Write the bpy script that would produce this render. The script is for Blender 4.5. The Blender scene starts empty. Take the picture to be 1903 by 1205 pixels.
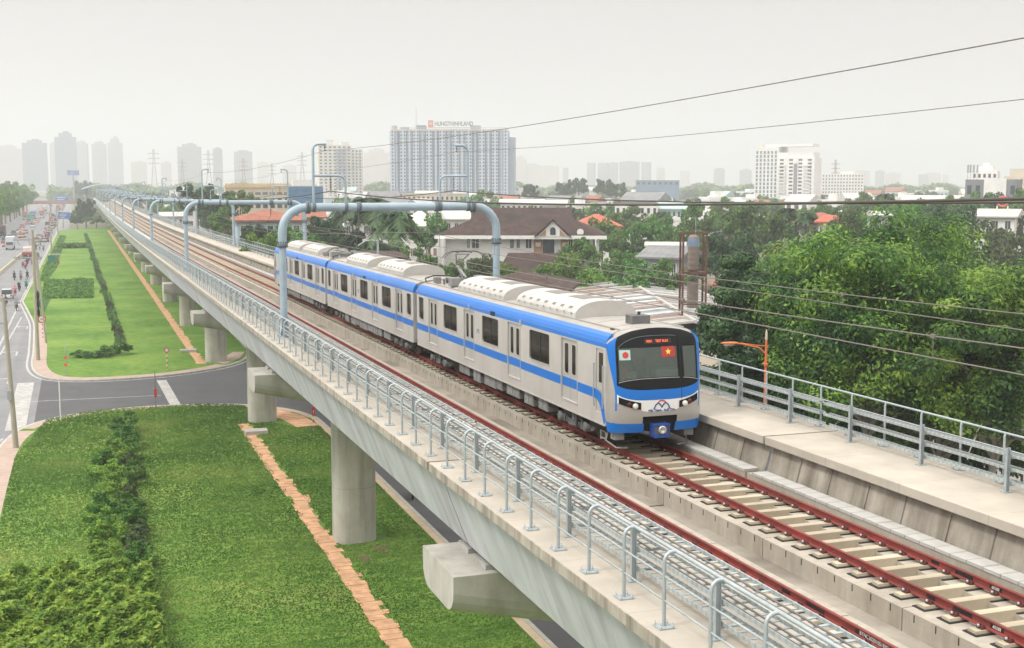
import bpy, math, random
import numpy as np
from math import sin, cos, pi, radians, tan, atan, atan2, sqrt, hypot
from mathutils import Vector as V, Matrix

random.seed(11)
RNG = np.random.default_rng(5)
S = bpy.context.scene
COL = S.collection
D = bpy.data

# ------------------------------------------------------------------ camera
PITCH = atan(264 / 2300.0)
YAW = radians(19.25)
CAM_H = 19.3
FPX = 2300.0
cd = D.cameras.new("camera")
cam = D.objects.new("camera", cd)
COL.objects.link(cam)
cam.location = (0, 0, CAM_H)
cam.rotation_euler = (pi / 2 - PITCH, 0, -YAW)
cd.sensor_width = 36.0
cd.lens = 36.0 * FPX / 1903.0
cd.clip_start = 0.5
cd.clip_end = 80000
S.camera = cam

# ------------------------------------------------------------------ sky, sun, exposure
W = D.worlds.new("World")
S.world = W
W.use_nodes = True
nt = W.node_tree
for n in list(nt.nodes):
    nt.nodes.remove(n)
SUN_EL, SUN_AZ = radians(50), radians(-98)      # azimuth measured from +Y towards +X
sky = nt.nodes.new("ShaderNodeTexSky")
sky.sky_type = 'NISHITA'
sky.sun_disc = False
sky.sun_elevation = SUN_EL
sky.sun_rotation = SUN_AZ
sky.air_density = 1.0
sky.dust_density = 6.0
sky.ozone_density = 1.0
hs = nt.nodes.new("ShaderNodeHueSaturation")
hs.inputs['Saturation'].default_value = 0.10
hs.inputs['Value'].default_value = 1.0
over = nt.nodes.new("ShaderNodeMix")             # an even, warm grey cloud cover over the clear sky
over.data_type = 'RGBA'
over.inputs[0].default_value = 0.95
CLOUD = (4.36, 4.08, 3.86, 1)
ZENITH = 3.7
over.inputs[7].default_value = CLOUD
bg = nt.nodes.new("ShaderNodeBackground")
bg.inputs['Strength'].default_value = 0.145
wo = nt.nodes.new("ShaderNodeOutputWorld")
nt.links.new(sky.outputs[0], hs.inputs['Color'])
nt.links.new(hs.outputs[0], over.inputs[6])
wtc = nt.nodes.new("ShaderNodeTexCoord")          # an overcast sky is brighter overhead than near the horizon
wsp = nt.nodes.new("ShaderNodeSeparateXYZ")
wmr = nt.nodes.new("ShaderNodeMapRange")
wmr.interpolation_type = 'SMOOTHSTEP'
wmr.inputs['From Min'].default_value = 0.16
wmr.inputs['From Max'].default_value = 0.62
wmr.inputs['To Min'].default_value = 1.0
wmr.inputs['To Max'].default_value = ZENITH
wmu = nt.nodes.new("ShaderNodeVectorMath")
wmu.operation = 'SCALE'
nt.links.new(wtc.outputs['Generated'], wsp.inputs[0])
nt.links.new(wsp.outputs['Z'], wmr.inputs['Value'])
nt.links.new(over.outputs[2], wmu.inputs[0])
nt.links.new(wmr.outputs[0], wmu.inputs['Scale'])
nt.links.new(wmu.outputs[0], bg.inputs['Color'])
nt.links.new(bg.outputs[0], wo.inputs['Surface'])

sd = D.lights.new("sun", 'SUN')
sd.energy = 2.4
sd.angle = radians(10)
sd.color = (1.0, 0.95, 0.87)
sun = D.objects.new("sun", sd)
COL.objects.link(sun)
sdir = V((sin(SUN_AZ) * cos(SUN_EL), cos(SUN_AZ) * cos(SUN_EL), sin(SUN_EL)))
sun.rotation_euler = (-sdir).to_track_quat('-Z', 'Y').to_euler()
sun.location = sdir * 200

S.view_settings.view_transform = 'Standard'
S.view_settings.look = 'None'
S.view_settings.exposure = 0.0
S.view_settings.gamma = 1.0
S.view_settings.use_curve_mapping = False
S.cycles.max_bounces = 6
S.cycles.diffuse_bounces = 3
S.cycles.glossy_bounces = 3
S.cycles.transmission_bounces = 4
S.cycles.transparent_max_bounces = 12
S.cycles.volume_bounces = 1
S.cycles.use_denoising = True
S.cycles.caustics_reflective = False
S.cycles.caustics_refractive = False

# ------------------------------------------------------------------ where a sight line of the survey meets the place
CP, SP, CT, ST = cos(PITCH), sin(PITCH), cos(YAW), sin(YAW)

def _ray(x, y):
    u = (x - 951.5) / FPX
    v = (y - 602.5) / FPX
    fw = CP - v * SP
    dn = SP + v * CP
    return fw * ST + u * CT, fw * CT - u * ST, -dn, fw

def gnd(x, y, z=0.0):
    a, b, c, _ = _ray(x, y)
    k = (z - CAM_H) / c
    return V((a * k, b * k, z))

def at(x, y, F):
    a, b, c, fw = _ray(x, y)
    k = F / fw
    return V((a * k, b * k, CAM_H + c * k))

# ------------------------------------------------------------------ materials
def _n(t, typ, **kw):
    n = t.nodes.new(typ)
    for k, v in kw.items():
        setattr(n, k, v)
    return n

def M(name, col, rough=0.8, var=0.12, scale=2.0, metal=0.0, bump=0.0, bscale=None, streak=0.0, streakcol=(0.05, 0.045, 0.035),
      sscale=(1.6, 1.6, 0.12), rand=0.0, spec=0.4, col2=None, joints=None, emit=0.0, blotch=0.0):
    m = D.materials.new(name)
    m.use_nodes = True
    t = m.node_tree
    b = t.nodes["Principled BSDF"]
    b.inputs['Roughness'].default_value = rough
    b.inputs['Metallic'].default_value = metal
    b.inputs['Specular IOR Level'].default_value = spec
    tc = _n(t, "ShaderNodeTexCoord")
    L = t.links.new
    c1 = tuple(max(0, c * (1 - var)) for c in col) + (1,)
    c2 = (tuple(min(1, c * (1 + var)) for c in col) if col2 is None else tuple(col2)) + (1,)
    no = _n(t, "ShaderNodeTexNoise")
    no.inputs['Scale'].default_value = scale
    no.inputs['Detail'].default_value = 6
    no.inputs['Roughness'].default_value = 0.62
    L(tc.outputs['Object'], no.inputs['Vector'])
    rp = _n(t, "ShaderNodeValToRGB")
    rp.color_ramp.elements[0].position = 0.32
    rp.color_ramp.elements[0].color = c1
    rp.color_ramp.elements[1].position = 0.68
    rp.color_ramp.elements[1].color = c2
    L(no.outputs['Fac'], rp.inputs['Fac'])
    out = rp.outputs['Color']
    def mixin(fac, colr, a):
        mx = _n(t, "ShaderNodeMix", data_type='RGBA')
        L(fac, mx.inputs[0])
        L(a, mx.inputs[6])
        mx.inputs[7].default_value = tuple(colr) + (1,)
        return mx.outputs[2]
    def math(op, a, bv=None, clamp=False):
        q = _n(t, "ShaderNodeMath", operation=op, use_clamp=clamp)
        if isinstance(a, (int, float)):
            q.inputs[0].default_value = a
        else:
            L(a, q.inputs[0])
        if bv is not None:
            if isinstance(bv, (int, float)):
                q.inputs[1].default_value = bv
            else:
                L(bv, q.inputs[1])
        return q.outputs[0]
    if streak > 0:
        mp = _n(t, "ShaderNodeMapping")
        mp.inputs['Scale'].default_value = sscale
        L(tc.outputs['Object'], mp.inputs['Vector'])
        n2 = _n(t, "ShaderNodeTexNoise")
        n2.inputs['Scale'].default_value = 1.0
        n2.inputs['Detail'].default_value = 5
        n2.inputs['Roughness'].default_value = 0.65
        L(mp.outputs[0], n2.inputs['Vector'])
        r2 = _n(t, "ShaderNodeValToRGB")
        r2.color_ramp.elements[0].position = 0.42
        r2.color_ramp.elements[0].color = (0, 0, 0, 1)
        r2.color_ramp.elements[1].position = 0.66
        r2.color_ramp.elements[1].color = (1, 1, 1, 1)
        L(n2.outputs['Fac'], r2.inputs['Fac'])
        out = mixin(math('MULTIPLY', r2.outputs['Color'], streak), streakcol, out)
    if blotch > 0:
        n3 = _n(t, "ShaderNodeTexNoise")
        n3.inputs['Scale'].default_value = scale * 0.23
        n3.inputs['Detail'].default_value = 4
        L(tc.outputs['Object'], n3.inputs['Vector'])
        r3 = _n(t, "ShaderNodeValToRGB")
        r3.color_ramp.elements[0].position = 0.5
        r3.color_ramp.elements[0].color = (0, 0, 0, 1)
        r3.color_ramp.elements[1].position = 0.7
        r3.color_ramp.elements[1].color = (1, 1, 1, 1)
        L(n3.outputs['Fac'], r3.inputs['Fac'])
        out = mixin(math('MULTIPLY', r3.outputs['Color'], blotch), streakcol, out)
    if joints:                                   # (axis, pitch, width, strength): cast joints every few metres
        for ax, pitch, wd, st in joints:
            sp = _n(t, "ShaderNodeSeparateXYZ")
            L(tc.outputs['Object'], sp.inputs[0])
            q = math('FRACT', math('MULTIPLY', sp.outputs[ax], 1.0 / pitch))
            q = math('LESS_THAN', q, wd / pitch)
            out = mixin(math('MULTIPLY', q, st), tuple(c * 0.25 for c in col), out)
    if rand > 0:
        oi = _n(t, "ShaderNodeObjectInfo")
        h = _n(t, "ShaderNodeHueSaturation")
        L(math('ADD', math('MULTIPLY', oi.outputs['Random'], rand), 1 - rand / 2), h.inputs['Value'])
        L(out, h.inputs['Color'])
        out = h.outputs[0]
    L(out, b.inputs['Base Color'])
    if bump > 0:
        nb = _n(t, "ShaderNodeTexNoise")
        nb.inputs['Scale'].default_value = bscale or scale * 6
        nb.inputs['Detail'].default_value = 5
        L(tc.outputs['Object'], nb.inputs['Vector'])
        bp = _n(t, "ShaderNodeBump")
        bp.inputs['Strength'].default_value = bump
        bp.inputs['Distance'].default_value = 0.05
        L(nb.outputs['Fac'], bp.inputs['Height'])
        L(bp.outputs[0], b.inputs['Normal'])
    if emit > 0:
        b.inputs['Emission Color'].default_value = tuple(col) + (1,)
        b.inputs['Emission Strength'].default_value = emit
    return m

def leafmat(name, dark, mid, light, rough=0.55, trans=0.35, nscale=0.5, rand=0.25, ncon=1.3, irand=0.55):
    m = D.materials.new(name)
    m.use_nodes = True
    t = m.node_tree
    L = t.links.new
    b = t.nodes["Principled BSDF"]
    o = t.nodes["Material Output"]
    b.inputs['Roughness'].default_value = rough
    b.inputs['Specular IOR Level'].default_value = 0.35
    tc = _n(t, "ShaderNodeTexCoord")
    ge = _n(t, "ShaderNodeNewGeometry")
    no = _n(t, "ShaderNodeTexNoise")
    no.inputs['Scale'].default_value = nscale
    no.inputs['Detail'].default_value = 3
    L(tc.outputs['Object'], no.inputs['Vector'])
    a = _n(t, "ShaderNodeMath", operation='MULTIPLY')
    a.inputs[1].default_value = irand
    L(ge.outputs['Random Per Island'], a.inputs[0])
    a2 = _n(t, "ShaderNodeMath", operation='ADD')
    nc = _n(t, "ShaderNodeMath", operation='MULTIPLY_ADD')
    nc.inputs[1].default_value = ncon
    nc.inputs[2].default_value = 0.5 - 0.5 * ncon
    L(no.outputs['Fac'], nc.inputs[0])
    L(a.outputs[0], a2.inputs[0])
    L(nc.outputs[0], a2.inputs[1])
    a3 = _n(t, "ShaderNodeMath", operation='SUBTRACT')
    a3.inputs[1].default_value = irand / 2
    L(a2.outputs[0], a3.inputs[0])
    rp = _n(t, "ShaderNodeValToRGB")
    e = rp.color_ramp.elements
    e[0].position = 0.18
    e[0].color = tuple(dark) + (1,)
    e[1].position = 0.85
    e[1].color = tuple(light) + (1,)
    k = e.new(0.52)
    k.color = tuple(mid) + (1,)
    L(a3.outputs[0], rp.inputs['Fac'])
    oi = _n(t, "ShaderNodeObjectInfo")
    h = _n(t, "ShaderNodeHueSaturation")
    r1 = _n(t, "ShaderNodeMath", operation='MULTIPLY_ADD')
    r1.inputs[1].default_value = 0.03 * rand / 0.25
    r1.inputs[2].default_value = 0.5 - 0.008 * rand / 0.25
    L(oi.outputs['Random'], r1.inputs[0])
    L(r1.outputs[0], h.inputs['Hue'])
    r2 = _n(t, "ShaderNodeMath", operation='MULTIPLY_ADD')
    r2.inputs[1].default_value = rand * 1.6
    r2.inputs[2].default_value = 1 - rand * 0.8
    L(oi.outputs['Random'], r2.inputs[0])
    L(r2.outputs[0], h.inputs['Value'])
    L(rp.outputs[0], h.inputs['Color'])
    L(h.outputs[0], b.inputs['Base Color'])
    tr = _n(t, "ShaderNodeBsdfTranslucent")
    L(h.outputs[0], tr.inputs['Color'])
    mx = _n(t, "ShaderNodeMixShader")
    mx.inputs[0].default_value = trans
    L(b.outputs[0], mx.inputs[1])
    L(tr.outputs[0], mx.inputs[2])
    L(mx.outputs[0], o.inputs['Surface'])
    return m

# ------------------------------------------------------------------ mesh builder
class MB:
    def __init__(self):
        self.v, self.f, self.s = [], [], []

    def add(self, vs, fs, smooth=False):
        o = len(self.v)
        self.v.extend(tuple(p) for p in vs)
        for f in fs:
            self.f.append([i + o for i in f])
            self.s.append(smooth)
        return self

    def box(self, x0, y0, z0, x1, y1, z1):
        vs = [(x0, y0, z0), (x1, y0, z0), (x1, y1, z0), (x0, y1, z0), (x0, y0, z1), (x1, y0, z1), (x1, y1, z1), (x0, y1, z1)]
        return self.add(vs, [(3, 2, 1, 0), (4, 5, 6, 7), (0, 1, 5, 4), (1, 2, 6, 5), (2, 3, 7, 6), (3, 0, 4, 7)])

    def obox(self, c, sx, sy, sz, rz=0.0):
        a, b = cos(rz), sin(rz)
        vs = []
        for z in (0, sz):
            for (x, y) in ((-sx / 2, -sy / 2), (sx / 2, -sy / 2), (sx / 2, sy / 2), (-sx / 2, sy / 2)):
                vs.append((c[0] + x * a - y * b, c[1] + x * b + y * a, c[2] + z))
        return self.add(vs, [(3, 2, 1, 0), (4, 5, 6, 7), (0, 1, 5, 4), (1, 2, 6, 5), (2, 3, 7, 6), (3, 0, 4, 7)])

    def prism(self, poly, axis, a, b, smooth=False):
        n = len(poly)
        def P(p, t):
            if axis == 'x':
                return (t, p[0], p[1])
            if axis == 'y':
                return (p[0], t, p[1])
            return (p[0], p[1], t)
        vs = [P(p, a) for p in poly] + [P(p, b) for p in poly]
        self.add(vs, [(i, (i + 1) % n, n + (i + 1) % n, n + i) for i in range(n)], smooth)
        self.add([P(p, a) for p in poly], [list(range(n))[::-1]])
        self.add([P(p, b) for p in poly], [list(range(n))])
        return self

    def loft(self, rings, closed=True, caps=True, smooth=True):
        n = len(rings[0])
        vs = [p for r in rings for p in r]
        fs = []
        for k in range(len(rings) - 1):
            for i in range(n if closed else n - 1):
                j = (i + 1) % n
                fs.append((k * n + i, k * n + j, (k + 1) * n + j, (k + 1) * n + i))
        self.add(vs, fs, smooth)
        if caps and closed:
            self.add(rings[0], [list(range(n))[::-1]])
            self.add(rings[-1], [list(range(n))])
        return self

    def tube(self, path, r, n=8, caps=True, smooth=True):
        path = [V(p) for p in path]
        rs = r if isinstance(r, (list, tuple)) else [r] * len(path)
        rings = []
        up = None
        for i, p in enumerate(path):
            d = (path[min(i + 1, len(path) - 1)] - path[max(i - 1, 0)])
            if d.length < 1e-9:
                d = V((0, 0, 1))
            d.normalize()
            if up is None:
                up = V((0, 0, 1)) if abs(d.z) < 0.9 else V((1, 0, 0))
            a = d.cross(up)
            if a.length < 1e-6:
                a = d.cross(V((0.3, 1, 0.2)))
            a.normalize()
            b = a.cross(d).normalized()
            up = b
            rings.append([tuple(p + (a * cos(2 * pi * k / n) + b * sin(2 * pi * k / n)) * rs[i]) for k in range(n)])
        return self.loft(rings, True, caps, smooth)

    def lathe(self, prof, c=(0, 0, 0), n=16, axis='z', smooth=True):
        rings = []
        for r, z in prof:
            ring = []
            for k in range(n):
                x, y = r * cos(2 * pi * k / n), r * sin(2 * pi * k / n)
                q = (x, y, z) if axis == 'z' else ((z, x, y) if axis == 'x' else (y, z, x))
                ring.append((c[0] + q[0], c[1] + q[1], c[2] + q[2]))
            rings.append(ring)
        return self.loft(rings, True, True, smooth)

    def grid(self, P, nu, nv, smooth=True):
        vs = [P(i / nu, j / nv) for j in range(nv + 1) for i in range(nu + 1)]
        fs = [(j * (nu + 1) + i, j * (nu + 1) + i + 1, (j + 1) * (nu + 1) + i + 1, (j + 1) * (nu + 1) + i) for j in range(nv) for i in range(nu)]
        return self.add(vs, fs, smooth)

    def ring(self, outer, inner, axis, a, b):
        n = len(outer)
        def P(p, t):
            return (t, p[0], p[1]) if axis == 'x' else ((p[0], t, p[1]) if axis == 'y' else (p[0], p[1], t))
        vs = [P(p, a) for p in outer] + [P(p, a) for p in inner] + [P(p, b) for p in outer] + [P(p, b) for p in inner]
        fs = []
        for i in range(n):
            j = (i + 1) % n
            fs += [(i, j, n + j, n + i), (2 * n + j, 2 * n + i, 3 * n + i, 3 * n + j), (i, 2 * n + i, 2 * n + j, j), (n + j, 3 * n + j, 3 * n + i, n + i)]
        return self.add(vs, fs)

    def mesh(self, name, mat=None):
        me = D.meshes.new(name)
        me.from_pydata(self.v, [], self.f)
        me.polygons.foreach_set("use_smooth", self.s)
        if mat:
            me.materials.append(mat)
        me.validate()
        me.update()
        return me

    def build(self, name, mat, parent=None, loc=None, rot=None, bevel=0.0):
        o = D.objects.new(name, self.mesh(name, mat))
        COL.objects.link(o)
        if parent is not None:
            o.parent = parent
        if loc is not None:
            o.location = loc
        if rot is not None:
            o.rotation_euler = rot
        if bevel:
            md = o.modifiers.new("bevel", 'BEVEL')
            md.width = bevel
            md.segments = 2
            md.limit_method = 'ANGLE'
        return o

def rrect(x0, z0, x1, z1, r, k=4):
    out = []
    for cx, cz, a0 in ((x1 - r, z1 - r, 0), (x0 + r, z1 - r, 90), (x0 + r, z0 + r, 180), (x1 - r, z0 + r, 270)):
        for i in range(k + 1):
            a = radians(a0 + 90 * i / k)
            out.append((cx + r * cos(a), cz + r * sin(a)))
    return out

def fast_mesh(name, verts, quads, mat, smooth=False):
    me = D.meshes.new(name)
    nv, nf, k = len(verts), len(quads), quads.shape[1]
    me.vertices.add(nv)
    me.vertices.foreach_set("co", np.ascontiguousarray(verts, dtype=np.float32).ravel())
    me.loops.add(nf * k)
    me.loops.foreach_set("vertex_index", np.ascontiguousarray(quads, dtype=np.int32).ravel())
    me.polygons.add(nf)
    me.polygons.foreach_set("loop_start", np.arange(0, nf * k, k, dtype=np.int32))
    me.polygons.foreach_set("loop_total", np.full(nf, k, dtype=np.int32))
    if mat:
        me.materials.append(mat)
    me.update(calc_edges=True)
    me.validate()
    return me

def link(name, me, parent=None, loc=None, rot=None, scale=None):
    o = D.objects.new(name, me)
    COL.objects.link(o)
    if parent is not None:
        o.parent = parent
    if loc is not None:
        o.location = loc
    if rot is not None:
        o.rotation_euler = rot
    if scale is not None:
        o.scale = scale
    return o

def tag(o, label=None, cat=None, group=None, kind=None):
    for k, v in (("label", label), ("category", cat), ("group", group), ("kind", kind)):
        if v is not None:
            o[k] = v
        elif k in o.keys() and k in ("label", "group") and label is not None:
            pass
    return o

def thing(name, label, cat, loc=(0, 0, 0), rz=0.0, group=None, rot=None):
    o = D.objects.new(name, None)
    o.empty_display_size = 0.3
    COL.objects.link(o)
    o.location = loc
    o.rotation_euler = rot if rot is not None else (0, 0, rz)
    return tag(o, label, cat, group)

def dup(o, loc=None, rz=None, label=None, group=None, parent=None, rot=None, scale=None):
    c = o.copy()
    COL.objects.link(c)
    if parent is not None:
        c.parent = parent
    if loc is not None:
        c.location = loc
    if rz is not None:
        c.rotation_euler = (0, 0, rz)
    if rot is not None:
        c.rotation_euler = rot
    if scale is not None:
        c.scale = scale
    if label:
        c['label'] = label
    if group:
        c['group'] = group
    for ch in list(o.children):
        dup(ch, parent=c)
    return c

def text(name, body, size, mat, parent=None, loc=(0, 0, 0), rot=(pi / 2, 0, 0), depth=0.005, align='CENTER', sx=1.0, bold=0.0):
    cu = D.curves.new(name, 'FONT')
    cu.body = body
    cu.size = size
    cu.extrude = depth
    cu.align_x = align
    cu.align_y = 'CENTER'
    cu.materials.append(mat)
    if bold:
        cu.offset = bold
    tmp = D.objects.new(name, cu)
    COL.objects.link(tmp)
    dg = bpy.context.evaluated_depsgraph_get()
    dg.update()
    me = D.meshes.new_from_object(tmp.evaluated_get(dg))
    D.objects.remove(tmp)
    o = D.objects.new(name, me)
    COL.objects.link(o)
    if parent is not None:
        o.parent = parent
    o.location = loc
    o.rotation_euler = rot
    o.scale = (sx, 1, 1)
    return o

ORD = "first second third fourth fifth sixth seventh eighth ninth tenth eleventh twelfth thirteenth fourteenth fifteenth sixteenth seventeenth eighteenth nineteenth twentieth twenty-first twenty-second twenty-third twenty-fourth".split()

# height of the rail head above the ground along the viaduct
_PY = [-40, -20, 0, 40, 70, 100, 135, 170, 220, 280, 350, 450, 3000]
_PZ = [12.15, 11.95, 11.76, 11.36, 11.05, 10.70, 10.25, 9.86, 9.42, 9.02, 8.72, 8.6, 8.6]
def R(y):
    return float(np.interp(y, _PY, _PZ))
# ------------------------------------------------------------------ shared materials
m_conc = M("pale concrete", (0.43, 0.44, 0.42), 0.85, 0.10, 1.2, bump=0.12, bscale=14, streak=0.5, streakcol=(0.20, 0.20, 0.18), sscale=(1.2, 0.9, 0.16))
m_web = M("girder concrete", (0.55, 0.575, 0.615), 0.8, 0.08, 0.8, bump=0.08, bscale=12, streak=0.75, streakcol=(0.345, 0.345, 0.36), sscale=(0.6, 1.1, 0.16), blotch=0.25)  # the bluish cast is mostly light on the side face, mixed into the grey
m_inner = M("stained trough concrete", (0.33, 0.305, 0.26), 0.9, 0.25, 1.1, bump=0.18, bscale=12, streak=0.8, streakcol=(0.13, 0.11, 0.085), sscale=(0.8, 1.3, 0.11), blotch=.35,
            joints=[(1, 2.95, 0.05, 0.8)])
m_walk = M("walkway concrete in warm light", (0.42, 0.39, 0.335), 0.9, 0.12, 0.9, bump=0.08, bscale=20, blotch=0.35, streakcol=(0.30, 0.26, 0.20), joints=[(1, 2.95, 0.02, 0.35)])  # the beige is mostly warm light from above, put into the colour
m_fascia = M("fascia concrete", (0.40, 0.37, 0.31), 0.9, 0.15, 1.5, bump=0.1, streak=0.8, streakcol=(0.14, 0.125, 0.10), sscale=(1.5, 3.0, 0.3), joints=[(1, 1.475, 0.02, 0.4)])
m_pier = M("pier concrete", (0.44, 0.43, 0.38), 0.88, 0.12, 0.9, bump=0.12, bscale=10, streak=0.6, streakcol=(0.19, 0.18, 0.15), sscale=(1.3, 1.3, 0.12), joints=[(2, 3.1, 0.03, 0.35)])
m_cap = M("crosshead concrete", (0.45, 0.44, 0.40), 0.88, 0.14, 0.8, bump=0.12, bscale=10, streak=0.4, streakcol=(0.2, 0.18, 0.15), sscale=(1.0, 1.0, 0.3))
m_slab = M("track slab concrete", (0.395, 0.365, 0.31), 0.9, 0.13, 1.6, bump=0.14, bscale=16, streak=0.5, streakcol=(0.21, 0.18, 0.14), blotch=0.45)
m_sleeper = M("sleeper concrete", (0.46, 0.41, 0.31), 0.88, 0.14, 4.0, bump=0.08, rand=0.3, blotch=.5, streakcol=(0.27, 0.21, 0.15))
m_pad = M("black rubber", (0.02, 0.021, 0.02), 0.9, 0.2, 6)
m_rail = M("red painted rail", (0.20, 0.036, 0.030), 0.6, 0.22, 1.3, streak=0.45, streakcol=(0.085, 0.035, 0.028), sscale=(6, 0.7, 6))
m_clip = M("red iron clip", (0.10, 0.03, 0.028), 0.6, 0.2, 8)
m_bolt = M("steel bolt", (0.33, 0.33, 0.33), 0.4, 0.1, 8, metal=0.8)
m_galv = M("galvanised steel", (0.40, 0.46, 0.48), 0.5, 0.14, 3.0, metal=0.35, streak=0.25, streakcol=(0.26, 0.29, 0.30), sscale=(3, 3, 0.6))
m_tray = M("cable tray steel", (0.46, 0.52, 0.53), 0.45, 0.15, 2.5, metal=0.45, joints=[(1, 0.16, 0.06, 0.22)])
m_pipe = M("portal blue grey paint", (0.33, 0.43, 0.50), 0.5, 0.10, 1.2, streak=0.2, streakcol=(0.22, 0.28, 0.33), sscale=(1.5, 1.5, 0.4))
m_collar = M("dark clamp steel", (0.13, 0.16, 0.18), 0.6, 0.15, 4)
m_wire = M("dark cable", (0.075, 0.07, 0.062), 0.7, 0.1, 2)
m_cabl = M("grey cable sheath", (0.16, 0.16, 0.16), .6, .2, 3)
m_contact = M("aged copper wire", (0.17, 0.155, 0.14), 0.6, 0.1, 2)
m_insul = M("brown insulator", (0.16, 0.12, 0.10), 0.4, 0.1, 3)
m_lid = M("trough lid concrete", (0.44, 0.44, 0.42), 0.9, 0.10, 2.0, bump=0.1, joints=[(1, 0.5, 0.025, 0.6)], blotch=0.2, streakcol=(0.38, 0.36, 0.32))
m_floor = M("girder floor concrete", (0.30, 0.275, 0.235), 0.92, 0.2, 1.1, bump=0.2, blotch=0.7, streakcol=(0.11, 0.095, 0.075))
m_black = M("black", (0.015, 0.016, 0.018), 0.5, 0.1, 3)
m_white = M("white paint", (0.78, 0.78, 0.76), 0.55, 0.05, 3)
m_red = M("red paint", (0.55, 0.05, 0.04), 0.5, 0.08, 3)
m_orange = M("orange paint", (0.62, 0.16, 0.06), 0.55, 0.1, 3)
# ------------------------------------------------------------------ viaduct: spans, piers
SP_L, SP_0 = 35.4, 29.0
def span_y(k):
    return SP_0 + SP_L * k
K0, K1 = -1, 20
def place(k):
    y0, y1 = span_y(k), span_y(k + 1)
    return (0, y0, R(y0)), (atan((R(y1) - R(y0)) / SP_L), 0, 0)
VG = "spans of the elevated railway"

def span_words(k, what):
    if k == -1:
        return what + " at the camera end, reaching past the frame edge"
    if k <= 7:
        return what + ", " + ORD[k] + " beyond the crosshead with the visible joint"
    return what + " far along in the haze"

g = MB()
L0, L1 = 0.055, SP_L - 0.055
outer = [(8.25, .728), (8.27, .60), (8.95, -1.22), (18.85, -1.22), (19.53, .60), (19.55, .728), (17.66, .728), (17.66, .60), (17.30, -.75), (10.5, -.75), (10.14, .60), (10.14, .728)]
t = thing("viaduct_span", span_words(0, "pale concrete railway span"), "viaduct span", *[place(0)[0]], group=VG, rot=place(0)[1])
span0 = t
g.prism(outer, 'y', L0, L1)
g.prism([(9.02, -1.217), (9.06, -1.28), (9.5, -1.34), (18.3, -1.34), (18.74, -1.28), (18.78, -1.217)], 'y', L0, L0 + 1.25)
g.prism([(9.02, -1.217), (9.06, -1.28), (9.5, -1.34), (18.3, -1.34), (18.74, -1.28), (18.78, -1.217)], 'y', L1 - 1.25, L1)
g.build("girder", m_web, t)
# stained inner faces of the trough walls, facing stones set 3 mm proud of the girder
for sx in (1, -1):
    w = MB()
    X = lambda x: 13.9 + sx * (x - 13.9)
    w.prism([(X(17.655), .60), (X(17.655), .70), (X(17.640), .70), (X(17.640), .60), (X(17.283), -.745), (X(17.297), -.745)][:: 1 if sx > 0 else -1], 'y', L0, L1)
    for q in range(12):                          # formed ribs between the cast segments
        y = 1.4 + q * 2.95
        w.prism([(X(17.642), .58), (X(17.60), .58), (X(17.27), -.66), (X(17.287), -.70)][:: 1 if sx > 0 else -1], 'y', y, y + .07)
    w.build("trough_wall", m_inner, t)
    # flange of the wall carries a walkway
    f = MB()
    f.prism([(X(7.95 if 0 else 19.85), .73), (X(19.85), .95), (X(17.40), .95), (X(17.40), .73)][:: -1 if sx > 0 else 1], 'y', L0, L1)
    wk = f.build("walkway_slab", m_walk, t, bevel=0.012)
    e = MB()
    e.box(min(X(19.848), X(19.866)), L0, .735, max(X(19.848), X(19.866)), L1, .94)
    e.build("edge_beam", m_fascia, wk)
fl = MB()
fl.box(10.5, L0, -.748, 17.3, L1, -.70)
fl.build("floor", m_floor, t)
# concrete cable trough with lids beside the wall
ct = MB()
ct.box(16.86, L0, -.70, 17.26, L1, .0)
ctr = ct.build("cable_trough", m_slab, t)
ct = MB()
q = 0
yy = L0
while yy < L1 - .3:
    ct.box(16.84, yy, .004 + (.006 if q % 7 == 3 else 0), 17.29, min(yy + .492, L1), .075 + (.006 if q % 7 == 3 else 0))
    yy += .5
    q += 1
ct.build("trough_cover", m_lid, ctr)
for k in range(K0, K1):
    if k != 0:
        loc, rot = place(k)
        dup(span0, loc=loc, rot=rot, label=span_words(k, "pale concrete railway span"))

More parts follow.
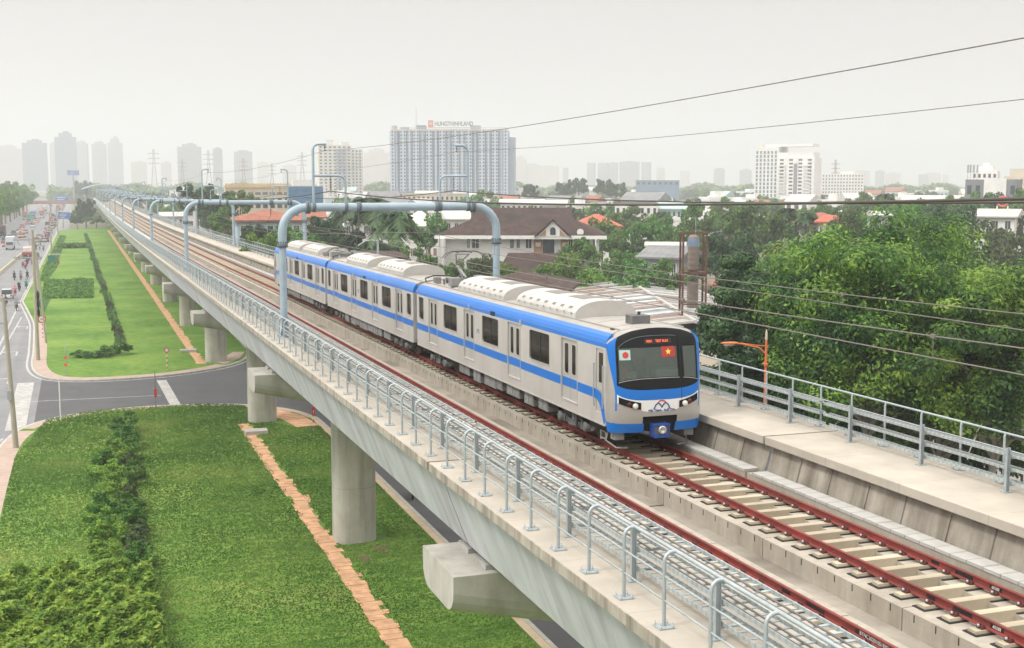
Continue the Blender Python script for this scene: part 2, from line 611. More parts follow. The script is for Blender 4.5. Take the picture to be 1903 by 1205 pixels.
# piers
pier0 = thing("viaduct_pier", "concrete pier carrying the crosshead with the visible girder joint", "pier", (13.9, span_y(0), 0), group="piers of the viaduct")
def pier_parts(p, Y):
    top = R(Y) - 1.58
    def rr(cx, hw, hd, r, z, n=5):
        return [(x, y, z) for x, y in rrect(-hw, -hd, hw, hd, r, n)]
    c = MB()
    c.loft([rr(0, 1.12, 1.05, .75, -.2), rr(0, 1.12, 1.05, .75, top - 1.15), rr(0, 1.12, 1.05, .75, top - .9)], smooth=True)
    c.build("column", m_pier, p, (-.45, 0, 0))
    h = MB()
    def sec(x, dep):
        r = min(.55, dep * .6)
        pts = [(x, -1.4, top), (x, 1.4, top)]
        pts += [(x, 1.4, top - dep + r)] + [(x, 1.4 - r + r * cos(a), top - dep + r - r * sin(a)) for a in (pi / 8, pi / 4, 3 * pi / 8, pi / 2)]
        pts += [(x, -1.4 + r - r * sin(a), top - dep + r - r * cos(a)) for a in (0, pi / 8, pi / 4, 3 * pi / 8)] + [(x, -1.4, top - dep + r)]
        return pts
    h.loft([sec(-5.75, .95), sec(-5.6, 1.0), sec(-1.4, 1.95), sec(1.4, 1.95), sec(5.6, 1.0), sec(5.75, .95)], smooth=False)
    h.build("crosshead", m_cap, p)
    for sx in (-1, 1):
        for sy in (-1, 1):
            b = MB()
            b.box(sx * 4.2 - .65, sy * .72 - .42, top - .01, sx * 4.2 + .65, sy * .72 + .42, top + .13)
            pd = b.build("bearing_plinth", m_conc, p)
            b = MB()
            b.box(sx * 4.2 - .42, sy * .72 - .3, top + .13, sx * 4.2 + .42, sy * .72 + .3, top + .235)
            b.build("bearing_pad", m_black, pd)
pier_parts(pier0, span_y(0))
for k in range(1, K1):
    Y = span_y(k)
    lab = "concrete pier, %s along the row after the one with the visible girder joint" % ORD[k - 1] if k < 8 else "small hazy pier far along the viaduct"
    p = thing("viaduct_pier", lab, "pier", (13.9, Y, 0), group="piers of the viaduct")
    pier_parts(p, Y)

# ------------------------------------------------------------------ track
TRK = {"train": 15.75, "empty": 11.85}
def rail_profile(c, z):
    h = [(-.07, -.17), (.07, -.17), (.07, -.155), (.012, -.13), (.010, -.045), (.036, -.035), (.036, -.006), (.024, 0), (-.024, 0), (-.036, -.006), (-.036, -.035), (-.010, -.045), (-.012, -.13), (-.07, -.155)]
    return [(c + a, b + z) for a, b in h]
ys = [span_y(k) for k in range(K0, K1 + 1)]
for trk, cx in TRK.items():
    for side in (-1, 1):
        b = MB()
        b.loft([[(x, y, z) for x, z in rail_profile(cx + side * .7535, R(y))][::-1] for y in ys], smooth=False)
        where = {("train", -1): "red painted rail under the train, the one beside the track gap", ("train", 1): "red painted rail under the train, the one beside the trough wall",
                 ("empty", 1): "red painted rail of the empty track, the one beside the track gap", ("empty", -1): "red painted rail of the empty track, the one behind the cable trays"}[(trk, side)]
        ro = thing("rail", where, "rail", (cx + side * .7535, 20, R(20)), group="rails of the two tracks")
        o = b.build("rail_bar", m_rail, ro)
        o.location = (-ro.location.x, -ro.location.y, -ro.location.z)
        if trk == "train" or side == 1:           # black stencilled patches near the frame edge
            base_y = 17.2 if side == -1 and trk == "train" else (19.0 if trk == "train" else 17.6)
            tilt = atan((R(0) - R(40)) / 40)
            for dy, ln in ((0, .34), (1.0, .52), (1.75, .25)) if trk == "train" else ((.2, 1.1), (1.75, .6), (2.6, .3)):
                pt = MB()
                pt.box(-.0155, -ln, -.135, -.0130, 0, -.05)
                y = base_y + dy
                pt.build("stencil_patch", m_black, ro, loc=(0, y - 20, R(y) - R(20)), rot=(-tilt, 0, 0))
            tx = "60288" if trk == "train" else "BTNC20201051R03"
            y = base_y - .17 if trk == "train" else base_y - .35
            text("marking_text", tx, .085 if trk == "train" else .10, m_white, ro, (-.0165, y - 20, R(y) - R(20) - .092), (pi / 2, 0, -pi / 2), .0008)

# ladder track slabs, seven to a span
tg = "concrete slabs under the rails"
def slab_label(trk, k):
    if trk == "train":
        return "beige track slab with bare sleepers ahead of the train" if k < 0 else ("beige track slab below the train wheels" if k < 2 else "distant track slab of the train track behind the train")
    return "beige track slab of the empty track beside the cable trays" if k < 2 else "distant track slab of the empty track along the viaduct"
b = MB()
SL = SP_L / 7
for s in (-1, 1):
    b.prism([(s * 1.36, -.70), (s * 1.36, -.25), (s * .40, -.25), (s * .40, -.70)][::s], 'y', .015, SL - .015)
b.box(-.398, .02, -.70, .398, SL - .02, -.46)
sl = b.mesh("track_slab", m_slab)
b = MB()
for s in (-1, 1):
    for q in range(8):
        y = .35 + q * .62
        b.box(s * 1.362 - .004, y, -.42, s * 1.362 + .004, y + .025, -.28)
wp = b.mesh("weep_slot", m_pad)
slab_objs = []
for k in range(K0, K1):
    (x, y0, z0), rot = place(k)
    for trk, cx in TRK.items():
        for j in range(7):
            yj = y0 + j * SL
            if yj < 8:
                continue
            o = link("track_slab", sl, None, (cx, yj, z0 + (yj - y0) * tan(rot[0])), rot)
            tag(o, slab_label(trk, k), "track slab", tg)
            if k < 1:
                link("weep_slot", wp, o)

# sleepers: beams bedded on black mats, clipped to both rails
PIT = SP_L / 50
sb = MB()
sb.prism([(-.13, -.30), (.13, -.30), (.105, -.175), (-.105, -.175)], 'x', -1.06, -.40)
sb.prism([(-.13, -.44), (.13, -.44), (.105, -.175), (-.105, -.175)], 'x', -.402, .402)
sb.prism([(-.13, -.30), (.13, -.30), (.105, -.175), (-.105, -.175)], 'x', .40, 1.06)
for i, v in enumerate(sb.v):
    pass
me_s = sb.mesh("sleeper_beam", m_sleeper)
sb = MB()
sb.box(-.35, -.18, -.262, .35, .18, -.232)
me_p = sb.mesh("rubber_mat", m_pad)
sb = MB()
for s in (0,):
    for d in (1,):
        x = 0
        sb.box(x - .05, -.075, -.178, x + .05, .075, -.135)
        sb.tube([(x - d * .05, -.05, -.13), (x, -.05, -.095), (x + d * .045, -.05, -.12), (x + d * .045, .05, -.12), (x, .05, -.095), (x - d * .05, .05, -.13)], .012, 5)
me_c = sb.mesh("rail_clip", m_clip)
sb = MB()
sb.lathe([(.030, -.13), (.030, -.085), (.014, -.083)], (.06, .0, 0), 6)
me_b = sb.mesh("clip_bolt", m_bolt)
n_sl = 0
far = []
for k in range(K0, K1):
    (x, y0, z0), rot = place(k)
    for trk, cx in TRK.items():
        for j in range(50):
            y = y0 + (j + .5) * PIT
            if y < 11.5:
                continue
            p = (cx, y, z0 + (y - y0) * tan(rot[0]))
            if n_sl < 300 and k < 3:
                n_sl += 1
                lab = ("bare concrete sleeper ahead of the train front" if y < 32 else "concrete sleeper poking out beside the train") if trk == "train" else "concrete sleeper of the empty track"
                o = link("sleeper", me_s, None, p, rot)
                tag(o, lab, "sleeper", "sleepers of the two tracks")
                for s in (-1, 1):
                    link("rubber_mat", me_p, o, (s * .77, 0, 0))
                    if y < 64:
                        for d in (-1, 1):
                            cl = link("rail_clip", me_c, o, (s * .7535 + d * .115, 0, 0), (0, 0, 0 if d > 0 else pi))
                            if y < 34:
                                link("clip_bolt", me_b, cl)
            elif y < 420:
                far.append(p)
b = MB()
for p in far:
    b.box(p[0] - 1.06, p[1] - .12, p[2] - .30, p[0] + 1.06, p[1] + .12, p[2] - .175)
o = b.build("distant_sleepers", m_sleeper)
tag(o, "far sleepers along both tracks of the viaduct", "sleepers", kind="stuff")

# ------------------------------------------------------------------ walkway railings and cable tray racks
def rail_post(side):
    b = MB()
    if side < 0:                                  # gooseneck post bending in over the walkway
        pth = [(0, 0, 0), (0, 0, 1.02)] + [(.13 - .13 * cos(a), 0, 1.02 + .15 * sin(a)) for a in (pi / 8, pi / 4, 3 * pi / 8, pi / 2)] + [(.20, 0, 1.165)]
        b.tube(pth, .030, 10)
    else:
        pth = [(0, 0, 0), (0, 0, 1.08), (.03, 0, 1.15)]
        b.tube(pth, .028, 8)
    return b.mesh("post", m_galv)
def post_plate(side):
    b = MB()
    b.box(-.13, -.13, .004, .13, .13, .022)
    for sx in (-1, 1):
        for sy in (-1, 1):
            b.lathe([(.016, .022), (.016, .05), (.009, .052), (.009, .085)], (sx * .1, sy * .1, 0), 6)
    return b.mesh("base_plate", m_galv)
def tray(x0, z, wdt, depth=.065):
    b = MB()
    y0, y1 = .1, SP_L - .1
    b.box(x0, y0, z, x0 + .022, y1, z + depth)
    b.box(x0 + wdt - .022, y0, z, x0 + wdt, y1, z + depth)
    q = y0
    while q < y1 - .1:
        b.box(x0 + .022, q, z + .015, x0 + wdt - .022, q + .06, z + .03)
        q += .30
    return b
NP = 24
railing_src = {}
for side in (-1, 1):
    X0 = 8.21 if side < 0 else 19.66
    pm, pl = rail_post(side), post_plate(side)
    wb = MB()
    ry, rz = (.20, 1.165) if side < 0 else (.03, 1.15)
    wb.tube([(ry, 0.02, rz), (ry, SP_L - .02, rz)], .028, 8)
    top_me = wb.mesh("top_rail", m_galv)
    mids = []
    for mz in ((.42, .80) if side < 0 else (.40, .78)):
        wb = MB()
        wb.tube([(.0, .02, mz), (.0, SP_L - .02, mz)], .016 if side < 0 else .018, 6)
        mids.append(wb.mesh("mid_rail", m_galv))
    fb = MB()                                     # a far section, everything one mesh
    fb.tube([(ry, 0.02, rz), (ry, SP_L - .02, rz)], .03, 5)
    for mz in (.42, .80):
        fb.tube([(0, .02, mz), (0, SP_L - .02, mz)], .02, 5)
    for i in range(NP):
        y = (i + .5) * SP_L / NP
        fb.tube([(0, y, 0), (0, y, 1.04), (ry, y, rz)], .03, 5)
    far_me = fb.mesh("walkway_railing", m_galv)
    # rack posts and trays
    XR = 8.72 if side < 0 else 19.12
    rb = MB()
    rb.box(-.045, -.035, .02, -.037, .035, 1.0)
    rb.box(.037, -.035, .02, .045, .035, 1.0)
    rb.box(-.037, -.004, .02, .037, .004, 1.0)
    rb.box(-.11, -.08, .003, .11, .08, .02)
    rack_post = rb.mesh("rack_post", m_galv)
    sgn = 1
    levels = [(.16, .34), (.50, .40), (.84, .40)] if side < 0 else [(.14, .22), (.44, .22), (.74, .16)]
    brk_mes = []
    for lz, wd in levels:
        kb = MB()
        brk_mes.append(kb)
        if side < 0:
            kb.box(.05, -.02, lz, .05 + wd + .08, .02, lz + .04)
        else:
            kb.box(-.02, -.02, lz, .05 + wd + .06, .02, lz + .04)
    brk_mes = [q.mesh("bracket", m_galv) for q in brk_mes]
    trays = [tray(.07, lz + .042, wd).mesh("cable_tray", m_tray) for lz, wd in levels]
    cb = MB()
    for lz, wd in levels[1:]:
        for q in range(2):
            xx = .12 + q * (wd - .1) / 2.4
            pts = [(xx + .01 * sin(i * 1.7 + q), .1 + i * (SP_L - .2) / 24, lz + .095) for i in range(25)]
            cb.tube(pts, .018, 5)
    cab_me = cb.mesh("cable", m_cabl)
    fr = MB()
    for lz, wd in levels:
        fr.box(.07, .1, lz, .07 + wd, SP_L - .1, lz + .1)
    for i in range(12):
        y = (i + .5) * SP_L / 12
        fr.box(-.04, y - .03, 0, .04, y + .03, 1.0)
    far_rack = fr.mesh("cable_tray_rack", m_tray)
    sname = "road side" if side < 0 else "tree side"
    for k in range(K0, K1):
        (x, y0, z0), rot = place(k)
        lp = V((X0, y0, z0)) + V((0, -sin(rot[0]) * .95, .95))
        lr = V((XR, y0, z0)) + V((0, -sin(rot[0]) * .95, .95))
        dsc = span_words(k, "%s walkway railing on the %s" % ("gooseneck" if side < 0 else "straight", sname))
        dsr = span_words(k, "cable tray rack on the %s" % sname)
        def short(s):
            s = s.replace("at the camera end, reaching past the frame edge", "on the camera end span").replace("beyond the crosshead with the visible joint", "span after the visible joint")
            return s
        if k > 3:
            o = link("walkway_railing", far_me, None, lp, rot)
            tag(o, short(dsc), "railing", "walkway railings of the viaduct")
            o = link("cable_tray_rack", far_rack, None, lr, rot)
            tag(o, short(dsr), "cable tray", "cable tray racks of the viaduct")
            continue
        t = thing("walkway_railing", short(dsc), "railing", lp, group="walkway railings of the viaduct", rot=rot)
        link("top_rail", top_me, t)
        for mm in mids:
            link("mid_rail", mm, t)
        for i in range(NP):
            y = (i + .5) * SP_L / NP
            if y0 + y < 9:
                continue
            po = link("post", pm, t, (0, y, 0))
            if k < 2:
                link("base_plate", pl, po)
        t = thing("cable_tray_rack", short(dsr), "cable tray", lr, group="cable tray racks of the viaduct", rot=rot)
        for i in range(12):
            y = (i + .5) * SP_L / 12
            if y0 + y < 8:
                continue
            po = link("rack_post", rack_post, t, (0, y, 0))
            if k < 2:
                for bm_ in brk_mes:
                    link("bracket", bm_, po)
        for tm in trays:
            link("cable_tray", tm, t)
        if k < 3:
            link("cable", cab_me, t)

# ------------------------------------------------------------------ portals over the tracks
def portal(first, k, Yp, label):
    zb = R(Yp)
    t = thing("catenary_portal", label, "portal", (0, Yp, zb), group="pipe portals over the tracks")
    xl, xr, H, rb = 8.82, 19.2, 6.95, .17
    nseg = 14 if k < 3 else 8
    for sx, x in ((1, xl), (-1, xr)):
        b = MB()
        b.tube([(x, 0, .95), (x, 0, 5.3)], .17, nseg)
        b.lathe([(.36, .95), (.36, 1.0), (.22, 1.02), (.20, 1.5), (.17, 1.52)], (x, 0, 0), nseg)
        for a in range(8 if k < 3 else 0):
            b.prism([(-.01, 1.0), (.34, 1.0), (.19, 1.45), (-.01, 1.45)], 'y', -.008, .008)
            n0 = len(b.v) - 16
            for i in range(n0, len(b.v)):
                vx, vy, vz = b.v[i]
                c_, s_ = cos(a * pi / 4), sin(a * pi / 4)
                b.v[i] = (x + vx * c_ - vy * s_, vx * s_ + vy * c_, vz)
        post = b.build("post", m_pipe, t)
        b = MB()
        b.lathe([(.175, 5.16), (.255, 5.16), (.255, 5.20), (.25, 5.22), (.255, 5.24), (.255, 5.28), (.175, 5.28)], (x, 0, 0), nseg)
        for q in range(12 if k < 2 else 0):
            a = q * pi / 6
            b.box(x + .215 * cos(a) - .02, .215 * sin(a) - .02, 5.12, x + .215 * cos(a) + .02, .215 * sin(a) + .02, 5.40)
        b.build("flange_collar", m_pipe if k < 0 else m_collar, post)
    b = MB()
    rad = 1.15
    arc = [(xl + rad - rad * cos(a), 0, H - rad + rad * sin(a)) for a in [i * pi / 16 for i in range(9)]]
    arc2 = [(xr - rad + rad * cos(a), 0, H - rad + rad * sin(a)) for a in [i * pi / 16 for i in range(9)]][::-1]
    b.tube([(xl, 0, 5.28)] + arc + arc2 + [(xr, 0, 5.28)], rb + .03, nseg)
    beam = b.build("beam", m_pipe, t)
    for x in (xl + rad + .05, xr - rad - .05):
        b = MB()
        b.lathe([(.19, -.09), (.30, -.09), (.30, -.02), (.27, -.02), (.27, .02), (.30, .02), (.30, .09), (.19, .09)], (x, 0, H), nseg, 'x')
        b.build("flange_collar", m_collar, beam)
    # clamps, masts and hangers: the feeder mast pair on each half, the messenger hanger over each track
    for tall, shortx, hang, gdir in ((10.30, 11.80, 11.10, 1), (17.75, 16.35, 17.05, -1)):
        b = MB()
        for x in (tall, shortx):
            b.lathe([(.21, -.07), (.235, -.07), (.235, .07), (.21, .07)], (x, 0, H), nseg, 'x')
        b.build("clamp", m_collar, beam)
        b = MB()
        top = H + 2.9
        b.tube([(tall, 0, H), (tall, 0, top - .25)] + [(tall + gdir * (.25 - .25 * cos(a)), 0, top - .25 + .25 * sin(a)) for a in (pi / 6, pi / 3, pi / 2)] + [(tall + gdir * .62, 0, top)], .062, 8)
        zb2 = H + 1.45
        d = 1 if shortx > tall else -1
        b.tube([(tall, 0, zb2), (shortx - d * .3, 0, zb2)] + [(shortx - d * .3 + d * .3 * sin(a), 0, zb2 - .3 + .3 * cos(a)) for a in (pi / 6, pi / 3, pi / 2)] + [(shortx, 0, H)], .055, 8)
        b.build("feeder_mast", m_pipe, t)
        for (x, z) in ((tall + gdir * .55, top - .04), (hang, zb2 - .05)):
            b = MB()
            zz = z
            b.tube([(x, 0, z), (x, 0, z - .25 if z > H + 2 else z - .62)], .018, 5)
            for q in range(2 if z > H + 2 else 4):
                b.lathe([(.02, -.02), (.075, -.035), (.075, -.05), (.02, -.05)], (x, 0, z - .06 - q * .13), 8)
            b.build("insulator", m_insul, t)
    for x in (TRK["empty"] + .55, TRK["train"] + .45):
        b = MB()
        b.lathe([(.19, -.10), (.25, -.10), (.25, .10), (.19, .10)], (x, 0, H), nseg, 'x')
        b.tube([(x, 0, H - .2), (x, 0, 5.75)], .03, 6)
        b.tube([(x, 0, 5.75), (x - .05, .1, 5.62), (x - .42, .1, 5.2)], .02, 5)
        b.build("hanger", m_collar, t)
        b = MB()
        for q in range(4):
            b.lathe([(.03, 0), (.085, -.03), (.085, -.05), (.03, -.06)], (x, 0, 6.35 - q * .12), 8)
        b.build("insulator", m_insul, t)
    return t
PY = [57.3 + 54.3 * k for k in range(12)]
for k, Yp in enumerate(PY):
    lab = ["blue grey pipe portal spanning both tracks over the train", "second blue grey pipe portal, behind the tail of the train", "third blue grey pipe portal over the empty viaduct",
           "fourth pipe portal over the empty viaduct", "fifth pipe portal over the empty viaduct", "sixth pipe portal over the empty viaduct"][k] if k < 6 else "small pipe portal in the hazy row far along the viaduct"
    portal(k == 0, k, Yp, lab)

# ------------------------------------------------------------------ overhead lines
SUP = [3.0] + PY
def sag_pts(x, zrel, sag, i, n=18):
    y0, y1 = SUP[i], SUP[i + 1]
    z0, z1 = R(y0) + zrel, R(y1) + zrel
    return [(x, y0 + (y1 - y0) * q / n, z0 + (z1 - z0) * q / n - sag * 4 * (q / n) * (1 - q / n)) for q in range(n + (1 if i == len(SUP) - 2 else 0))]
for trk, cx in TRK.items():
    t = thing("overhead_line", "contact and messenger wire above the %s track" % ("train's" if trk == "train" else "empty"), "overhead line", (cx, 20, R(20) + 5), group="overhead lines")
    off = t.location.copy()
    def sub(pts):
        return [(p[0] - off.x, p[1] - off.y, p[2] - off.z) for p in pts]
    mp, cp_ = [], []
    for i in range(len(SUP) - 1):
        mp += sag_pts(cx, 5.72, .42, i)
        cp_ += sag_pts(cx, 5.12, .02, i)
    b = MB(); b.tube(sub(mp), .011, 5); b.build("messenger_wire", m_contact, t)
    b = MB(); b.tube(sub(cp_), .011, 5); b.build("contact_wire", m_contact, t)
    for i in range(4):
        ms, cs = sag_pts(cx, 5.72, .42, i, 27), sag_pts(cx, 5.12, .02, i, 27)
        for q in range(2, 27, 4):
            b = MB()
            b.tube(sub([ms[q], cs[q]]), .009, 4)
            b.box(ms[q][0] - off.x - .02, ms[q][1] - off.y - .05, ms[q][2] - off.z - .03, ms[q][0] - off.x + .02, ms[q][1] - off.y + .05, ms[q][2] - off.z + .03)
            b.build("dropper", m_contact, t)
for x, zrel, sag, rad, lab, nm in ((10.85, 9.55, .28, .009, "thin wire strung high from the gooseneck mast above the empty track", "feeder"), (17.20, 9.55, .28, .009, "thin wire strung high from the gooseneck mast above the train", "feeder"),
                         (11.10, 7.70, .42, .024, "thick dark cable sagging from the mast arm above the empty track", "thick"), (17.05, 7.70, .42, .024, "thick dark cable sagging from the mast arm above the train", "thick")):
    b = MB()
    pts = []
    for i in range(len(SUP) - 1):
        pts += sag_pts(x, zrel, sag, i)
    o = pts[0]
    b.tube([(p[0] - o[0], p[1] - o[1], p[2] - o[2]) for p in pts], rad, 5)
    w = b.build("feeder_cable", m_wire if nm == "thick" else m_contact, loc=o)
    tag(w, lab, "cable", "feeder cables over the viaduct")
# ------------------------------------------------------------------ metro train, three cars; local y runs back from the cab corner, z from the rail head
m_body = M("brushed train body", (0.56, 0.555, 0.535), 0.36, 0.05, 0.8, metal=0.25, bump=0.02, bscale=3, streak=0.3, streakcol=(0.36, 0.33, 0.28), sscale=(1, .7, .25), joints=[(1, 1.72, 0.012, 0.3)])
m_blue = M("train blue", (0.005, 0.155, 0.56), 0.30, 0.05, 1.0, spec=0.5)
m_silver = M("nose silver", (0.42, 0.41, 0.39), 0.38, 0.06, 1.5, metal=0.35)
m_roof = M("train roof grey", (0.36, 0.35, 0.325), 0.6, 0.10, 0.9, streak=0.3, streakcol=(0.22, 0.21, 0.19), sscale=(1.2, 0.3, 1))
m_acu = M("cream air conditioner casing", (0.49, 0.485, 0.465), 0.5, 0.07, 1.2, streak=0.4, streakcol=(0.36, 0.33, 0.27), sscale=(0.8, 1.5, 1))
m_grille = M("roof grille", (0.20, 0.195, 0.18), 0.7, 0.15, 6)
m_mask = M("black front mask", (0.010, 0.011, 0.013), 0.2, 0.1, 2, spec=0.22)
m_pane = M("dark train glass", (0.030, 0.030, 0.027), 0.12, 0.5, 1.2, spec=0.55, col2=(0.085, 0.078, 0.065))
m_gap = M("rubber gangway", (0.19, 0.195, 0.20), 0.7, 0.15, 3, joints=[(1, .09, .02, .5)])
m_under = M("underframe grey", (0.125, 0.128, 0.13), 0.65, 0.3, 2.5, blotch=0.4, streakcol=(0.07, 0.07, 0.07))
m_equip = M("equipment case grey", (0.25, 0.255, 0.255), 0.6, 0.18, 2.0, blotch=0.5, streakcol=(0.16, 0.15, 0.14))
m_dark = M("dark under train", (0.025, 0.025, 0.025), 0.85, 0.2, 3)
m_wheel = M("wheel steel", (0.16, 0.14, 0.12), 0.5, 0.2, 4, metal=0.6)
m_door = M("train door steel", (0.50, 0.495, 0.475), 0.36, 0.04, 1.0, metal=0.3)
m_alu = M("bright frame", (0.58, 0.58, 0.56), 0.3, 0.06, 3, metal=0.5)
m_teal = M("cab interior", (0.24, 0.31, 0.29), 0.7, 0.1, 1.5)
m_lens = M("lamp lens", (0.75, 0.75, 0.68), 0.12, 0.05, 6)
m_led = M("red led", (1.0, 0.13, 0.05), 0.5, 0.02, 2, emit=1.3)
m_navy = M("logo navy", (0.03, 0.08, 0.26), 0.5, 0.05, 4)
m_cyanw = M("pale flag white", (0.42, 0.60, 0.56), 0.5, 0.04, 4)
m_yel = M("flag yellow", (0.85, 0.62, 0.05), 0.5, 0.04, 4)
def glass(name, base, tint, mix, rough=0.06):
    m = D.materials.new(name)
    m.use_nodes = True
    t_ = m.node_tree
    b_ = t_.nodes["Principled BSDF"]
    b_.inputs['Base Color'].default_value = tuple(base) + (1,)
    b_.inputs['Roughness'].default_value = rough
    tr = _n(t_, "ShaderNodeBsdfTransparent")
    tr.inputs[0].default_value = tuple(tint) + (1,)
    mx = _n(t_, "ShaderNodeMixShader")
    mx.inputs[0].default_value = mix
    t_.links.new(tr.outputs[0], mx.inputs[1])
    t_.links.new(b_.outputs[0], mx.inputs[2])
    t_.links.new(mx.outputs[0], t_.nodes["Material Output"].inputs['Surface'])
    return m
m_glass = glass("windscreen glass", (0.16, 0.20, 0.18), (0.70, 0.82, 0.78), 0.50)  # grey green base colour carries the sky's reflection in the glass
m_pane = glass("tinted train glass", (0.035, 0.034, 0.03), (0.62, 0.60, 0.54), 0.42, 0.1)

HW = 1.475
ZB, ZT = .80, 3.08
TRX = 15.75
TY0 = 32.6
SLOPE = atan((R(90) - R(30)) / 60)
def car_loc(y):
    return (TRX, TY0 + y, R(TY0) + y * tan(SLOPE))

ROOFP = [(1.475, 3.08), (1.468, 3.20), (1.44, 3.31), (1.38, 3.41), (1.27, 3.50), (1.10, 3.57), (.85, 3.62), (.5, 3.655), (0, 3.665)]
SHN = 5
def car(name_label, yoff, length, doors, wins, smalls, cab_at, group):
    """cab_at: 'front', 'rear' or None; all openings are (y0, y1)."""
    t = thing("metro_car", name_label, "train", car_loc(yoff), group=group, rot=(SLOPE, 0, 0))
    Y0, Y1 = 0.0, length
    # side walls as pieces around the openings
    ops = [(a, b, 1.12, 3.02, 'door') for a, b in doors] + [(a, b, 1.98, 3.00, 'win') for a, b in wins] + [(a, b, 2.0, 3.00, 'small') for a, b in smalls]
    if cab_at == 'front':
        ops.append((.17, .74, 1.14, 3.02, 'cab'))
    if cab_at == 'rear':
        ops.append((length - .74, length - .17, 1.14, 3.02, 'cab'))
    ops.sort()
    w = MB()
    for s in (-1, 1):
        xa, xb = (s * HW, s * (HW - .09))
        x0, x1 = min(xa, xb), max(xa, xb)
        y = Y0
        for a, b, z0, z1, ty in ops:
            w.box(x0, y, ZB, x1, a, ZT)
            w.box(x0, a, ZB, x1, b, z0)
            w.box(x0, a, z1, x1, b, ZT)
            y = b
        w.box(x0, y, ZB, x1, Y1, ZT)
        # lower sill bead and rain gutter
        w.box(min(xa, xa + s * .012), Y0 + .02, .78, max(xa, xa + s * .012), Y1 - .02, .83)
    if cab_at != 'front':
        w.box(-HW + .09, Y0, ZB, -.55, Y0 + .08, ZT); w.box(.55, Y0, ZB, HW - .09, Y0 + .08, ZT)
    if cab_at != 'rear':
        w.box(-HW + .09, Y1 - .08, ZB, -.55, Y1, ZT); w.box(.55, Y1 - .08, ZB, HW - .09, Y1, ZT)
    body = w.build("body_side", m_body, t)
    fl = MB()
    fl.box(-HW + .095, Y0 + .09, .86, HW - .095, Y1 - .09, 1.08)
    fl.build("floor", m_dark, t)
    it = MB()
    ya, yb = (Y0 + (1.5 if cab_at == 'front' else .3)), (Y1 - (1.5 if cab_at == 'rear' else .3))
    for s in (-1, 1):                             # benches seen dimly through the windows
        it.box(min(s * .95, s * 1.36), ya, 1.09, max(s * .95, s * 1.36), yb, 1.55)
        it.box(min(s * 1.28, s * 1.37), ya, 1.55, max(s * 1.28, s * 1.37), yb, 1.97)
    it.build("bench", m_under, t)
    # roof and blue shoulders
    b = MB()
    rp = [(x, z) for x, z in ROOFP[SHN - 1:]]
    inner = [(-rp[0][0], 3.40), (rp[0][0], 3.40)]
    top = [(x, z) for x, z in rp] + [(-x, z) for x, z in rp[::-1][1:]]
    b.prism([(-top[0][0], 3.3)] + [] + [(top[0][0], 3.3)] + top, 'y', Y0, Y1, smooth=False)
    for s in (-1, 1):
        b.box(min(s * 1.02, s * 1.06), Y0 + .05, 3.58, max(s * 1.02, s * 1.06), Y1 - .05, 3.625)
    for q in range(int(length / 1.28)):
        yq = Y0 + .7 + q * 1.28
        b.prism([(-1.0, 3.595), (-.85, 3.628), (-.5, 3.664), (0, 3.674), (.5, 3.664), (.85, 3.628), (1.0, 3.595)], 'y', yq, yq + .03)
    b.build("roof", m_roof, t)
    for s in (-1, 1):
        b = MB()
        pts = [(s * x, z) for x, z in ROOFP[:SHN]]
        poly = pts + [(s * 1.20, 3.3), (s * 1.20, ZT + .002)]
        b.prism(poly[::s], 'y', Y0, Y1, smooth=False)
        b.build("shoulder_band", m_blue, t)
    # doors
    def leafs(a, b, s):
        mid = (a + b) / 2
        xo = s * (HW - .045)
        for y0, y1 in ((a, mid - .008), (mid + .008, b)):
            d = MB()
            d.box(min(xo, xo - s * .03), y0, 1.12, max(xo, xo - s * .03), y1, 3.02)
            lf = d.build("door_leaf", m_door, t)
            p = MB()
            c = (y0 + y1) / 2 + (.03 if y0 == a else -.03)
            p.prism(rrect(c - .15, 1.95, c + .15, 2.88, .07), 'x', xo + s * .001, xo + s * .006)
            p.build("pane", m_pane, lf)
            p = MB()
            p.ring(rrect(c - .175, 1.925, c + .175, 2.905, .09), rrect(c - .15, 1.95, c + .15, 2.88, .07), 'x', xo, xo + s * .012)
            p.build("pane_seal", m_alu, lf)
            p = MB()
            p.box(min(xo, xo + s * .004), y0 + .002, 1.52, max(xo, xo + s * .004), y1 - .002, 1.80)
            p.build("blue_stripe", m_blue, lf)
        p = MB()
        p.box(min(s * HW, s * (HW + .02)), a - .06, 1.075, max(s * HW, s * (HW + .02)), b + .06, 1.115)
        p.box(min(s * HW, s * (HW + .010)), a - .05, 1.115, max(s * HW, s * (HW + .010)), a - .012, 3.05)
        p.box(min(s * HW, s * (HW + .010)), b + .012, 1.115, max(s * HW, s * (HW + .010)), b + .05, 3.05)
        p.box(min(s * HW, s * (HW + .010)), a - .05, 3.05, max(s * HW, s * (HW + .010)), b + .05, 3.075)
        p.build("door_frame", m_door, t)
    for s in (-1, 1):
        for a, b in doors:
            leafs(a, b, s)
        for a, b in wins + smalls:
            z0 = 1.98 if (a, b) in wins else 2.0
            x = s * (HW - .03)
            f = MB()
            f.ring(rrect(a - .035, z0 - .035, b + .035, 3.035, .11), rrect(a + .015, z0 + .015, b - .015, 2.985, .08), 'x', s * (HW - .05), s * (HW + .012))
            fr = f.build("window", m_alu, t)
            p = MB()
            p.box(min(x, x - s * .01), a, z0, max(x, x - s * .01), b, 3.0)
            p.build("pane", m_pane, fr)
            if b - a > 1.2:
                p = MB()
                c = (a + b) / 2
                p.box(min(x, x + s * .012), c - .022, z0 + .01, max(x, x + s * .012), c + .022, 2.99)
                p.build("mullion", m_black, fr)
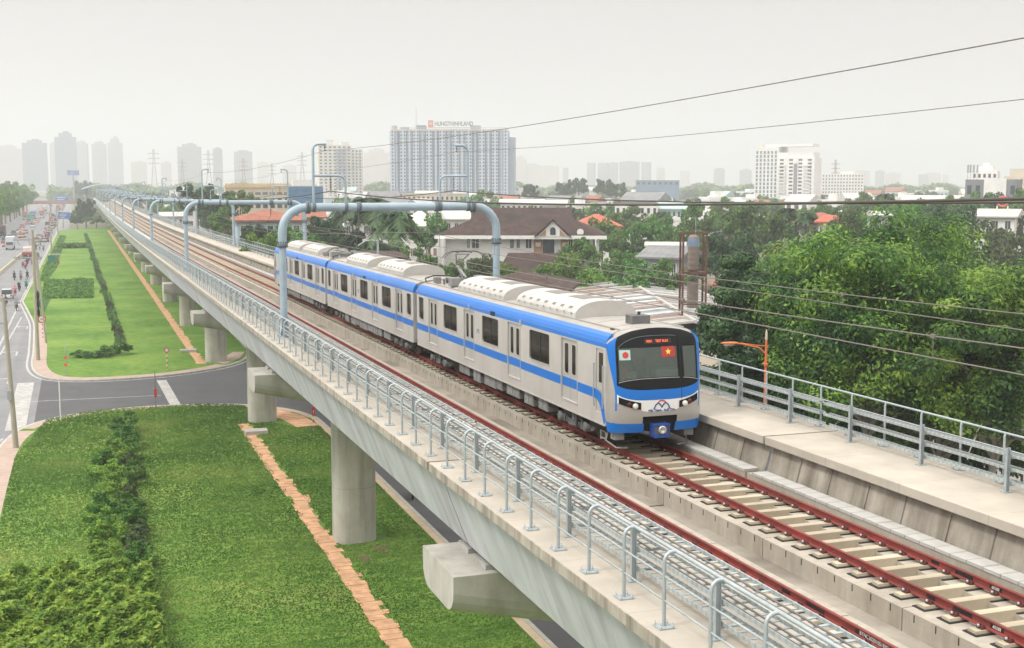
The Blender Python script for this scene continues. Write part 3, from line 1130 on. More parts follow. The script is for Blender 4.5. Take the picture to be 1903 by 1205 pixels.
        if cab_at:
            a, b = (.17, .74) if cab_at == 'front' else (length - .74, length - .17)
            xo = s * (HW - .03)
            d = MB()
            d.box(min(xo, xo - s * .03), a, 1.14, max(xo, xo - s * .03), b, 3.02)
            cd_ = d.build("cab_door", m_door, t)
            p = MB()
            p.box(min(xo, xo + s * .008), a + .10, 2.02, max(xo, xo + s * .008), b - .18, 2.90)
            p.build("pane", m_pane, cd_)
            for yy in (a - .04, b + .06):
                p = MB()
                p.tube([(s * (HW + .05), yy, 1.3), (s * (HW + .05), yy, 2.55)], .016, 6)
                for zz in (1.3, 2.55):
                    p.tube([(s * HW, yy, zz), (s * (HW + .05), yy, zz)], .016, 6)
                p.build("handrail", m_galv, t)
        # waist stripe pieces between the doors, sweeping down to the blue skirt at a cab
        edges = sorted([(a, b) for a, b in doors])
        y = Y0 if cab_at != 'front' else .80
        end = Y1 if cab_at != 'rear' else length - .80
        st = MB()
        for a, b in edges + [(end, end)]:
            a2 = a - .052 if a != end else end
            st.box(min(s * (HW + .0005), s * (HW + .004)), y, 1.52, max(s * (HW + .0005), s * (HW + .004)), a2, 1.80)
            y = b + .052
        if cab_at:
            m = (lambda q: q) if cab_at == 'front' else (lambda q: length - q)
            up = [(.80, 1.80), (.55, 1.78), (.36, 1.70), (.20, 1.52), (.08, 1.25), (0.0, .95)]
            lo = [(.80, 1.52), (.62, 1.50), (.48, 1.42), (.34, 1.24), (.22, 1.00), (.12, .80)]
            for i in range(5):
                q = [up[i], up[i + 1], lo[i + 1], lo[i]]
                st.prism([(m(yy), zz) for yy, zz in q], 'x', s * (HW + .0005), s * (HW + .004))
        st.build("waist_stripe", m_blue, t)
        # door lamps on the gutter
        for yy in (length * .34, length * .62):
            p = MB()
            p.box(min(s * (HW), s * (HW + .05)), yy, 3.06, max(s * HW, s * (HW + .05)), yy + .12, 3.22)
            p.build("side_lamp", m_alu, t)
        p = MB()
        yy = length * .48
        p.box(min(s * (HW + .001), s * (HW + .022)), yy, 3.09, max(s * (HW + .001), s * (HW + .022)), yy + .42, 3.24)
        p.build("side_display", m_black, t)
    # underfloor: bogies, cases, pipes
    un = MB()
    un.box(-1.3, Y0 + .3, .55, 1.3, Y1 - .3, .80)
    un.box(-.5, Y0 + .5, .35, .5, Y1 - .5, .55)
    un.build("underframe", m_dark, t)
    rnd = random.Random(int(yoff * 7) + 3)
    for c in (2.95, length - 2.95):
        bg_ = MB()
        for s in (-1, 1):
            bg_.prism([(c - 1.55, .50), (c - 1.2, .62), (c - .5, .44), (c + .5, .44), (c + 1.2, .62), (c + 1.55, .50), (c + 1.4, .36), (c + .6, .24), (c - .6, .24), (c - 1.4, .36)], 'x', s * 1.05, s * 1.2)
            bg_.lathe([(.21, .50), (.21, .86)], (s * 1.12, c, 0), 10)
            for q in (-1.05, 1.05):
                bg_.lathe([(.16, s * 1.04), (.16, s * 1.34), (.12, s * 1.37)], (0, c + q, .43), 10, 'x')
                bg_.box(min(s * 1.1, s * 1.3), c + q - .22, .58, max(s * 1.1, s * 1.3), c + q + .22, .74)
                bg_.tube([(s * 1.27, c + q * .62, .78), (s * 1.29, c + q * .7, .3)], .035, 6)
            bg_.tube([(s * 1.30, c - .3, .76), (s * 1.30, c - .3, .34), (s * 1.30, c + .25, .30)], .05, 6)
        bg_.box(-1.06, c - .22, .34, 1.06, c + .22, .52)
        bo = bg_.build("bogie", m_under, t)
        for q in (-1.05, 1.05):
            wh = MB()
            for s in (-1, 1):
                wh.lathe([(.08, s * .66), (.455, s * .665), (.455, s * .685), (.43, s * .69), (.425, s * .80), (.33, s * .805), (.30, s * .785), (.14, s * .785), (.12, s * .86)], (0, c + q, .425), 18, 'x')
            wh.tube([(-.7, c + q, .425), (.7, c + q, .425)], .08, 8)
            wh.build("wheelset", m_wheel, bo)
    y = 5.1
    while y < length - 5.6:
        ln = rnd.choice([.65, .9, 1.1, 1.4])
        zb_ = rnd.choice([.28, .32, .36])
        for s in (-1, 1):
            e = MB()
            e.box(min(s * .72, s * 1.32), y, zb_, max(s * .72, s * 1.32), y + ln, .79)
            e.box(min(s * 1.32, s * 1.335), y + .05, zb_ + .05, max(s * 1.32, s * 1.335), y + ln / 2 - .03, .74)
            e.box(min(s * 1.32, s * 1.335), y + ln / 2 + .03, zb_ + .05, max(s * 1.32, s * 1.335), y + ln - .05, .74)
            for q in (.12, ln - .12):
                e.box(min(s * 1.33, s * 1.35), y + q - .03, zb_ + .12, max(s * 1.33, s * 1.35), y + q + .03, zb_ + .18)
            e.build("equipment_case", m_equip, t)
        y += ln + rnd.choice([.06, .12, .5])
    # two air conditioners
    aw = 1.02
    spans = [(3.4, 9.0), (10.4, 16.2)] if cab_at == 'front' else ([(length - 9.0, length - 3.4), (length - 16.2, length - 10.4)] if cab_at == 'rear' else [(3.5, 9.1), (11.4, 16.9)])
    for a, b in spans:
        u = MB()
        arch = [(aw * cos(q), 3.78 + .38 * sin(q)) for q in [pi * i / 16 for i in range(17)]]
        u.prism([(-aw - .02, 3.60), (aw + .02, 3.60), (aw + .02, 3.78)] + arch[1:-1] + [(-aw - .02, 3.78)], 'y', a, b)
        un_ = u.build("air_conditioner", m_acu, t, bevel=.012)
        for q in range(7):
            yy = a + .5 + q * (b - a - 1.0) / 6.2
            for i in (2, 13):
                u = MB()
                c_ = pi * (i + .5) / 16
                c2 = pi * (i + 1.4) / 16
                p0, p1 = (aw * cos(c_), 3.78 + .38 * sin(c_)), (aw * cos(c2), 3.78 + .38 * sin(c2))
                n_ = (cos((c_ + c2) / 2) * .012, sin((c_ + c2) / 2) * .012)
                u.prism([(p0[0] - n_[0], p0[1] - n_[1]), (p0[0] + n_[0], p0[1] + n_[1]), (p1[0] + n_[0], p1[1] + n_[1]), (p1[0] - n_[0], p1[1] - n_[1])], 'y', yy, yy + .26)
                u.build("vent_grille", m_grille, un_)
        for yf in (.28, .68):
            u = MB()
            yc = a + (b - a) * yf
            pts = [(pi * q / 16) for q in (6.0, 7.3, 8.7, 10.0)]
            ringp = [(aw * cos(q) * 1.005, 3.78 + .39 * sin(q)) for q in pts]
            u.prism(ringp + [(x, z - .03) for x, z in ringp[::-1]], 'y', yc - .65, yc + .65)
            u.build("fan_cover", m_grille, un_)
        u = MB()
        for q in range(9):
            yy = a + .3 + q * (b - a - .6) / 8
            for s in (-1, 1):
                u.box(s * (aw + .02) - .02, yy, 3.72, s * (aw + .02) + .02, yy + .08, 3.80)
        u.build("latch", m_galv, un_)
    return t

TG = "cars of the metro train"
car1 = car("blue and white front car of the metro train with the black windscreen", 0, 21.25, [(2.2, 3.5), (7.4, 8.7), (12.72, 14.02), (17.95, 19.25)], [(4.55, 6.45), (9.75, 11.68), (14.98, 16.92)], [(20.1, 20.88)], 'front', TG)
car2 = car("middle car of the metro train between the two cab cars", 21.92, 20.75, [(1.98, 3.28), (7.13, 8.43), (12.28, 13.62), (17.43, 18.77)], [(4.28, 6.18), (9.40, 11.28), (14.62, 16.55)], [(.38, 1.15), (19.6, 20.4)], None, TG)
car3 = car("tail car of the metro train, partly behind the portal post", 43.34, 20.9, [(2.0, 3.3), (7.2, 8.5), (12.4, 13.7), (17.4, 18.7)], [(4.35, 6.25), (9.55, 11.45), (14.6, 16.5)], [(.4, 1.15)], 'rear', TG)

# gangways
for c_, y0, y1 in ((car1, 21.25, 21.92), (car2, 20.75, 21.42)):
    b = MB()
    b.prism([(-1.36, .95), (1.36, .95), (1.36, 3.15), (1.15, 3.45), (.7, 3.56), (-.7, 3.56), (-1.15, 3.45), (-1.36, 3.15)], 'y', y0 + .002, y1 - .002)
    b.build("gangway", m_gap, c_)
    b = MB()
    b.tube([(-1.2, y0 - .6, 3.66), (-1.1, y0 - .1, 3.78), (-.6, (y0 + y1) / 2, 3.86), (.3, y1 + .2, 3.80), (.7, y1 + .5, 3.72)], .03, 6)
    b.tube([(-1.28, y0 + .1, .9), (-1.30, (y0 + y1) / 2, .62), (-1.28, y1 - .1, .9)], .03, 6)
    b.build("jumper_cable", m_dark, c_)

# ---------------- the nose
def nose_pt(s, z, off=0.0):
    phi = s * pi / 2
    n = 3.4
    sx = abs(sin(phi)) ** (2 / n)
    dy = 1 - abs(cos(phi)) ** (2 / n)
    if z <= ZT:
        hw = HW
    else:
        hw = float(np.interp(z, [q[1] for q in ROOFP], [q[0] for q in ROOFP]))
    if z < 1.15:
        hw = HW - .05 * ((1.15 - z) / .5) ** 2
    x = (1 if s >= 0 else -1) * sx * hw
    rake = .34 * max(0, (z - 1.55) / 2.1) ** 1.6
    tuck = .10 * max(0, (1.15 - z) / .55) ** 1.5
    y = -.58 + rake + tuck
    y = y + (0.0 - y) * dy
    nx = sx ** (n - 1) * (1 if s >= 0 else -1)
    ny = -(1 - sx ** n) ** ((n - 1) / n) if sx < 1 else 0
    ln = hypot(nx, ny) or 1
    return (x + off * nx / ln, y + off * ny / ln, z)

def s_of(x):
    return (1 if x >= 0 else -1) * 2 / pi * math.asin(min(1, (abs(x) / HW) ** 1.7))
def nose_x(x, z, off=0.0):
    return nose_pt(s_of(x), z, off)
SM = .60                                         # half width of the black mask along the nose
def arch(s):
    return float(np.interp(abs(s), [0, .2, .4, .545, .7, 1.0], [3.655, 3.645, 3.585, 3.47, 3.37, 3.20]))
q2 = lambda s, a, b: a + b * (s / SM) ** 2
f_mask = lambda s: q2(s, 1.88, .16)
f_band = lambda s: q2(s, 1.58, .20)
f_white = lambda s: 1.235 + .065 * (min(abs(s), .14) / .14) ** 2 + max(0, abs(s) - .14) * .50
f_skirt = lambda s: .90 + .05 * abs(s)
def strip(name, mat, parent, s0, s1, lo, hi, nu=24, nv=6, off=0.0):
    b = MB()
    def P(u, v):
        s = s0 + (s1 - s0) * u
        a, c = lo(s), hi(s)
        return nose_pt(s, a + (c - a) * v, off)
    b.grid(P, nu, nv)
    return b.build(name, mat, parent)
cst = lambda z: (lambda s: z)
def nose(t, detailed=True):
    # blue skirt with the coupler recess
    strip("nose_skirt", m_blue, t, -1, -.105, cst(.64), f_skirt, 24, 4)
    strip("nose_skirt", m_blue, t, .105, 1, cst(.64), f_skirt, 24, 4)
    # silver belt above, open at the recess
    for a, b_ in ((-.66, -.12), (.12, .66)):
        strip("silver_belt", m_silver, t, a, b_, f_skirt, f_white, 20, 5)
    strip("silver_belt", m_silver, t, -.12, .12, cst(1.11), f_white, 8, 3)
    # silver corner triangles with the blue corner posts inside them
    se = lambda z: float(np.interp(z, [1.30, 1.70, 1.95, 2.3, 2.7, 3.05, 3.7], [.66, .645, .67, .75, .88, .99, 1.0]))
    for sg in (-1, 1):
        b = MB()
        b.grid(lambda u, v: nose_pt(sg * (.66 + .34 * u), f_skirt(.8) + (1.30 - f_skirt(.8)) * v), 12, 6)
        b.grid(lambda u, v: (lambda z: nose_pt(sg * (se(z) + (1 - se(z)) * u), z))(1.30 + 1.76 * v), 12, 24)
        b.build("silver_corner", m_silver, t)
        b = MB()
        def P(u, v):
            z0 = f_band(SM)
            z = z0 + (arch(SM) + .02 - z0) * v
            s_in, s_out = SM, se(z)
            return nose_pt(sg * (s_in + (s_out - s_in) * u), min(z, arch(s_in + (s_out - s_in) * u)))
        b.grid(P, 12, 40)
        b.grid(lambda u, v: nose_pt(sg * (SM + (.66 - SM) * u), 1.30 + (f_band(SM) - 1.30) * v), 4, 4)
        b.build("corner_post", m_blue, t)
    strip("blue_band", m_blue, t, -SM, SM, f_band, f_mask, 32, 5)
    strip("white_band", m_white, t, -SM, SM, f_white, f_band, 32, 5)
    # black mask round the two panes
    zg0 = lambda s: 2.24 - .12 * (s / SM) ** 2
    zg1 = lambda s: 3.10
    sl0, sl1, sr0, sr1 = -.53, s_of(.60), s_of(.80), .53
    strip("front_mask", m_mask, t, -SM, SM, f_mask, zg0, 32, 5)
    strip("front_mask", m_mask, t, -SM, SM, zg1, arch, 32, 8)
    strip("front_mask", m_mask, t, -SM, sl0, zg0, zg1, 4, 10)
    strip("front_mask", m_mask, t, sl1, sr0, zg0, zg1, 6, 10)
    strip("front_mask", m_mask, t, sr1, SM, zg0, zg1, 4, 10)
    strip("windscreen", m_glass, t, sl0, sl1, zg0, zg1, 20, 10, -.006)
    strip("side_windscreen", m_glass, t, sr0, sr1, zg0, zg1, 10, 10, -.006)
    # panel lines: escape door joint, sill of the glass, dark brow line
    b = MB()
    b.tube([nose_x(.70, z, .003) for z in np.linspace(1.33, 3.50, 26)], .007, 4)
    b.build("door_seam", m_black, t)
    b = MB()
    b.tube([nose_pt(s, zg0(s) - .03, .006) for s in np.linspace(-.54, s_of(.64), 24)], .008, 4)
    b.tube([nose_pt(s, zg0(s) - .03, .006) for s in np.linspace(s_of(.77), .57, 8)], .008, 4)
    b.build("glass_sill", m_alu, t)
    b = MB()
    b.tube([nose_pt(s, 3.10 + .33 * (1 - (s / .53) ** 2) , .004) for s in np.linspace(-.53, s_of(.64), 28)], .008, 4)
    b.build("brow_line", m_collar, t)
    # roof cap: fair the nose into the roof
    b = MB()
    def RC(u, v):
        s = -1 + 2 * u
        p = nose_pt(s, arch(s))
        z = p[2] if abs(p[0]) >= 1.2 else float(np.interp(abs(p[0]), [q[0] for q in ROOFP[::-1]], [q[1] for q in ROOFP[::-1]]))
        return (p[0], p[1] + (0.02 - p[1]) * v, p[2] + (max(z, p[2]) - p[2]) * v)
    b.grid(RC, 40, 4)
    b.build("roof_cap", m_roof, t, (0, 0, -.004))
    # headlights
    for sg in (-1, 1):
        b = MB()
        lo = lambda s: f_white(s) + .012
        hi = lambda s: 1.52 + .17 * (abs(s) - .14) / .36
        def P(u, v, sg=sg):
            s = .142 + (.55 - .142) * u
            return nose_pt(sg * s, lo(s) + (hi(s) - lo(s)) * v, .014)
        b.grid(P, 14, 5)
        hl = b.build("headlight", m_mask, t)
        c = nose_pt(sg * .225, 1.435, .02)
        b = MB()
        b.lathe([(.07, 0), (.07, -.025), (.05, -.04), (.0, -.045)], (0, 0, 0), 16, 'y')
        b.build("lens", m_lens, hl, c)
        b = MB()
        b.lathe([(.088, 0), (.088, -.022), (.071, -.022), (.071, 0)], (0, 0, 0), 16, 'y')
        b.build("lens_ring", m_alu, hl, c)
        c = nose_pt(sg * .32, 1.49, .018)
        b = MB()
        b.lathe([(.065, 0), (.06, -.02), (.0, -.025)], (0, 0, 0), 12, 'y')
        b.build("tail_lens", M("tail lens", (0.10, 0.015, 0.015), 0.15, 0.1, 5), hl, c)
    # destination display and its red letters
    b = MB()
    b.grid(lambda u, v: nose_x(-.42 + .87 * u, 3.20 + .14 * v, .004), 8, 2)
    dd = b.build("destination_display", m_black, t)
    text("display_text", "0801", .10, m_led, dd, (nose_x(-.26, 3.27, .012)), (pi / 2 - .28, 0, 0), .001, sx=1.0)
    text("display_text", "TEST RUN", .105, m_led, dd, (nose_x(.14, 3.27, .012)), (pi / 2 - .28, 0, 0), .001, sx=.85)
    # two flags inside the windscreen
    def flag(s0, s1, z0, z1, mat):
        b = MB()
        b.grid(lambda u, v: nose_pt(s0 + (s1 - s0) * u, z0 + (z1 - z0) * v, .004), 6, 4)
        return b.build("flag_sticker", mat, t)
    fj = flag(-.50, -.272, 2.76, 3.05, m_cyanw)
    fj['label'] = "flag sticker with a red disc"
    c = nose_pt(-.36, 2.905, .007)
    b = MB(); b.lathe([(.092, 0), (.092, -.004)], (0, 0, 0), 20, 'y'); b.build("flag_disc", m_red, fj, c, (-.2, 0, -.12))
    fv = flag(s_of(.10), s_of(.54), 2.80, 3.11, M("flag red", (0.38, 0.04, 0.04), 0.5, 0.05, 4))
    fv['label'] = "red flag sticker with a yellow star"
    b = MB()
    st = []
    for i in range(10):
        r = .105 if i % 2 == 0 else .042
        st.append((r * sin(i * pi / 5), r * cos(i * pi / 5)))
    b.prism(st, 'y', -.004, 0)
    b.build("flag_star", m_yel, fv, nose_x(.32, 2.955, .008), (-.22, 0, 0))
    # emblem on the white band: blue M under a red arc, with the line name below
    c = V(nose_x(.05, 1.42, .005))
    em = MB()
    for p in (((-.25, -.10), (-.20, .01), (-.12, .075), (-.05, .02), (0, -.06)), ((0, -.06), (.05, .02), (.12, .075), (.20, .01), (.25, -.10))):
        for i in range(len(p) - 1):
            (x0, z0), (x1, z1) = p[i], p[i + 1]
            dx, dz = x1 - x0, z1 - z0
            ln = hypot(dx, dz)
            nx_, nz_ = -dz / ln * .02, dx / ln * .02
            ex, ez = dx / ln * .012, dz / ln * .012
            em.prism([(x0 + nx_ - ex, z0 + nz_ - ez), (x0 - nx_ - ex, z0 - nz_ - ez), (x1 - nx_ + ex, z1 - nz_ + ez), (x1 + nx_ + ex, z1 + nz_ + ez)], 'y', -.003 - .0006 * i, 0)
    eo = em.build("emblem", m_navy, t, c)
    em = MB()
    a0 = [(radians(q)) for q in range(42, 139, 12)]
    outer_ = [(.17 * cos(q), -.01 + .155 * sin(q)) for q in a0]
    inner_ = [(.135 * cos(q), -.01 + .115 * sin(q)) for q in a0]
    em.prism(outer_ + inner_[::-1], 'y', -.004, 0)
    em.build("emblem_arc", m_red, eo, (0, -.001, .012))
    text("line_name", "Bến Thành - Suối Tiên", .094, m_navy, t, nose_x(.05, 1.272, .008), (pi / 2, 0, 0), .001, bold=.004)
    # recess and coupler
    b = MB()
    b.box(-.66, -.30, .56, .66, -.05, 1.13)
    b.build("coupler_recess", m_dark, t)
    b = MB()
    b.tube([(0, -.1, .72), (0, -.62, .70)], .09, 8)
    b.box(-.22, -.86, .58, .22, -.62, .84)
    b.tube([(-.62, -.30, .66), (-.3, -.62, .60), (-.12, -.55, .62)], .06, 8)
    cp_ = b.build("coupler", m_under, t, (0, .2, -.02), bevel=.02)
    b = MB()
    b.box(-.27, -.885, .842, .27, -.60, .90)
    b.box(-.26, -.88, .52, -.18, -.62, .578)
    b.box(-.24, -.89, .50, .24, -.862, .60)
    b.box(-.27, -.87, .56, -.222, -.62, .84)
    b.box(.222, -.87, .56, .27, -.62, .84)
    b.build("coupler_plate", M("coupler dark blue", (0.02, 0.07, 0.30), .5, .1, 3), cp_)
    b = MB()
    b.lathe([(.12, 0), (.12, -.05), (.08, -.06), (.06, -.02), (.0, -.02)], (.02, -.87, .73), 14, 'y')
    b.build("coupler_face", m_alu, cp_)
    b = MB()
    for s in (-1, 1):
        b.box(s * 1.12 - .15, -.2, .40, s * 1.12 + .15, .1, .66)
        b.tube([(s * 1.22, .3, .8), (s * 1.30, .35, .3), (s * 1.15, -.05, .14), (s * .8, -.1, .12)], .03, 6)
        b.box(s * 1.26 - .02, .45, .25, s * 1.26 + .02, .49, .8)
        b.box(s * 1.26 - .02, .80, .25, s * 1.26 + .02, .84, .8)
        for zz in (.3, .52, .74):
            b.box(s * 1.26 - .025, .49, zz, s * 1.26 + .025, .80, zz + .03)
    b.build("cab_step", m_equip, t)
    # cab interior
    b = MB()
    b.box(-1.36, 1.30, 1.10, 1.36, 1.36, 3.3)
    b.build("cab_bulkhead", m_teal, t)
    b = MB()
    b.box(-1.1, -.12, 1.1, 1.0, .35, 2.12)
    b.box(.1, -.1, 2.12, .95, .3, 2.38)
    b.box(-.95, .3, 2.12, -.35, .5, 2.3)
    b.build("console", m_teal, t)
    b = MB()
    b.box(-.25, .95, 1.2, .25, 1.10, 2.6)
    b.box(-.22, .70, 1.55, .22, .95, 1.7)
    b.build("driver_seat", m_dark, t)
    b = MB()
    b.lathe([(.07, 2.14), (.085, 2.18), (.085, 2.42), (.05, 2.48), (.03, 2.55)], (-.85, .1, 0), 10)
    b.build("fire_extinguisher", m_red, t)
    b = MB()
    b.box(-.12, 1.27, 2.85, .1, 1.295, 3.05)
    b.build("notice_sheet", m_cyanw, t)
nose(car1)
# rear nose of the tail car, hidden but for its side: the same shape turned round, as a plain closed end
b = MB()
b.grid(lambda u, v: (lambda p: (p[0], 20.9 - p[1], p[2]))(nose_pt(-1 + 2 * u, .7 + (arch(-1 + 2 * u) - .7) * v)), 32, 16)
b.build("rear_nose", m_mask, car3)
b = MB()
b.grid(lambda u, v: (lambda p: (p[0], 20.9 - p[1], p[2]))(nose_pt(-1 + .55 * u, .66 + 2.6 * v, .006)), 10, 16)
b.build("rear_corner", m_silver, car3)

# roof gear of the front car: antenna box near the nose, pantograph at the rear end
b = MB()
b.box(-.30, .75, 3.66, .30, 1.25, 3.92)
ab = b.build("antenna_box", m_under, car1, bevel=.02)
b = MB()
b.tube([(0, .95, 3.92), (.02, .95, 4.02)], .05, 8)
b.build("antenna", m_dark, ab)
b = MB()
b.box(-1.12, .30, 3.555, -.86, .52, 3.60)
b.build("roof_notch", m_dark, car1)  # black block added to stand for the dark notch at the roof corner

def pantograph(t, y, raised):
    b = MB()
    for s in (-1, 1):
        b.box(s * .55 - .05, y - .75, 3.82, s * .55 + .05, y + .75, 3.90)
        for q in (-.65, .65):
            b.lathe([(.09, 3.65), (.05, 3.68), (.09, 3.71), (.05, 3.75), (.09, 3.78), (.05, 3.82)], (s * .55, y + q, 0), 10)
    b.box(-.55, y + .45, 3.83, .55, y + .55, 3.89)
    b.box(-.55, y - .55, 3.83, .55, y - .45, 3.89)
    base = b.build("pantograph_base", m_under, t)
    a = MB()
    if raised:
        el = (0, y + .95, 4.42)
        top = (0, y - .15, 5.00)
        a.tube([(0, y - .45, 3.92), el], .06, 8)
        a.tube([(-.12, y - .35, 3.90), (0, y + .9, 4.36)], .02, 5)
        a.tube([el, (-.3, y + .1, 4.94)], .032, 6)
        a.tube([el, (.3, y + .1, 4.94)], .032, 6)
        a.tube([(-.3, y + .1, 4.94), (.3, y + .1, 4.94)], .025, 6)
    else:
        top = (0, y - .1, 4.12)
        a.tube([(0, y - .55, 3.95), (0, y + .7, 4.02)], .06, 8)
        a.tube([(-.3, y + .7, 4.02), (-.3, y - .3, 4.08)], .035, 6)
        a.tube([(.3, y + .7, 4.02), (.3, y - .3, 4.08)], .035, 6)
    a.build("pantograph_arm", m_equip, base)
    h = MB()
    for q in (-.17, .17):
        h.tube([(-.95, top[1] + q, top[2] - .20), (-.78, top[1] + q, top[2] - .02), (-.55, top[1] + q, top[2] + .07), (.55, top[1] + q, top[2] + .07), (.78, top[1] + q, top[2] - .02), (.95, top[1] + q, top[2] - .20)], .022, 6)
        h.box(-.52, top[1] + q - .03, top[2] + .075, .52, top[1] + q + .03, top[2] + .10)
    for s in (-.3, .3):
        h.tube([(s, top[1] - .17, top[2] + .02), (s, top[1] + .17, top[2] + .02)], .02, 5)
    h.build("pantograph_head", m_under, base)
    for (x, yy, sx, sy, sz) in ((-.75, -1.25, .45, .5, .36), (-.05, -1.3, .6, .35, .28), (.75, -1.2, .4, .6, .3), (.85, .3, .35, .8, .32), (-.9, 1.0, .3, .3, .25)):
        e = MB()
        e.box(x - sx / 2, y + yy - sy / 2, 3.655, x + sx / 2, y + yy + sy / 2, 3.66 + sz)
        e.build("roof_equipment", m_equip, t, bevel=.015)
    e = MB()
    e.tube([(-.75, y - 1.2, 3.95), (-.4, y - .9, 4.1), (0, y - .5, 3.95)], .02, 5)
    for q in (-.9, .95):
        e.lathe([(.05, 3.65), (.03, 3.7), (.06, 3.73), (.03, 3.77), (.06, 3.8), (.03, 3.9)], (q, y - .1, 0), 8)
    e.build("roof_insulator", m_insul, t)
pantograph(car1, 18.9, True)
pantograph(car3, 1.9, False)
# small emblem on the car side between doors
for cc, yy in ((car1, 12.2), (car2, 11.78)):
    em = MB()
    for p in (((-.17, -.07), (-.12, .06), (-.05, .10), (.04, -.03)), ((-.04, -.03), (.05, .10), (.12, .06), (.17, -.07))):
        for i in range(3):
            (x0, z0), (x1, z1) = p[i], p[i + 1]
            dx, dz = x1 - x0, z1 - z0
            ln = hypot(dx, dz)
            nx_, nz_ = -dz / ln * .016, dx / ln * .016
            em.prism([(yy + x0 + nx_, 2.30 + z0 + nz_), (yy + x0 - nx_, 2.30 + z0 - nz_), (yy + x1 - nx_, 2.30 + z1 - nz_), (yy + x1 + nx_, 2.30 + z1 + nz_)], 'x', -HW - .003 - .0004 * i, -HW)
    em.build("side_emblem", m_navy, cc)
# ------------------------------------------------------------------ ground, roads, lawns
m_ground = M("city ground", (0.13, 0.14, 0.09), 0.95, 0.35, 0.02, col2=(0.24, 0.21, 0.16), bump=0.1)
m_asph = M("asphalt", (0.185, 0.19, 0.20), 0.92, 0.12, 0.35, bump=0.1, bscale=30, blotch=0.45, streakcol=(0.26, 0.265, 0.27), streak=0.4, sscale=(1.1, .03, 1))
m_asph2 = M("dark asphalt", (0.085, 0.088, 0.095), 0.92, 0.12, 0.4, bump=0.1, bscale=30, blotch=0.35, streakcol=(0.12, 0.12, 0.125))
m_line = M("worn road paint", (0.40, 0.40, 0.385), 0.9, 0.3, 2.0, blotch=0.6, streakcol=(0.3, 0.3, 0.3))
m_kerb = M("kerb stone", (0.42, 0.41, 0.38), 0.9, 0.15, 2.0, joints=[(1, 1.0, 0.04, 0.4)])
m_pave = M("pinkish paving", (0.40, 0.31, 0.26), 0.92, 0.12, 1.5, bump=0.1, joints=[(1, 0.6, 0.05, 0.25)], blotch=0.3, streakcol=(0.30, 0.26, 0.22))
m_brick = M("orange brick path", (0.58, 0.34, 0.20), 0.92, 0.28, 1.6, bump=0.15, blotch=0.25, streakcol=(0.45, 0.30, 0.18))

def grassmat(name, a, b, c, sc=0.10):
    m = D.materials.new(name)
    m.use_nodes = True
    t = m.node_tree
    L = t.links.new
    bs = t.nodes["Principled BSDF"]
    bs.inputs['Roughness'].default_value = 0.9
    bs.inputs['Specular IOR Level'].default_value = 0.15
    tc = _n(t, "ShaderNodeTexCoord")
    n1 = _n(t, "ShaderNodeTexNoise"); n1.inputs['Scale'].default_value = sc; n1.inputs['Detail'].default_value = 5; n1.inputs['Roughness'].default_value = .6
    mp = _n(t, "ShaderNodeMapping"); mp.inputs['Scale'].default_value = (1, 1.9, 1)
    n2 = _n(t, "ShaderNodeTexNoise"); n2.inputs['Scale'].default_value = 1.1; n2.inputs['Detail'].default_value = 8; n2.inputs['Roughness'].default_value = .75
    n3 = _n(t, "ShaderNodeTexNoise"); n3.inputs['Scale'].default_value = 9.0; n3.inputs['Detail'].default_value = 4; n3.inputs['Roughness'].default_value = .7
    for q in (n1, n3):
        L(tc.outputs['Object'], q.inputs['Vector'])
    L(tc.outputs['Object'], mp.inputs['Vector']); L(mp.outputs[0], n2.inputs['Vector'])
    s = _n(t, "ShaderNodeMath", operation='MULTIPLY_ADD'); s.inputs[1].default_value = 0.55
    L(n2.outputs['Fac'], s.inputs[0])
    s0 = _n(t, "ShaderNodeMath", operation='MULTIPLY'); s0.inputs[1].default_value = 0.45
    L(n1.outputs['Fac'], s0.inputs[0]); L(s0.outputs[0], s.inputs[2])
    s2 = _n(t, "ShaderNodeMath", operation='MULTIPLY_ADD'); s2.inputs[1].default_value = 0.35
    L(n3.outputs['Fac'], s2.inputs[0]); L(s.outputs[0], s2.inputs[2])
    rp = _n(t, "ShaderNodeValToRGB")
    e = rp.color_ramp.elements
    e[0].position = .55; e[0].color = tuple(a) + (1,)
    e[1].position = .82; e[1].color = tuple(c) + (1,)
    k = e.new(.68); k.color = tuple(b) + (1,)
    L(s2.outputs[0], rp.inputs['Fac'])
    L(rp.outputs[0], bs.inputs['Base Color'])
    bp = _n(t, "ShaderNodeBump"); bp.inputs['Strength'].default_value = .7; bp.inputs['Distance'].default_value = .12
    L(s2.outputs[0], bp.inputs['Height']); L(bp.outputs[0], bs.inputs['Normal'])
    return m
m_lawn = grassmat("lawn", (0.045, 0.105, 0.018), (0.115, 0.225, 0.036), (0.26, 0.31, 0.085))
m_lawn_far = grassmat("bright lawn", (0.050, 0.12, 0.020), (0.120, 0.232, 0.036), (0.235, 0.315, 0.07))
m_lawn_dark = grassmat("dark ground cover", (0.02, 0.06, 0.014), (0.035, 0.10, 0.022), (0.06, 0.13, 0.03))

def sheet(name, poly, z, mat, kind='structure', thick=None):
    b = MB()
    if thick:
        b.prism([(p[0], p[1]) for p in poly], 'z', z - thick, z)
    else:
        b.add([(p[0], p[1], z) for p in poly], [list(range(len(poly)))])
    o = b.build(name, mat)
    if kind:
        o['kind'] = kind
    return o

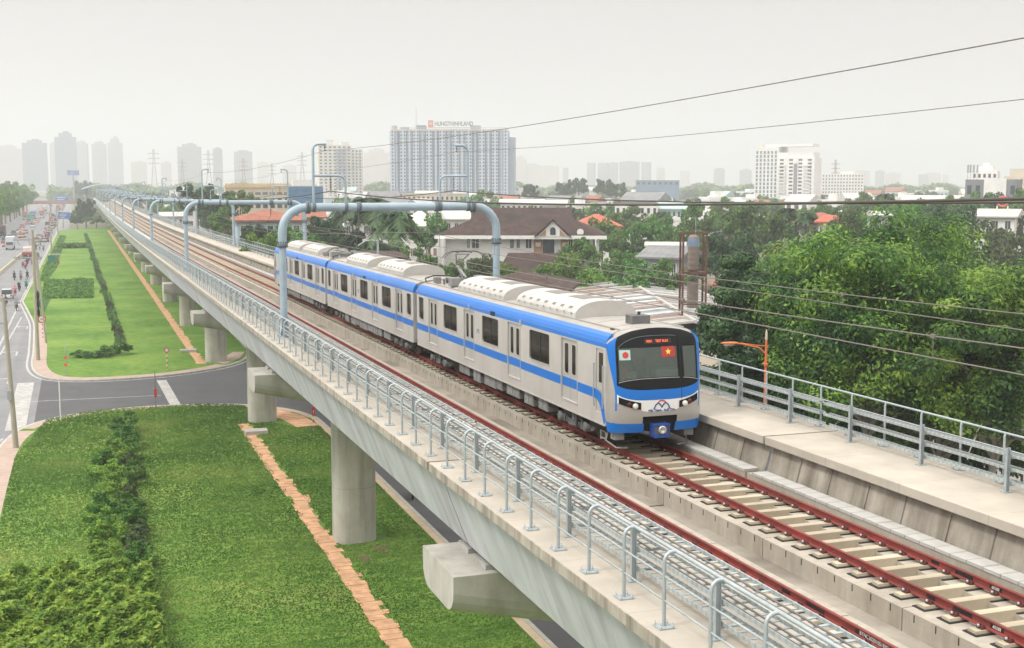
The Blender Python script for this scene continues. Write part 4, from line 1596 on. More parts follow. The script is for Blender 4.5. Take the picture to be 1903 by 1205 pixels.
def smooth_poly(pts, n=5):
    """Catmull-Rom through an open list of points."""
    out = []
    P = [V((p[0], p[1])) for p in pts]
    P = [P[0] * 2 - P[1]] + P + [P[-1] * 2 - P[-2]]
    for i in range(1, len(P) - 2):
        for q in range(n):
            t = q / n
            a, b, c, d = P[i - 1], P[i], P[i + 1], P[i + 2]
            out.append(0.5 * ((2 * b) + (c - a) * t + (2 * a - 5 * b + 4 * c - d) * t * t + (3 * b - a - 3 * c + d) * t ** 3))
    out.append(P[-2])
    return [(p.x, p.y) for p in out]

def offset_line(pts, d):
    out = []
    for i, p in enumerate(pts):
        a, b = V(pts[max(i - 1, 0)]), V(pts[min(i + 1, len(pts) - 1)])
        t = (b - a).normalized()
        out.append((p[0] - t.y * d, p[1] + t.x * d))
    return out

def ribbon(name, pts, w0, w1, z, mat, kind='structure', thick=0.0):
    a, b = offset_line(pts, w0), offset_line(pts, w1)
    m = MB()
    n = len(pts)
    vs = [(p[0], p[1], z) for p in a] + [(p[0], p[1], z) for p in b]
    fs = [(i, i + 1, n + i + 1, n + i) for i in range(n - 1)]
    if thick:
        vs += [(p[0], p[1], z - thick) for p in a] + [(p[0], p[1], z - thick) for p in b]
        for i in range(n - 1):
            fs += [(2 * n + i, 2 * n + i + 1, i + 1, i), (n + i, n + i + 1, 3 * n + i + 1, 3 * n + i)]
    m.add(vs, fs)
    o = m.build(name, mat)
    if kind:
        o['kind'] = kind
    return o

G = 14000
sheet("ground", [(-G, -400), (G, -400), (G, 2 * G), (-G, 2 * G)], -0.02, m_ground)
sheet("road", [(-36, -30), (-4.0, -30), (-4.0, 560), (-5.0, 2200), (-36, 2200)], 0.0, m_asph)
sheet("cross_street", [(-4.0, 85), (17.0, 85), (17.0, 150), (-4.0, 150)], 0.0, m_asph2)
sheet("viaduct_road", [(17.0, -30), (26.5, -30), (26.5, 700), (17.0, 700)], 0.0, m_asph2)

# the lawn beyond the cross street
far_edge = smooth_poly([(-8.9, 214), (-7.4, 196), (-6.2, 180), (-5.7, 165), (-5.3, 150), (-5.0, 137), (-3.6, 129.6), (-.6, 126.6), (4, 126.2), (9, 127.6), (13.5, 131), (16.2, 135.5), (17.6, 142), (17.8, 150)])
far_all = [(-7.6, 520), (-8.3, 340)] + far_edge + [(17.8, 545), (4, 548)]
sheet("lawn", far_all[::-1] if 0 else far_all, 0.14, m_lawn_far, thick=.2)
ribbon("kerb", far_edge, -.22, 0.0, 0.145, m_kerb, thick=.2)
ribbon("pavement", far_edge[10:52], 0.02, 1.35, 0.150, m_pave)
ribbon("edge_line", far_edge, -.72, -.50, 0.006, m_line)
ribbon("kerb", [(-8.9, 214), (-8.3, 340), (-7.6, 520)], 0.0, .22, 0.146, m_kerb, thick=.2)
ribbon("edge_line", [(-9.3, 60), (-9.3, 214), (-8.75, 340), (-8.0, 520), (-8.0, 1200)], 0.0, .22, 0.006, m_line)
ribbon("kerb", [(17.8, 150), (17.8, 545)], -.22, 0.0, 0.145, m_kerb, thick=.2)
# the near lawn
near_edge = smooth_poly([(-6.3, -10), (-6.25, 40), (-6.2, 75), (-6.15, 88), (-5.9, 96), (-5.0, 101.5), (-3.4, 105.2), (-.5, 107.8), (4, 109.2), (9, 108.9), (13.0, 107.4), (16, 104.3), (17.4, 100.5), (17.8, 95), (17.85, 60), (17.85, -10)])
sheet("lawn", near_edge[::-1], 0.14, m_lawn, thick=.2)
ribbon("kerb", near_edge, 0.0, .22, 0.146, m_kerb, thick=.2)
ribbon("pavement", near_edge[:26], -1.30, -.02, 0.150, m_pave)
ribbon("pavement", near_edge[26:58], -.95, -.02, 0.150, m_pave)
ribbon("edge_line", near_edge[:24], .5, .7, 0.006, m_line)
ribbon("pavement", near_edge[52:], -.42, -.02, 0.151, M("sandy kerb margin", (0.50, 0.40, 0.28), .95, .12, 1.5))
# orange brick corners and paths with ragged edges
sheet("corner_paving", [(13.3, 106.2), (15.3, 104.3), (16.9, 100.6), (17.35, 96.2), (15.6, 96.0), (14.9, 100.0), (13.2, 103.6)][::-1], 0.156, m_brick)
sheet("corner_paving", [(14.0, 132.5), (16.0, 136.2), (17.3, 141.5), (16.0, 141.8), (14.8, 138.5), (13.2, 134.5)], 0.156, m_pave)
def path(y0, y1, xf, w, gap=None):
    b = MB()
    y = y0
    rr = random.Random(3)
    while y < y1:
        ln = .62
        x = xf(y)
        a, c = rr.uniform(-.20, .08), rr.uniform(-.20, .14)
        if not (gap and gap[0] < y < gap[1]):
            zz = .165 + rr.uniform(-.006, .008)
            b.prism([(x - w / 2 + a * .4, y), (x + w / 2 + c, y + rr.uniform(-.05, .05)), (x + w / 2 + c + rr.uniform(-.08, .08), y + ln - .03), (x - w / 2 + a * .4 + rr.uniform(-.04, .04), y + ln - .03)], 'z', .10, zz)
        y += ln
    o = b.build("path", m_brick)
    o['kind'] = 'structure'
path(20, 98.5, lambda y: 11.92 - .0022 * (y - 48) + (.25 if 72.2 < y < 74.5 else 0), .92)
path(133.5, 520, lambda y: 11.75 - .0017 * (y - 134), .92)
b = MB()
b.box(-.85, -.55, 0, .85, .55, .28)
sb_ = b.build("concrete_block", m_kerb, loc=(12.25, 94.6, .15), bevel=.03)
tag(sb_, "flat concrete block lying across the orange brick path", "block")
b = MB()
b.box(-.9, -.5, 0, .9, .5, .3)
sb_ = b.build("concrete_block", m_kerb, loc=(11.2, 134.9 + 8.5, .15), bevel=.03)
tag(sb_, "small concrete block on the dark grass beside a far pier", "block")
# darker planting beds in the far lawn
def bed(poly, mat, z=.165, name="planting_bed"):
    return sheet(name, poly, z, mat)
bed([gnd(*q) for q in ((80, 557), (173, 556), (172, 521), (84, 524), (100, 500), (82, 520))], m_lawn_dark)
bed([gnd(*q) for q in ((82, 583), (95, 557), (79, 557), (62, 560))], m_lawn_dark, .164)
bed([gnd(*q) for q in ((86, 524), (104, 500), (113, 470), (122, 440), (112, 440), (97, 470), (80, 505), (76, 524))], m_lawn_dark, .166)
# dirt patches
m_dirt = M("worn earth", (0.20, 0.13, 0.07), .95, .3, 2.0, col2=(0.10, 0.13, 0.04))
for (x, y, a, c) in ((15.2, 71, .5, 1.4), (14.4, 62, .4, .9), (8.7, 220, 1.3, .9), (13.2, 60.5, .3, .8)):
    pts = [(x + a * (1 + .3 * sin(3 * q)) * cos(q), y + c * (1 + .25 * cos(2 * q)) * sin(q)) for q in [2 * pi * i / 14 for i in range(14)]]
    sheet("bare_earth", pts, .152, m_dirt)

# road markings
def bar(x0, y0, x1, y1, w, z=.007, name="road_marking"):
    d = V((x1 - x0, y1 - y0)); n_ = V((-d.y, d.x)).normalized() * w / 2
    return sheet(name, [(x0 + n_.x, y0 + n_.y), (x0 - n_.x, y0 - n_.y), (x1 - n_.x, y1 - n_.y), (x1 + n_.x, y1 + n_.y)], z, m_line)
def gb(p, q, w):
    a, c = gnd(*p), gnd(*q)
    bar(a.x, a.y, c.x, c.y, w)
gb((48, 712), (28, 800), 1.5)
gb((300, 707), (330, 760), .9)
gb((50, 747), (300, 735), .16)
gb((0, 660), (40, 590), .2)
a0 = gnd(0, 648)
for y0 in range(0, 13):
    bar(-12.4, 60 + y0 * 12, -12.4, 64 + y0 * 12, .15)
for y0 in range(0, 30):
    bar(-20.5, 180 + y0 * 14, -20.5, 185 + y0 * 14, .15)
    bar(-25.5, 180 + y0 * 14, -25.5, 185 + y0 * 14, .15)
def arrow(p):
    c = gnd(*p)
    x, y = c.x, c.y
    m_ = MB()
    m_.add([(x + .55, y - 2.2, .007), (x + .75, y - 2.2, .007), (x + .75, y + 1.4, .007), (x + .55, y + 1.4, .007)], [(0, 1, 2, 3)])
    m_.add([(x + .55, y + 1.0, .0072), (x + .55, y + 1.4, .0072), (x - .35, y + 1.4, .0072), (x - .35, y + 1.0, .0072)], [(0, 1, 2, 3)])
    m_.add([(x - .3, y + .3, .0074), (x - .3, y + 2.1, .0074), (x - 1.1, y + 1.2, .0074)], [(0, 1, 2)])
    o = m_.build("road_marking", m_line)
    o['kind'] = 'structure'
for p in ((41, 609), (20, 657), (3, 708)):
    arrow(p)
# the low concrete divider of the main road
b = MB()
for i in range(75):
    y = 195 + i * 5.0
    x = -16.1 + (y - 281) * .0215
    b.prism([(x - .32, 0), (x + .32, 0), (x + .14, .62), (x - .14, .62)], 'y', y, y + 4.9)
dv = b.build("road_divider", M("yellowed divider concrete", (0.46, 0.42, 0.30), .9, .15, .8))
tag(dv, "low yellowish concrete divider between the carriageways of the main road", "barrier")

# grass blades thick enough to break the lawn's surface
def blades(name, n, xr, yr, inside, mat, hgt, seed, label):
    rg = np.random.default_rng(seed)
    x = rg.uniform(xr[0], xr[1], n * 2)
    y = yr[0] + (yr[1] - yr[0]) * rg.random(n * 2) ** 1.3
    keep = inside(x, y)
    x, y = x[keep][:n], y[keep][:n]
    k = len(x)
    a = rg.uniform(0, 2 * np.pi, k)
    h = hgt * rg.uniform(.5, 1.35, k) * (1 + .012 * (y - yr[0]))
    w = .045 * (1 + .014 * (y - yr[0]))
    la = rg.uniform(0, 2 * np.pi, k)
    lean = h * rg.uniform(.2, .9, k)
    z0 = np.full(k, .135)
    v = np.stack([np.stack([x - np.cos(a) * w, y - np.sin(a) * w, z0], 1), np.stack([x + np.cos(a) * w, y + np.sin(a) * w, z0], 1),
                  np.stack([x + np.cos(la) * lean, y + np.sin(la) * lean, z0 + h], 1)], 1).reshape(-1, 3)
    f = np.arange(k * 3).reshape(-1, 3)
    o = link(name, fast_mesh(name, v, f, mat))
    return tag(o, label, "grass", kind="stuff")
m_blade = leafmat("grass blade", (0.055, 0.125, 0.022), (0.130, 0.238, 0.044), (0.30, 0.345, 0.10), .7, .4, .14, 0.0, 1.5, .10)
blades("grass", 150000, (-5, 17.4), (40, 109), lambda x, y: ((x > -4.85 + np.maximum(0, y - 92) * .13) & ((y > 98.3) | (np.abs(x - 11.92 + .12 * np.sin(y * 2.3)) > .42)) & (y < 109.0 - np.maximum(0, 1 - x) * .75 - np.maximum(0, x - 9) ** 1.6 * .22) & ~((x > 13.0) & (y > 95.8) & (y - 95.8 > (15.6 - x) * 2.0)) & ~((x > 12.6) & (x < 15.2) & (np.abs((y - SP_0 - SP_L) ) < 1.05))),
       m_blade, .05, 3, "short uneven grass of the near lawn")
0 and blades("grass", 60000, (-4.5, 17), (129, 230), lambda x, y: ((np.abs(x - 11.7) > .9) & (x > -4.5)), leafmat("bright grass blade", (0.11, 0.24, 0.03), (0.20, 0.38, 0.055), (0.32, 0.42, 0.10), .7, .3, .3, 0.0), .10, 4, "short bright grass of the lawn beyond the cross street")
# ------------------------------------------------------------------ vegetation
m_bark = M("bark", (0.17, 0.14, 0.11), .95, .25, 3.0, bump=.4, bscale=12)
m_bark2 = M("pale bark", (0.30, 0.28, 0.24), .95, .2, 2.0, bump=.3)
m_leaf_big = leafmat("broad tree leaves", (0.018, 0.065, 0.016), (0.085, 0.21, 0.036), (0.34, 0.50, 0.085), .5, .5, .40, .06, 1.8)  # strong noise contrast paints bright highlights on the clumps into the leaf colour
m_leaf_dark = leafmat("dark tree leaves", (0.012, 0.042, 0.014), (0.028, 0.085, 0.024), (0.07, 0.145, 0.04), .45, .25, .5, .15)
m_leaf_mid = leafmat("mixed tree leaves", (0.03, 0.088, 0.02), (0.10, 0.215, 0.042), (0.235, 0.35, 0.08), .6, .3, .35, .28)
m_leaf_olive = leafmat("olive tree leaves", (0.045, 0.075, 0.025), (0.085, 0.125, 0.042), (0.15, 0.19, 0.07), .6, .3, .4, .3)
m_leaf_light = leafmat("light green leaves", (0.05, 0.13, 0.018), (0.14, 0.28, 0.04), (0.27, 0.40, 0.08), .6, .35, .4, .2)
m_leaf_red = leafmat("flame tree leaves", (0.05, 0.07, 0.025), (0.13, 0.10, 0.04), (0.30, 0.09, 0.05), .6, .3, .8, .2)
m_palm = leafmat("palm leaves", (0.012, 0.036, 0.012), (0.030, 0.075, 0.02), (0.075, 0.13, 0.035), .5, .2, .5, .2)
m_shrub = leafmat("shrub leaves", (0.03, 0.10, 0.018), (0.105, 0.25, 0.04), (0.25, 0.42, 0.085), .55, .4, .9, .12)
m_hedge = leafmat("hedge leaves", (0.07, 0.17, 0.02), (0.25, 0.43, 0.06), (0.44, 0.56, 0.11), .55, .45, 1.3, .1, 1.6)

def leaf_quads(cent, nrm, size, rg, aspect=.5):
    k = len(cent)
    up = rg.normal(size=(k, 3))
    nrm = nrm / (np.linalg.norm(nrm, axis=1, keepdims=True) + 1e-9)
    a = np.cross(nrm, up)
    a /= (np.linalg.norm(a, axis=1, keepdims=True) + 1e-9)
    b = np.cross(nrm, a)
    s = (size * rg.uniform(.6, 1.35, k))[:, None]
    v = np.stack([cent - a * s * .5, cent + b * s * aspect * .5, cent + a * s * .5, cent - b * s * aspect * .5], 1).reshape(-1, 3)
    return v, np.arange(k * 4).reshape(-1, 4)

def crown_mesh(name, mat, seed, rx, ry, rz, clumps, leaves, size, zc, crad=.30, aspect=.5, shape=1.0, extra=None, inner=.25, floor_=-.75, nd=.6):
    """Leaf clumps spread through an uneven ellipsoid round (0, 0, zc)."""
    rg = np.random.default_rng(seed)
    cs = []
    while len(cs) < clumps:
        p = rg.normal(size=3)
        p /= np.linalg.norm(p)
        if p[2] < floor_:
            continue
        r = rg.uniform(.62, 1.0) if rg.random() > inner else rg.uniform(.2, .62)
        lob = 1 + .16 * sin(3 * atan2(p[1], p[0]) + seed) + .12 * sin(5 * p[2] + seed * 2)
        cs.append(p * r * lob)
    cs = np.array(cs)
    if extra is not None:
        cs = np.vstack([cs, np.array(extra)])
    n = len(cs)
    per = leaves // n
    sc = np.array([rx, ry, rz])
    cr = rg.uniform(.6, 1.25, n) * crad
    d = rg.normal(size=(n, per, 3))
    d /= np.linalg.norm(d, axis=2, keepdims=True)
    rad = rg.uniform(.35, 1.0, (n, per, 1)) ** .6
    rmin = min(rx, ry, rz)
    pts = (cs * sc)[:, None, :] + d * rad * cr[:, None, None] * rmin * np.array([1.15, 1.15, .8])
    nr = d * nd + rg.normal(size=d.shape) * (.85 - nd * .5) + np.array([0, 0, .45])
    v, f = leaf_quads(pts.reshape(-1, 3), nr.reshape(-1, 3), size, rg, aspect)
    v[:, 2] += zc
    return fast_mesh(name, v, f, mat), cs * sc + np.array([0, 0, zc])

def trunk_mesh(name, mat, h, r, clumps=None, limbs=6, seed=1, lean=.3):
    rr = random.Random(seed)
    b = MB()
    top = V((rr.uniform(-lean, lean), rr.uniform(-lean, lean), h))
    b.tube([(0, 0, -.1), (0, 0, .2), (top.x * .3, top.y * .3, h * .45), tuple(top)], [r * 1.35, r, r * .8, r * .55], 8)
    if clumps is not None:
        idx = list(range(len(clumps)))
        rr.shuffle(idx)
        for i in idx[:limbs]:
            c = V(clumps[i])
            s = V((top.x * .3, top.y * .3, h * .45)).lerp(top, rr.uniform(.2, 1.0))
            mid = s.lerp(c, .5) + V((rr.uniform(-.1, .1), rr.uniform(-.1, .1), .12)) * (c - s).length
            b.tube([tuple(s), tuple(mid), tuple(c)], [r * .42, r * .26, r * .08], 6)
    return b.mesh(name, mat)

def tree(name, label, loc, cm, tm, group=None, scale=1.0, rz=0.0, cat="tree", sz=None):
    t = thing(name, label, cat, loc, rz, group)
    t.scale = (scale, scale, (sz or scale))
    link("crown", cm, t)
    link("trunk", tm, t)
    return t

# -- the big trees beside the walkway, leaf by leaf
def big_tree(label, name, F, x, ytop, wpx, mat, seed, leaves, size, ybase=None, clumps=130):
    top = at(x, ytop, F)
    H = top.z
    rx = wpx / 2 * F / FPX
    loc = V((top.x, top.y, 0))
    rz = H * .40
    cm, cs = crown_mesh("crown", mat, seed, rx, rx * .9, rz, clumps, leaves, size, H - rz * .98, .27, .45, floor_=-.5, nd=1.1, inner=.12)
    fr_ = [(-rx * .95 + rx * 1.6 * q / 6, -rx * .62 + .2 * rx * ((q * 7) % 3 - 1), H * (.40 + .06 * ((q * 5) % 4))) for q in range(7)]
    tm = trunk_mesh("trunk", m_bark2, H * .45, .26, np.vstack([np.array(fr_), cs[:14]]), 21, seed, .5)
    return tree(name, label, loc, cm, tm, "big trees beside the viaduct")
big_tree("big bright green tree behind the railing, its crown the largest", "broadleaf_tree", 70, 1630, 430, 430, m_leaf_big, 21, 120000, .27, clumps=200)
big_tree("bright green tree cut by the frame edge beside the power lines", "broadleaf_tree", 64, 1850, 486, 330, m_leaf_big, 22, 80000, .26, clumps=140)
big_tree("round dark tree above the orange street lamp, beside the metal roof", "broadleaf_tree", 74, 1402, 482, 235, m_leaf_dark, 23, 52000, .27, clumps=110)
big_tree("dark full tree behind the gap between the two bright trees", "broadleaf_tree", 86, 1720, 450, 260, m_leaf_mid, 24, 36000, .30, clumps=120)
big_tree("low dark tree under the bright crowns by the walkway", "broadleaf_tree", 74, 1500, 590, 240, m_leaf_dark, 25, 30000, .27, clumps=110)
big_tree("low tree beside the grey yard gate", "broadleaf_tree", 72, 1745, 640, 280, m_leaf_mid, 26, 30000, .28, clumps=110)

# -- shrubs on the near lawn
def shrub_mesh(seed, mat, r, h, leaves, size):
    return crown_mesh("foliage", mat, seed, r, r, h * .55, 16, leaves, size, h * .5, .42, .45, inner=.4)
shr = [shrub_mesh(31, m_shrub, .75, 1.5, 2600, .18), shrub_mesh(32, m_hedge, .8, 1.4, 2600, .18), shrub_mesh(33, m_leaf_olive, .7, 1.1, 900, .22)]
stem = MB()
for a in range(5):
    stem.tube([(0, 0, 0), (.15 * cos(a * 1.3), .15 * sin(a * 1.3), .35), (.4 * cos(a * 1.3), .4 * sin(a * 1.3), .8)], [.03, .022, .01], 5)
stem_me = stem.mesh("stem", m_bark)
rr = random.Random(8)
kk = 0
for i in range(27):
    f = i / 26
    y = 63.0 + 36.5 * f
    for j in range(2):
        x = .55 + 1.2 * f + j * (1.65 - .85 * f) + rr.uniform(-.25, .25)
        if f > .75 and j == 0:
            continue
        v = rr.choice([[0, 1, 1], [0, 2, 2]][j])
        t = thing("shrub", ["dark green leafy shrub in the row down the near lawn", "lighter green bushy shrub in the row down the near lawn", "brownish low shrub along the lawn row's edge"][v], "shrub", (x, y + rr.uniform(-.5, .5), .13), rr.uniform(0, 6), "shrubs in the row down the near lawn")
        s = rr.uniform(.75, 1.2)
        t.scale = (s, s, s * rr.uniform(.7, 1.1))
        link("foliage", shr[v][0], t)
        link("stem", stem_me, t)
# broad clipped hedge in the near corner
rg = np.random.default_rng(77)
n = 44000
hx, hy = rg.uniform(-5.2, 2.75, n), rg.uniform(44, 61.6, n)
bump_ = 1.35 * (.16 * np.sin(hx * 2.9 + 1.3 * np.sin(hy * 1.1)) + .14 * np.sin(hy * 1.7 + hx) + .12 * np.sin(hx * 5.3 - hy * 3.9))
edge = np.minimum.reduce([(2.75 - hx), (61.6 - hy)]) 
top_h = .95 + bump_ - np.clip(.35 - edge, 0, .35) * 1.1
zz = np.where(rg.random(n) < .8, top_h - rg.random(n) ** 2 * .25, rg.random(n) * top_h)
v, f = leaf_quads(np.stack([hx, hy, zz + .1], 1), rg.normal(size=(n, 3)) * .5 + np.array([0, 0, 1.0]), .30, rg, .45)
t = thing("hedge", "broad bumpy clipped hedge in the near corner of the lawn", "hedge", (-1.2, 53, .13))
o = link("foliage", fast_mesh("foliage", v - np.array([-1.2, 53, .13]), f, m_hedge), t)
b = MB()
for i in range(8):
    for j in range(10):
        x, y = -4 + i * .8, -8 + j * 1.7
        b.tube([(x + 0, y, 0), (x + .1, y + .1, .7)], .02, 4)
b.build("stem", m_bark, t)

# -- planting on the far lawn: a thin row, its end bush and the clipped strip
cmb, _ = crown_mesh("foliage", m_shrub, 41, 1.15, 1.15, .8, 18, 1800, .25, .55, .42, .5)
cmo, _ = crown_mesh("foliage", m_leaf_olive, 42, 1.1, 1.1, .7, 18, 1700, .25, .5, .42, .5)
for i in range(70):
    f = i / 69
    y = 150 + f ** 1.25 * 330
    x = 4.25 - (y - 150) * .0058 + rr.uniform(-.25, .25)
    t = thing("shrub", "dark low shrub in the row down the far lawn", "shrub", (x, y, .14), rr.uniform(-.06, .06), "shrubs in the row down the far lawn")
    t.scale = (.50, 2.3, .55)
    link("foliage", cmb if rr.random() < .65 else cmo, t)
for i, (px, py, s, lab) in enumerate(((152, 664, .8, "low clipped hedge block joined to the bush at the lawn's tip"), (172, 665, .8, "middle clipped hedge block at the lawn's tip"), (190, 664, .9, "clipped hedge block touching the round bush at the lawn's tip"), (213, 659, 1.25, "dark spreading bush at the near end of the far lawn's row"))):
    p = gnd(px, py, .14)
    t = thing("shrub", lab, "shrub", p, i * 1.1, "bushes at the tip of the far lawn")
    t.scale = (s * 1.15, s, s * (.75 if i < 3 else .95))
    link("foliage", cmb, t)
p0, p1 = gnd(116, 463), gnd(160, 462)
for i in range(7):
    p = p0.lerp(p1, i / 6)
    t = thing("shrub", "yellow green shrub of the clipped strip across the far lawn", "shrub", (p.x, p.y, .14), i, "clipped strip across the far lawn")
    t.scale = (1.4, 1.6, 1.3)
    if i == 0:
        cml, _ = crown_mesh("foliage", m_leaf_light, 43, 1.1, 1.1, .8, 14, 700, .4, .5, .42, .5)
    link("foliage", cml, t)

# -- generic trees of the middle distance: five crowns, copied and turned
protos = {}
for key, mat, sd in (("mid", m_leaf_mid, 51), ("mid2", m_leaf_mid, 52), ("dark", m_leaf_dark, 53), ("olive", m_leaf_olive, 54), ("light", m_leaf_light, 55), ("red", m_leaf_red, 56)):
    cm, cs = crown_mesh("crown", mat, sd, 1.0, 1.0, .62, 34, 5200, .105, 1.0, .33, .55)
    protos[key] = (cm, trunk_mesh("trunk", m_bark, .75, .055, None, 0, sd, .06))
far_pro = {}
for key, mat, sd in (("mid", m_leaf_mid, 61), ("dark", m_leaf_dark, 62), ("olive", m_leaf_olive, 63), ("red", m_leaf_red, 64)):
    cm, cs = crown_mesh("crown", mat, sd, 1.0, 1.0, .62, 22, 1300, .22, 1.0, .36, .6)
    far_pro[key] = (cm, trunk_mesh("trunk", m_bark, .8, .06, None, 0, sd, .06))
def mtree(key, x, ytop, wpx, F, label, group, far=False, hmin=4.0, full=False):
    """A tree whose crown top is seen at (x, ytop) and whose crown is wpx wide, F metres off."""
    p = at(x, ytop, F)
    H = max(hmin, p.z)
    r = wpx / 2 * F / FPX
    c, t_ = (far_pro if far else protos)[key]
    t = thing("broadleaf_tree", label, "tree", (p.x, p.y, 0), rr.uniform(0, 6.28), group)
    r *= 1.22
    sz = H / 1.62 if full else min(H / 1.62, r * 1.35)
    link("crown", c, t, (0, 0, H - 1.62 * sz), None, (r, r, sz))
    link("trunk", t_, t, None, None, (r, r, (H - 0.75 * sz) / .75))
    return t
TG1 = "trees among the houses"
for key, x, yt, w, F, lab in (
    ("mid", 1218, 398, 80, 215, "round olive green tree beyond the grey roof, beside the red pavilion"),
    ("dark", 1355, 425, 90, 170, "dark wide tree right behind the rusty water tower"),
    ("mid2", 1298, 382, 70, 260, "tall green tree behind the rusty water tower"),
    ("mid", 1400, 372, 92, 235, "tall bright tree left of the red roofs, below the white tower"),
    ("dark", 1455, 400, 60, 240, "dark tree between the tall bright tree and the red roof"),
    ("olive", 1590, 382, 84, 215, "rounded tree right of the red roof house"),
    ("mid2", 1690, 378, 90, 230, "spreading tree in front of the pale long roof"),
    ("dark", 1770, 374, 80, 225, "dark dense tree beside the white shed roof"),
    ("olive", 1850, 408, 120, 190, "feathery olive tree below the white shed"),
    ("mid", 1540, 430, 120, 150, "leafy tree above the crown of the big bright tree"),
    ("red", 1470, 452, 90, 165, "tree with rusty red blossom left of the big bright crown"),
    ("mid", 1440, 470, 90, 140, "green tree below the one with rusty blossom"),
    ("light", 1052, 470, 70, 170, "bright bush shaped tree before the big brown roof"),
    ("light", 1095, 500, 80, 166, "bright round tree beyond the train's roof, before the metal shed"),
    ("mid", 1140, 462, 90, 176, "green tree between the balcony and the grey roof"),
    ("mid2", 1180, 475, 80, 172, "dense green tree in front of the grey roof"),
    ("mid", 1010, 492, 60, 150, "low green tree under the catenary wires before the brown roof"),
    ("olive", 905, 470, 70, 165, "olive tree between the white house and the portal post"),
    ("light", 940, 490, 50, 160, "low bright tree right of the portal post"),
    ("mid", 860, 480, 50, 165, "tree between the train's roof and the white house"),
    ("mid2", 800, 402, 70, 215, "layered tree in front of the white house with balconies"),
    ("dark", 700, 440, 90, 175, "dark tree mass under the palms beyond the train"),
    ("mid", 760, 455, 80, 165, "green tree right of the palm trunks beyond the train"),
    ("dark", 640, 420, 80, 190, "dark leafy tree left of the tall palm"),
    ("dark", 600, 395, 80, 205, "dark tree behind the portal beam near the red roofs"),
    ("mid", 560, 430, 90, 160, "tree over the railing left of the train's tail"),
    ("light", 490, 435, 70, 150, "yellowish tree over the railing before the pale blue house"),
    ("dark", 365, 336, 66, 300, "tall dark tree beyond the third portal post"),
    ("dark", 400, 350, 70, 290, "dark tree beside the cream arcade building"),
    ("mid", 445, 352, 50, 240, "small dark tree standing before the cream arcade"),
    ("mid", 420, 385, 60, 210, "green tree under the fourth portal beam"),
    ("olive", 1250, 500, 50, 170, "olive tree beside the rusty frame's foot"),
    ("mid", 1600, 355, 60, 420, "tree in front of the long white slab block"),
    ("mid2", 1150, 400, 50, 300, "tree behind the red pavilion roof"),
    ("mid", 1180, 380, 70, 330, "tree beyond the red pavilion, before the pale workshop"),
    ("dark", 985, 340, 30, 620, "dark tree beside the apartment slab"),
    ("dark", 1120, 330, 34, 700, "tall dark tree crest on the hazy ridge above the low houses"),
    ("dark", 1075, 328, 36, 720, "second dark tree crest on the hazy ridge"),
    ("dark", 1050, 336, 30, 700, "low dark tree on the hazy ridge"),
    ("dark", 1145, 336, 34, 690, "dark tree closing the hazy ridge of trees"),
    ("mid", 900, 352, 60, 480, "green tree at the foot of the apartment slab"),
    ("mid2", 1120, 412, 80, 235, "green tree in front of the red pavilion's wall"), ("mid", 1160, 425, 70, 220, "round tree covering the pavilion's corner"), ("mid", 1085, 440, 60, 195, "tree at the villa's balcony end"),
    ("mid", 1192, 482, 80, 160, "tree covering the front of the low grey roof"), ("mid2", 1243, 486, 66, 160, "leafy tree beside the metal shed's far end, below the low grey roof"),
    ("dark", 1195, 440, 80, 200, "dark tree behind the low grey roof"), ("mid", 1240, 470, 70, 172, "bushy tree in front of the low grey roof"), ("mid2", 1255, 425, 70, 205, "wide tree behind the rusty frame's upper tank"),
    ("mid", 1820, 354, 70, 330, "tree hiding the foot of the dark grey building"), ("dark", 1870, 352, 70, 330, "dark tree hiding the dark grey building's other end"), ("mid2", 1905, 356, 70, 320, "tree at the frame edge below the slatted roof frame"),
    ("mid", 1770, 362, 70, 340, "round tree between the pale hall and the dark grey building"), ("mid", 1650, 372, 70, 300, "tree before the pale long hall's near end"), ("dark", 1730, 370, 70, 300, "dark tree before the pale long hall"),
    ("mid", 1520, 372, 60, 330, "tree between the white tower's foot and the red roofs"), ("mid2", 1345, 372, 60, 330, "tree in front of the wide teal roof"), ("dark", 1290, 366, 50, 380, "dark tree beside the wide teal roof"),
    ("dark", 475, 412, 60, 185, "dark tree hiding the pale blue house's wall"), ("mid", 530, 415, 50, 182, "green tree at the pale blue house's other corner"),
    ("olive", 1890, 400, 60, 240, "olive tree at the frame edge below the red shop mark")):
    mtree(key, x, yt, w, F, lab, TG1)
# the tree line on the other side of the main road
for i in range(16):
    y = 285 + i * 27
    t = mtree("mid" if i % 3 else "light", 0, 372, 76, 300, "bushy tree in the row beyond the main road's far kerb", "trees beyond the main road", full=True)
    t.location = (-31.5 + rr.uniform(-1.5, 1.0), y + 175, 0)
    s = rr.uniform(.95, 1.2)
    t.scale = (s, s, s)
for i in range(14):
    y = 420 + i * 30
    t = mtree("dark" if i % 2 else "mid", 0, 366, 84, 300, "darker tree in the second row beyond the main road", "trees beyond the main road", full=True)
    t.location = (-41 + rr.uniform(-3, 3), y + 60, 0)
    s = rr.uniform(1.0, 1.3)
    t.scale = (s, s, s)
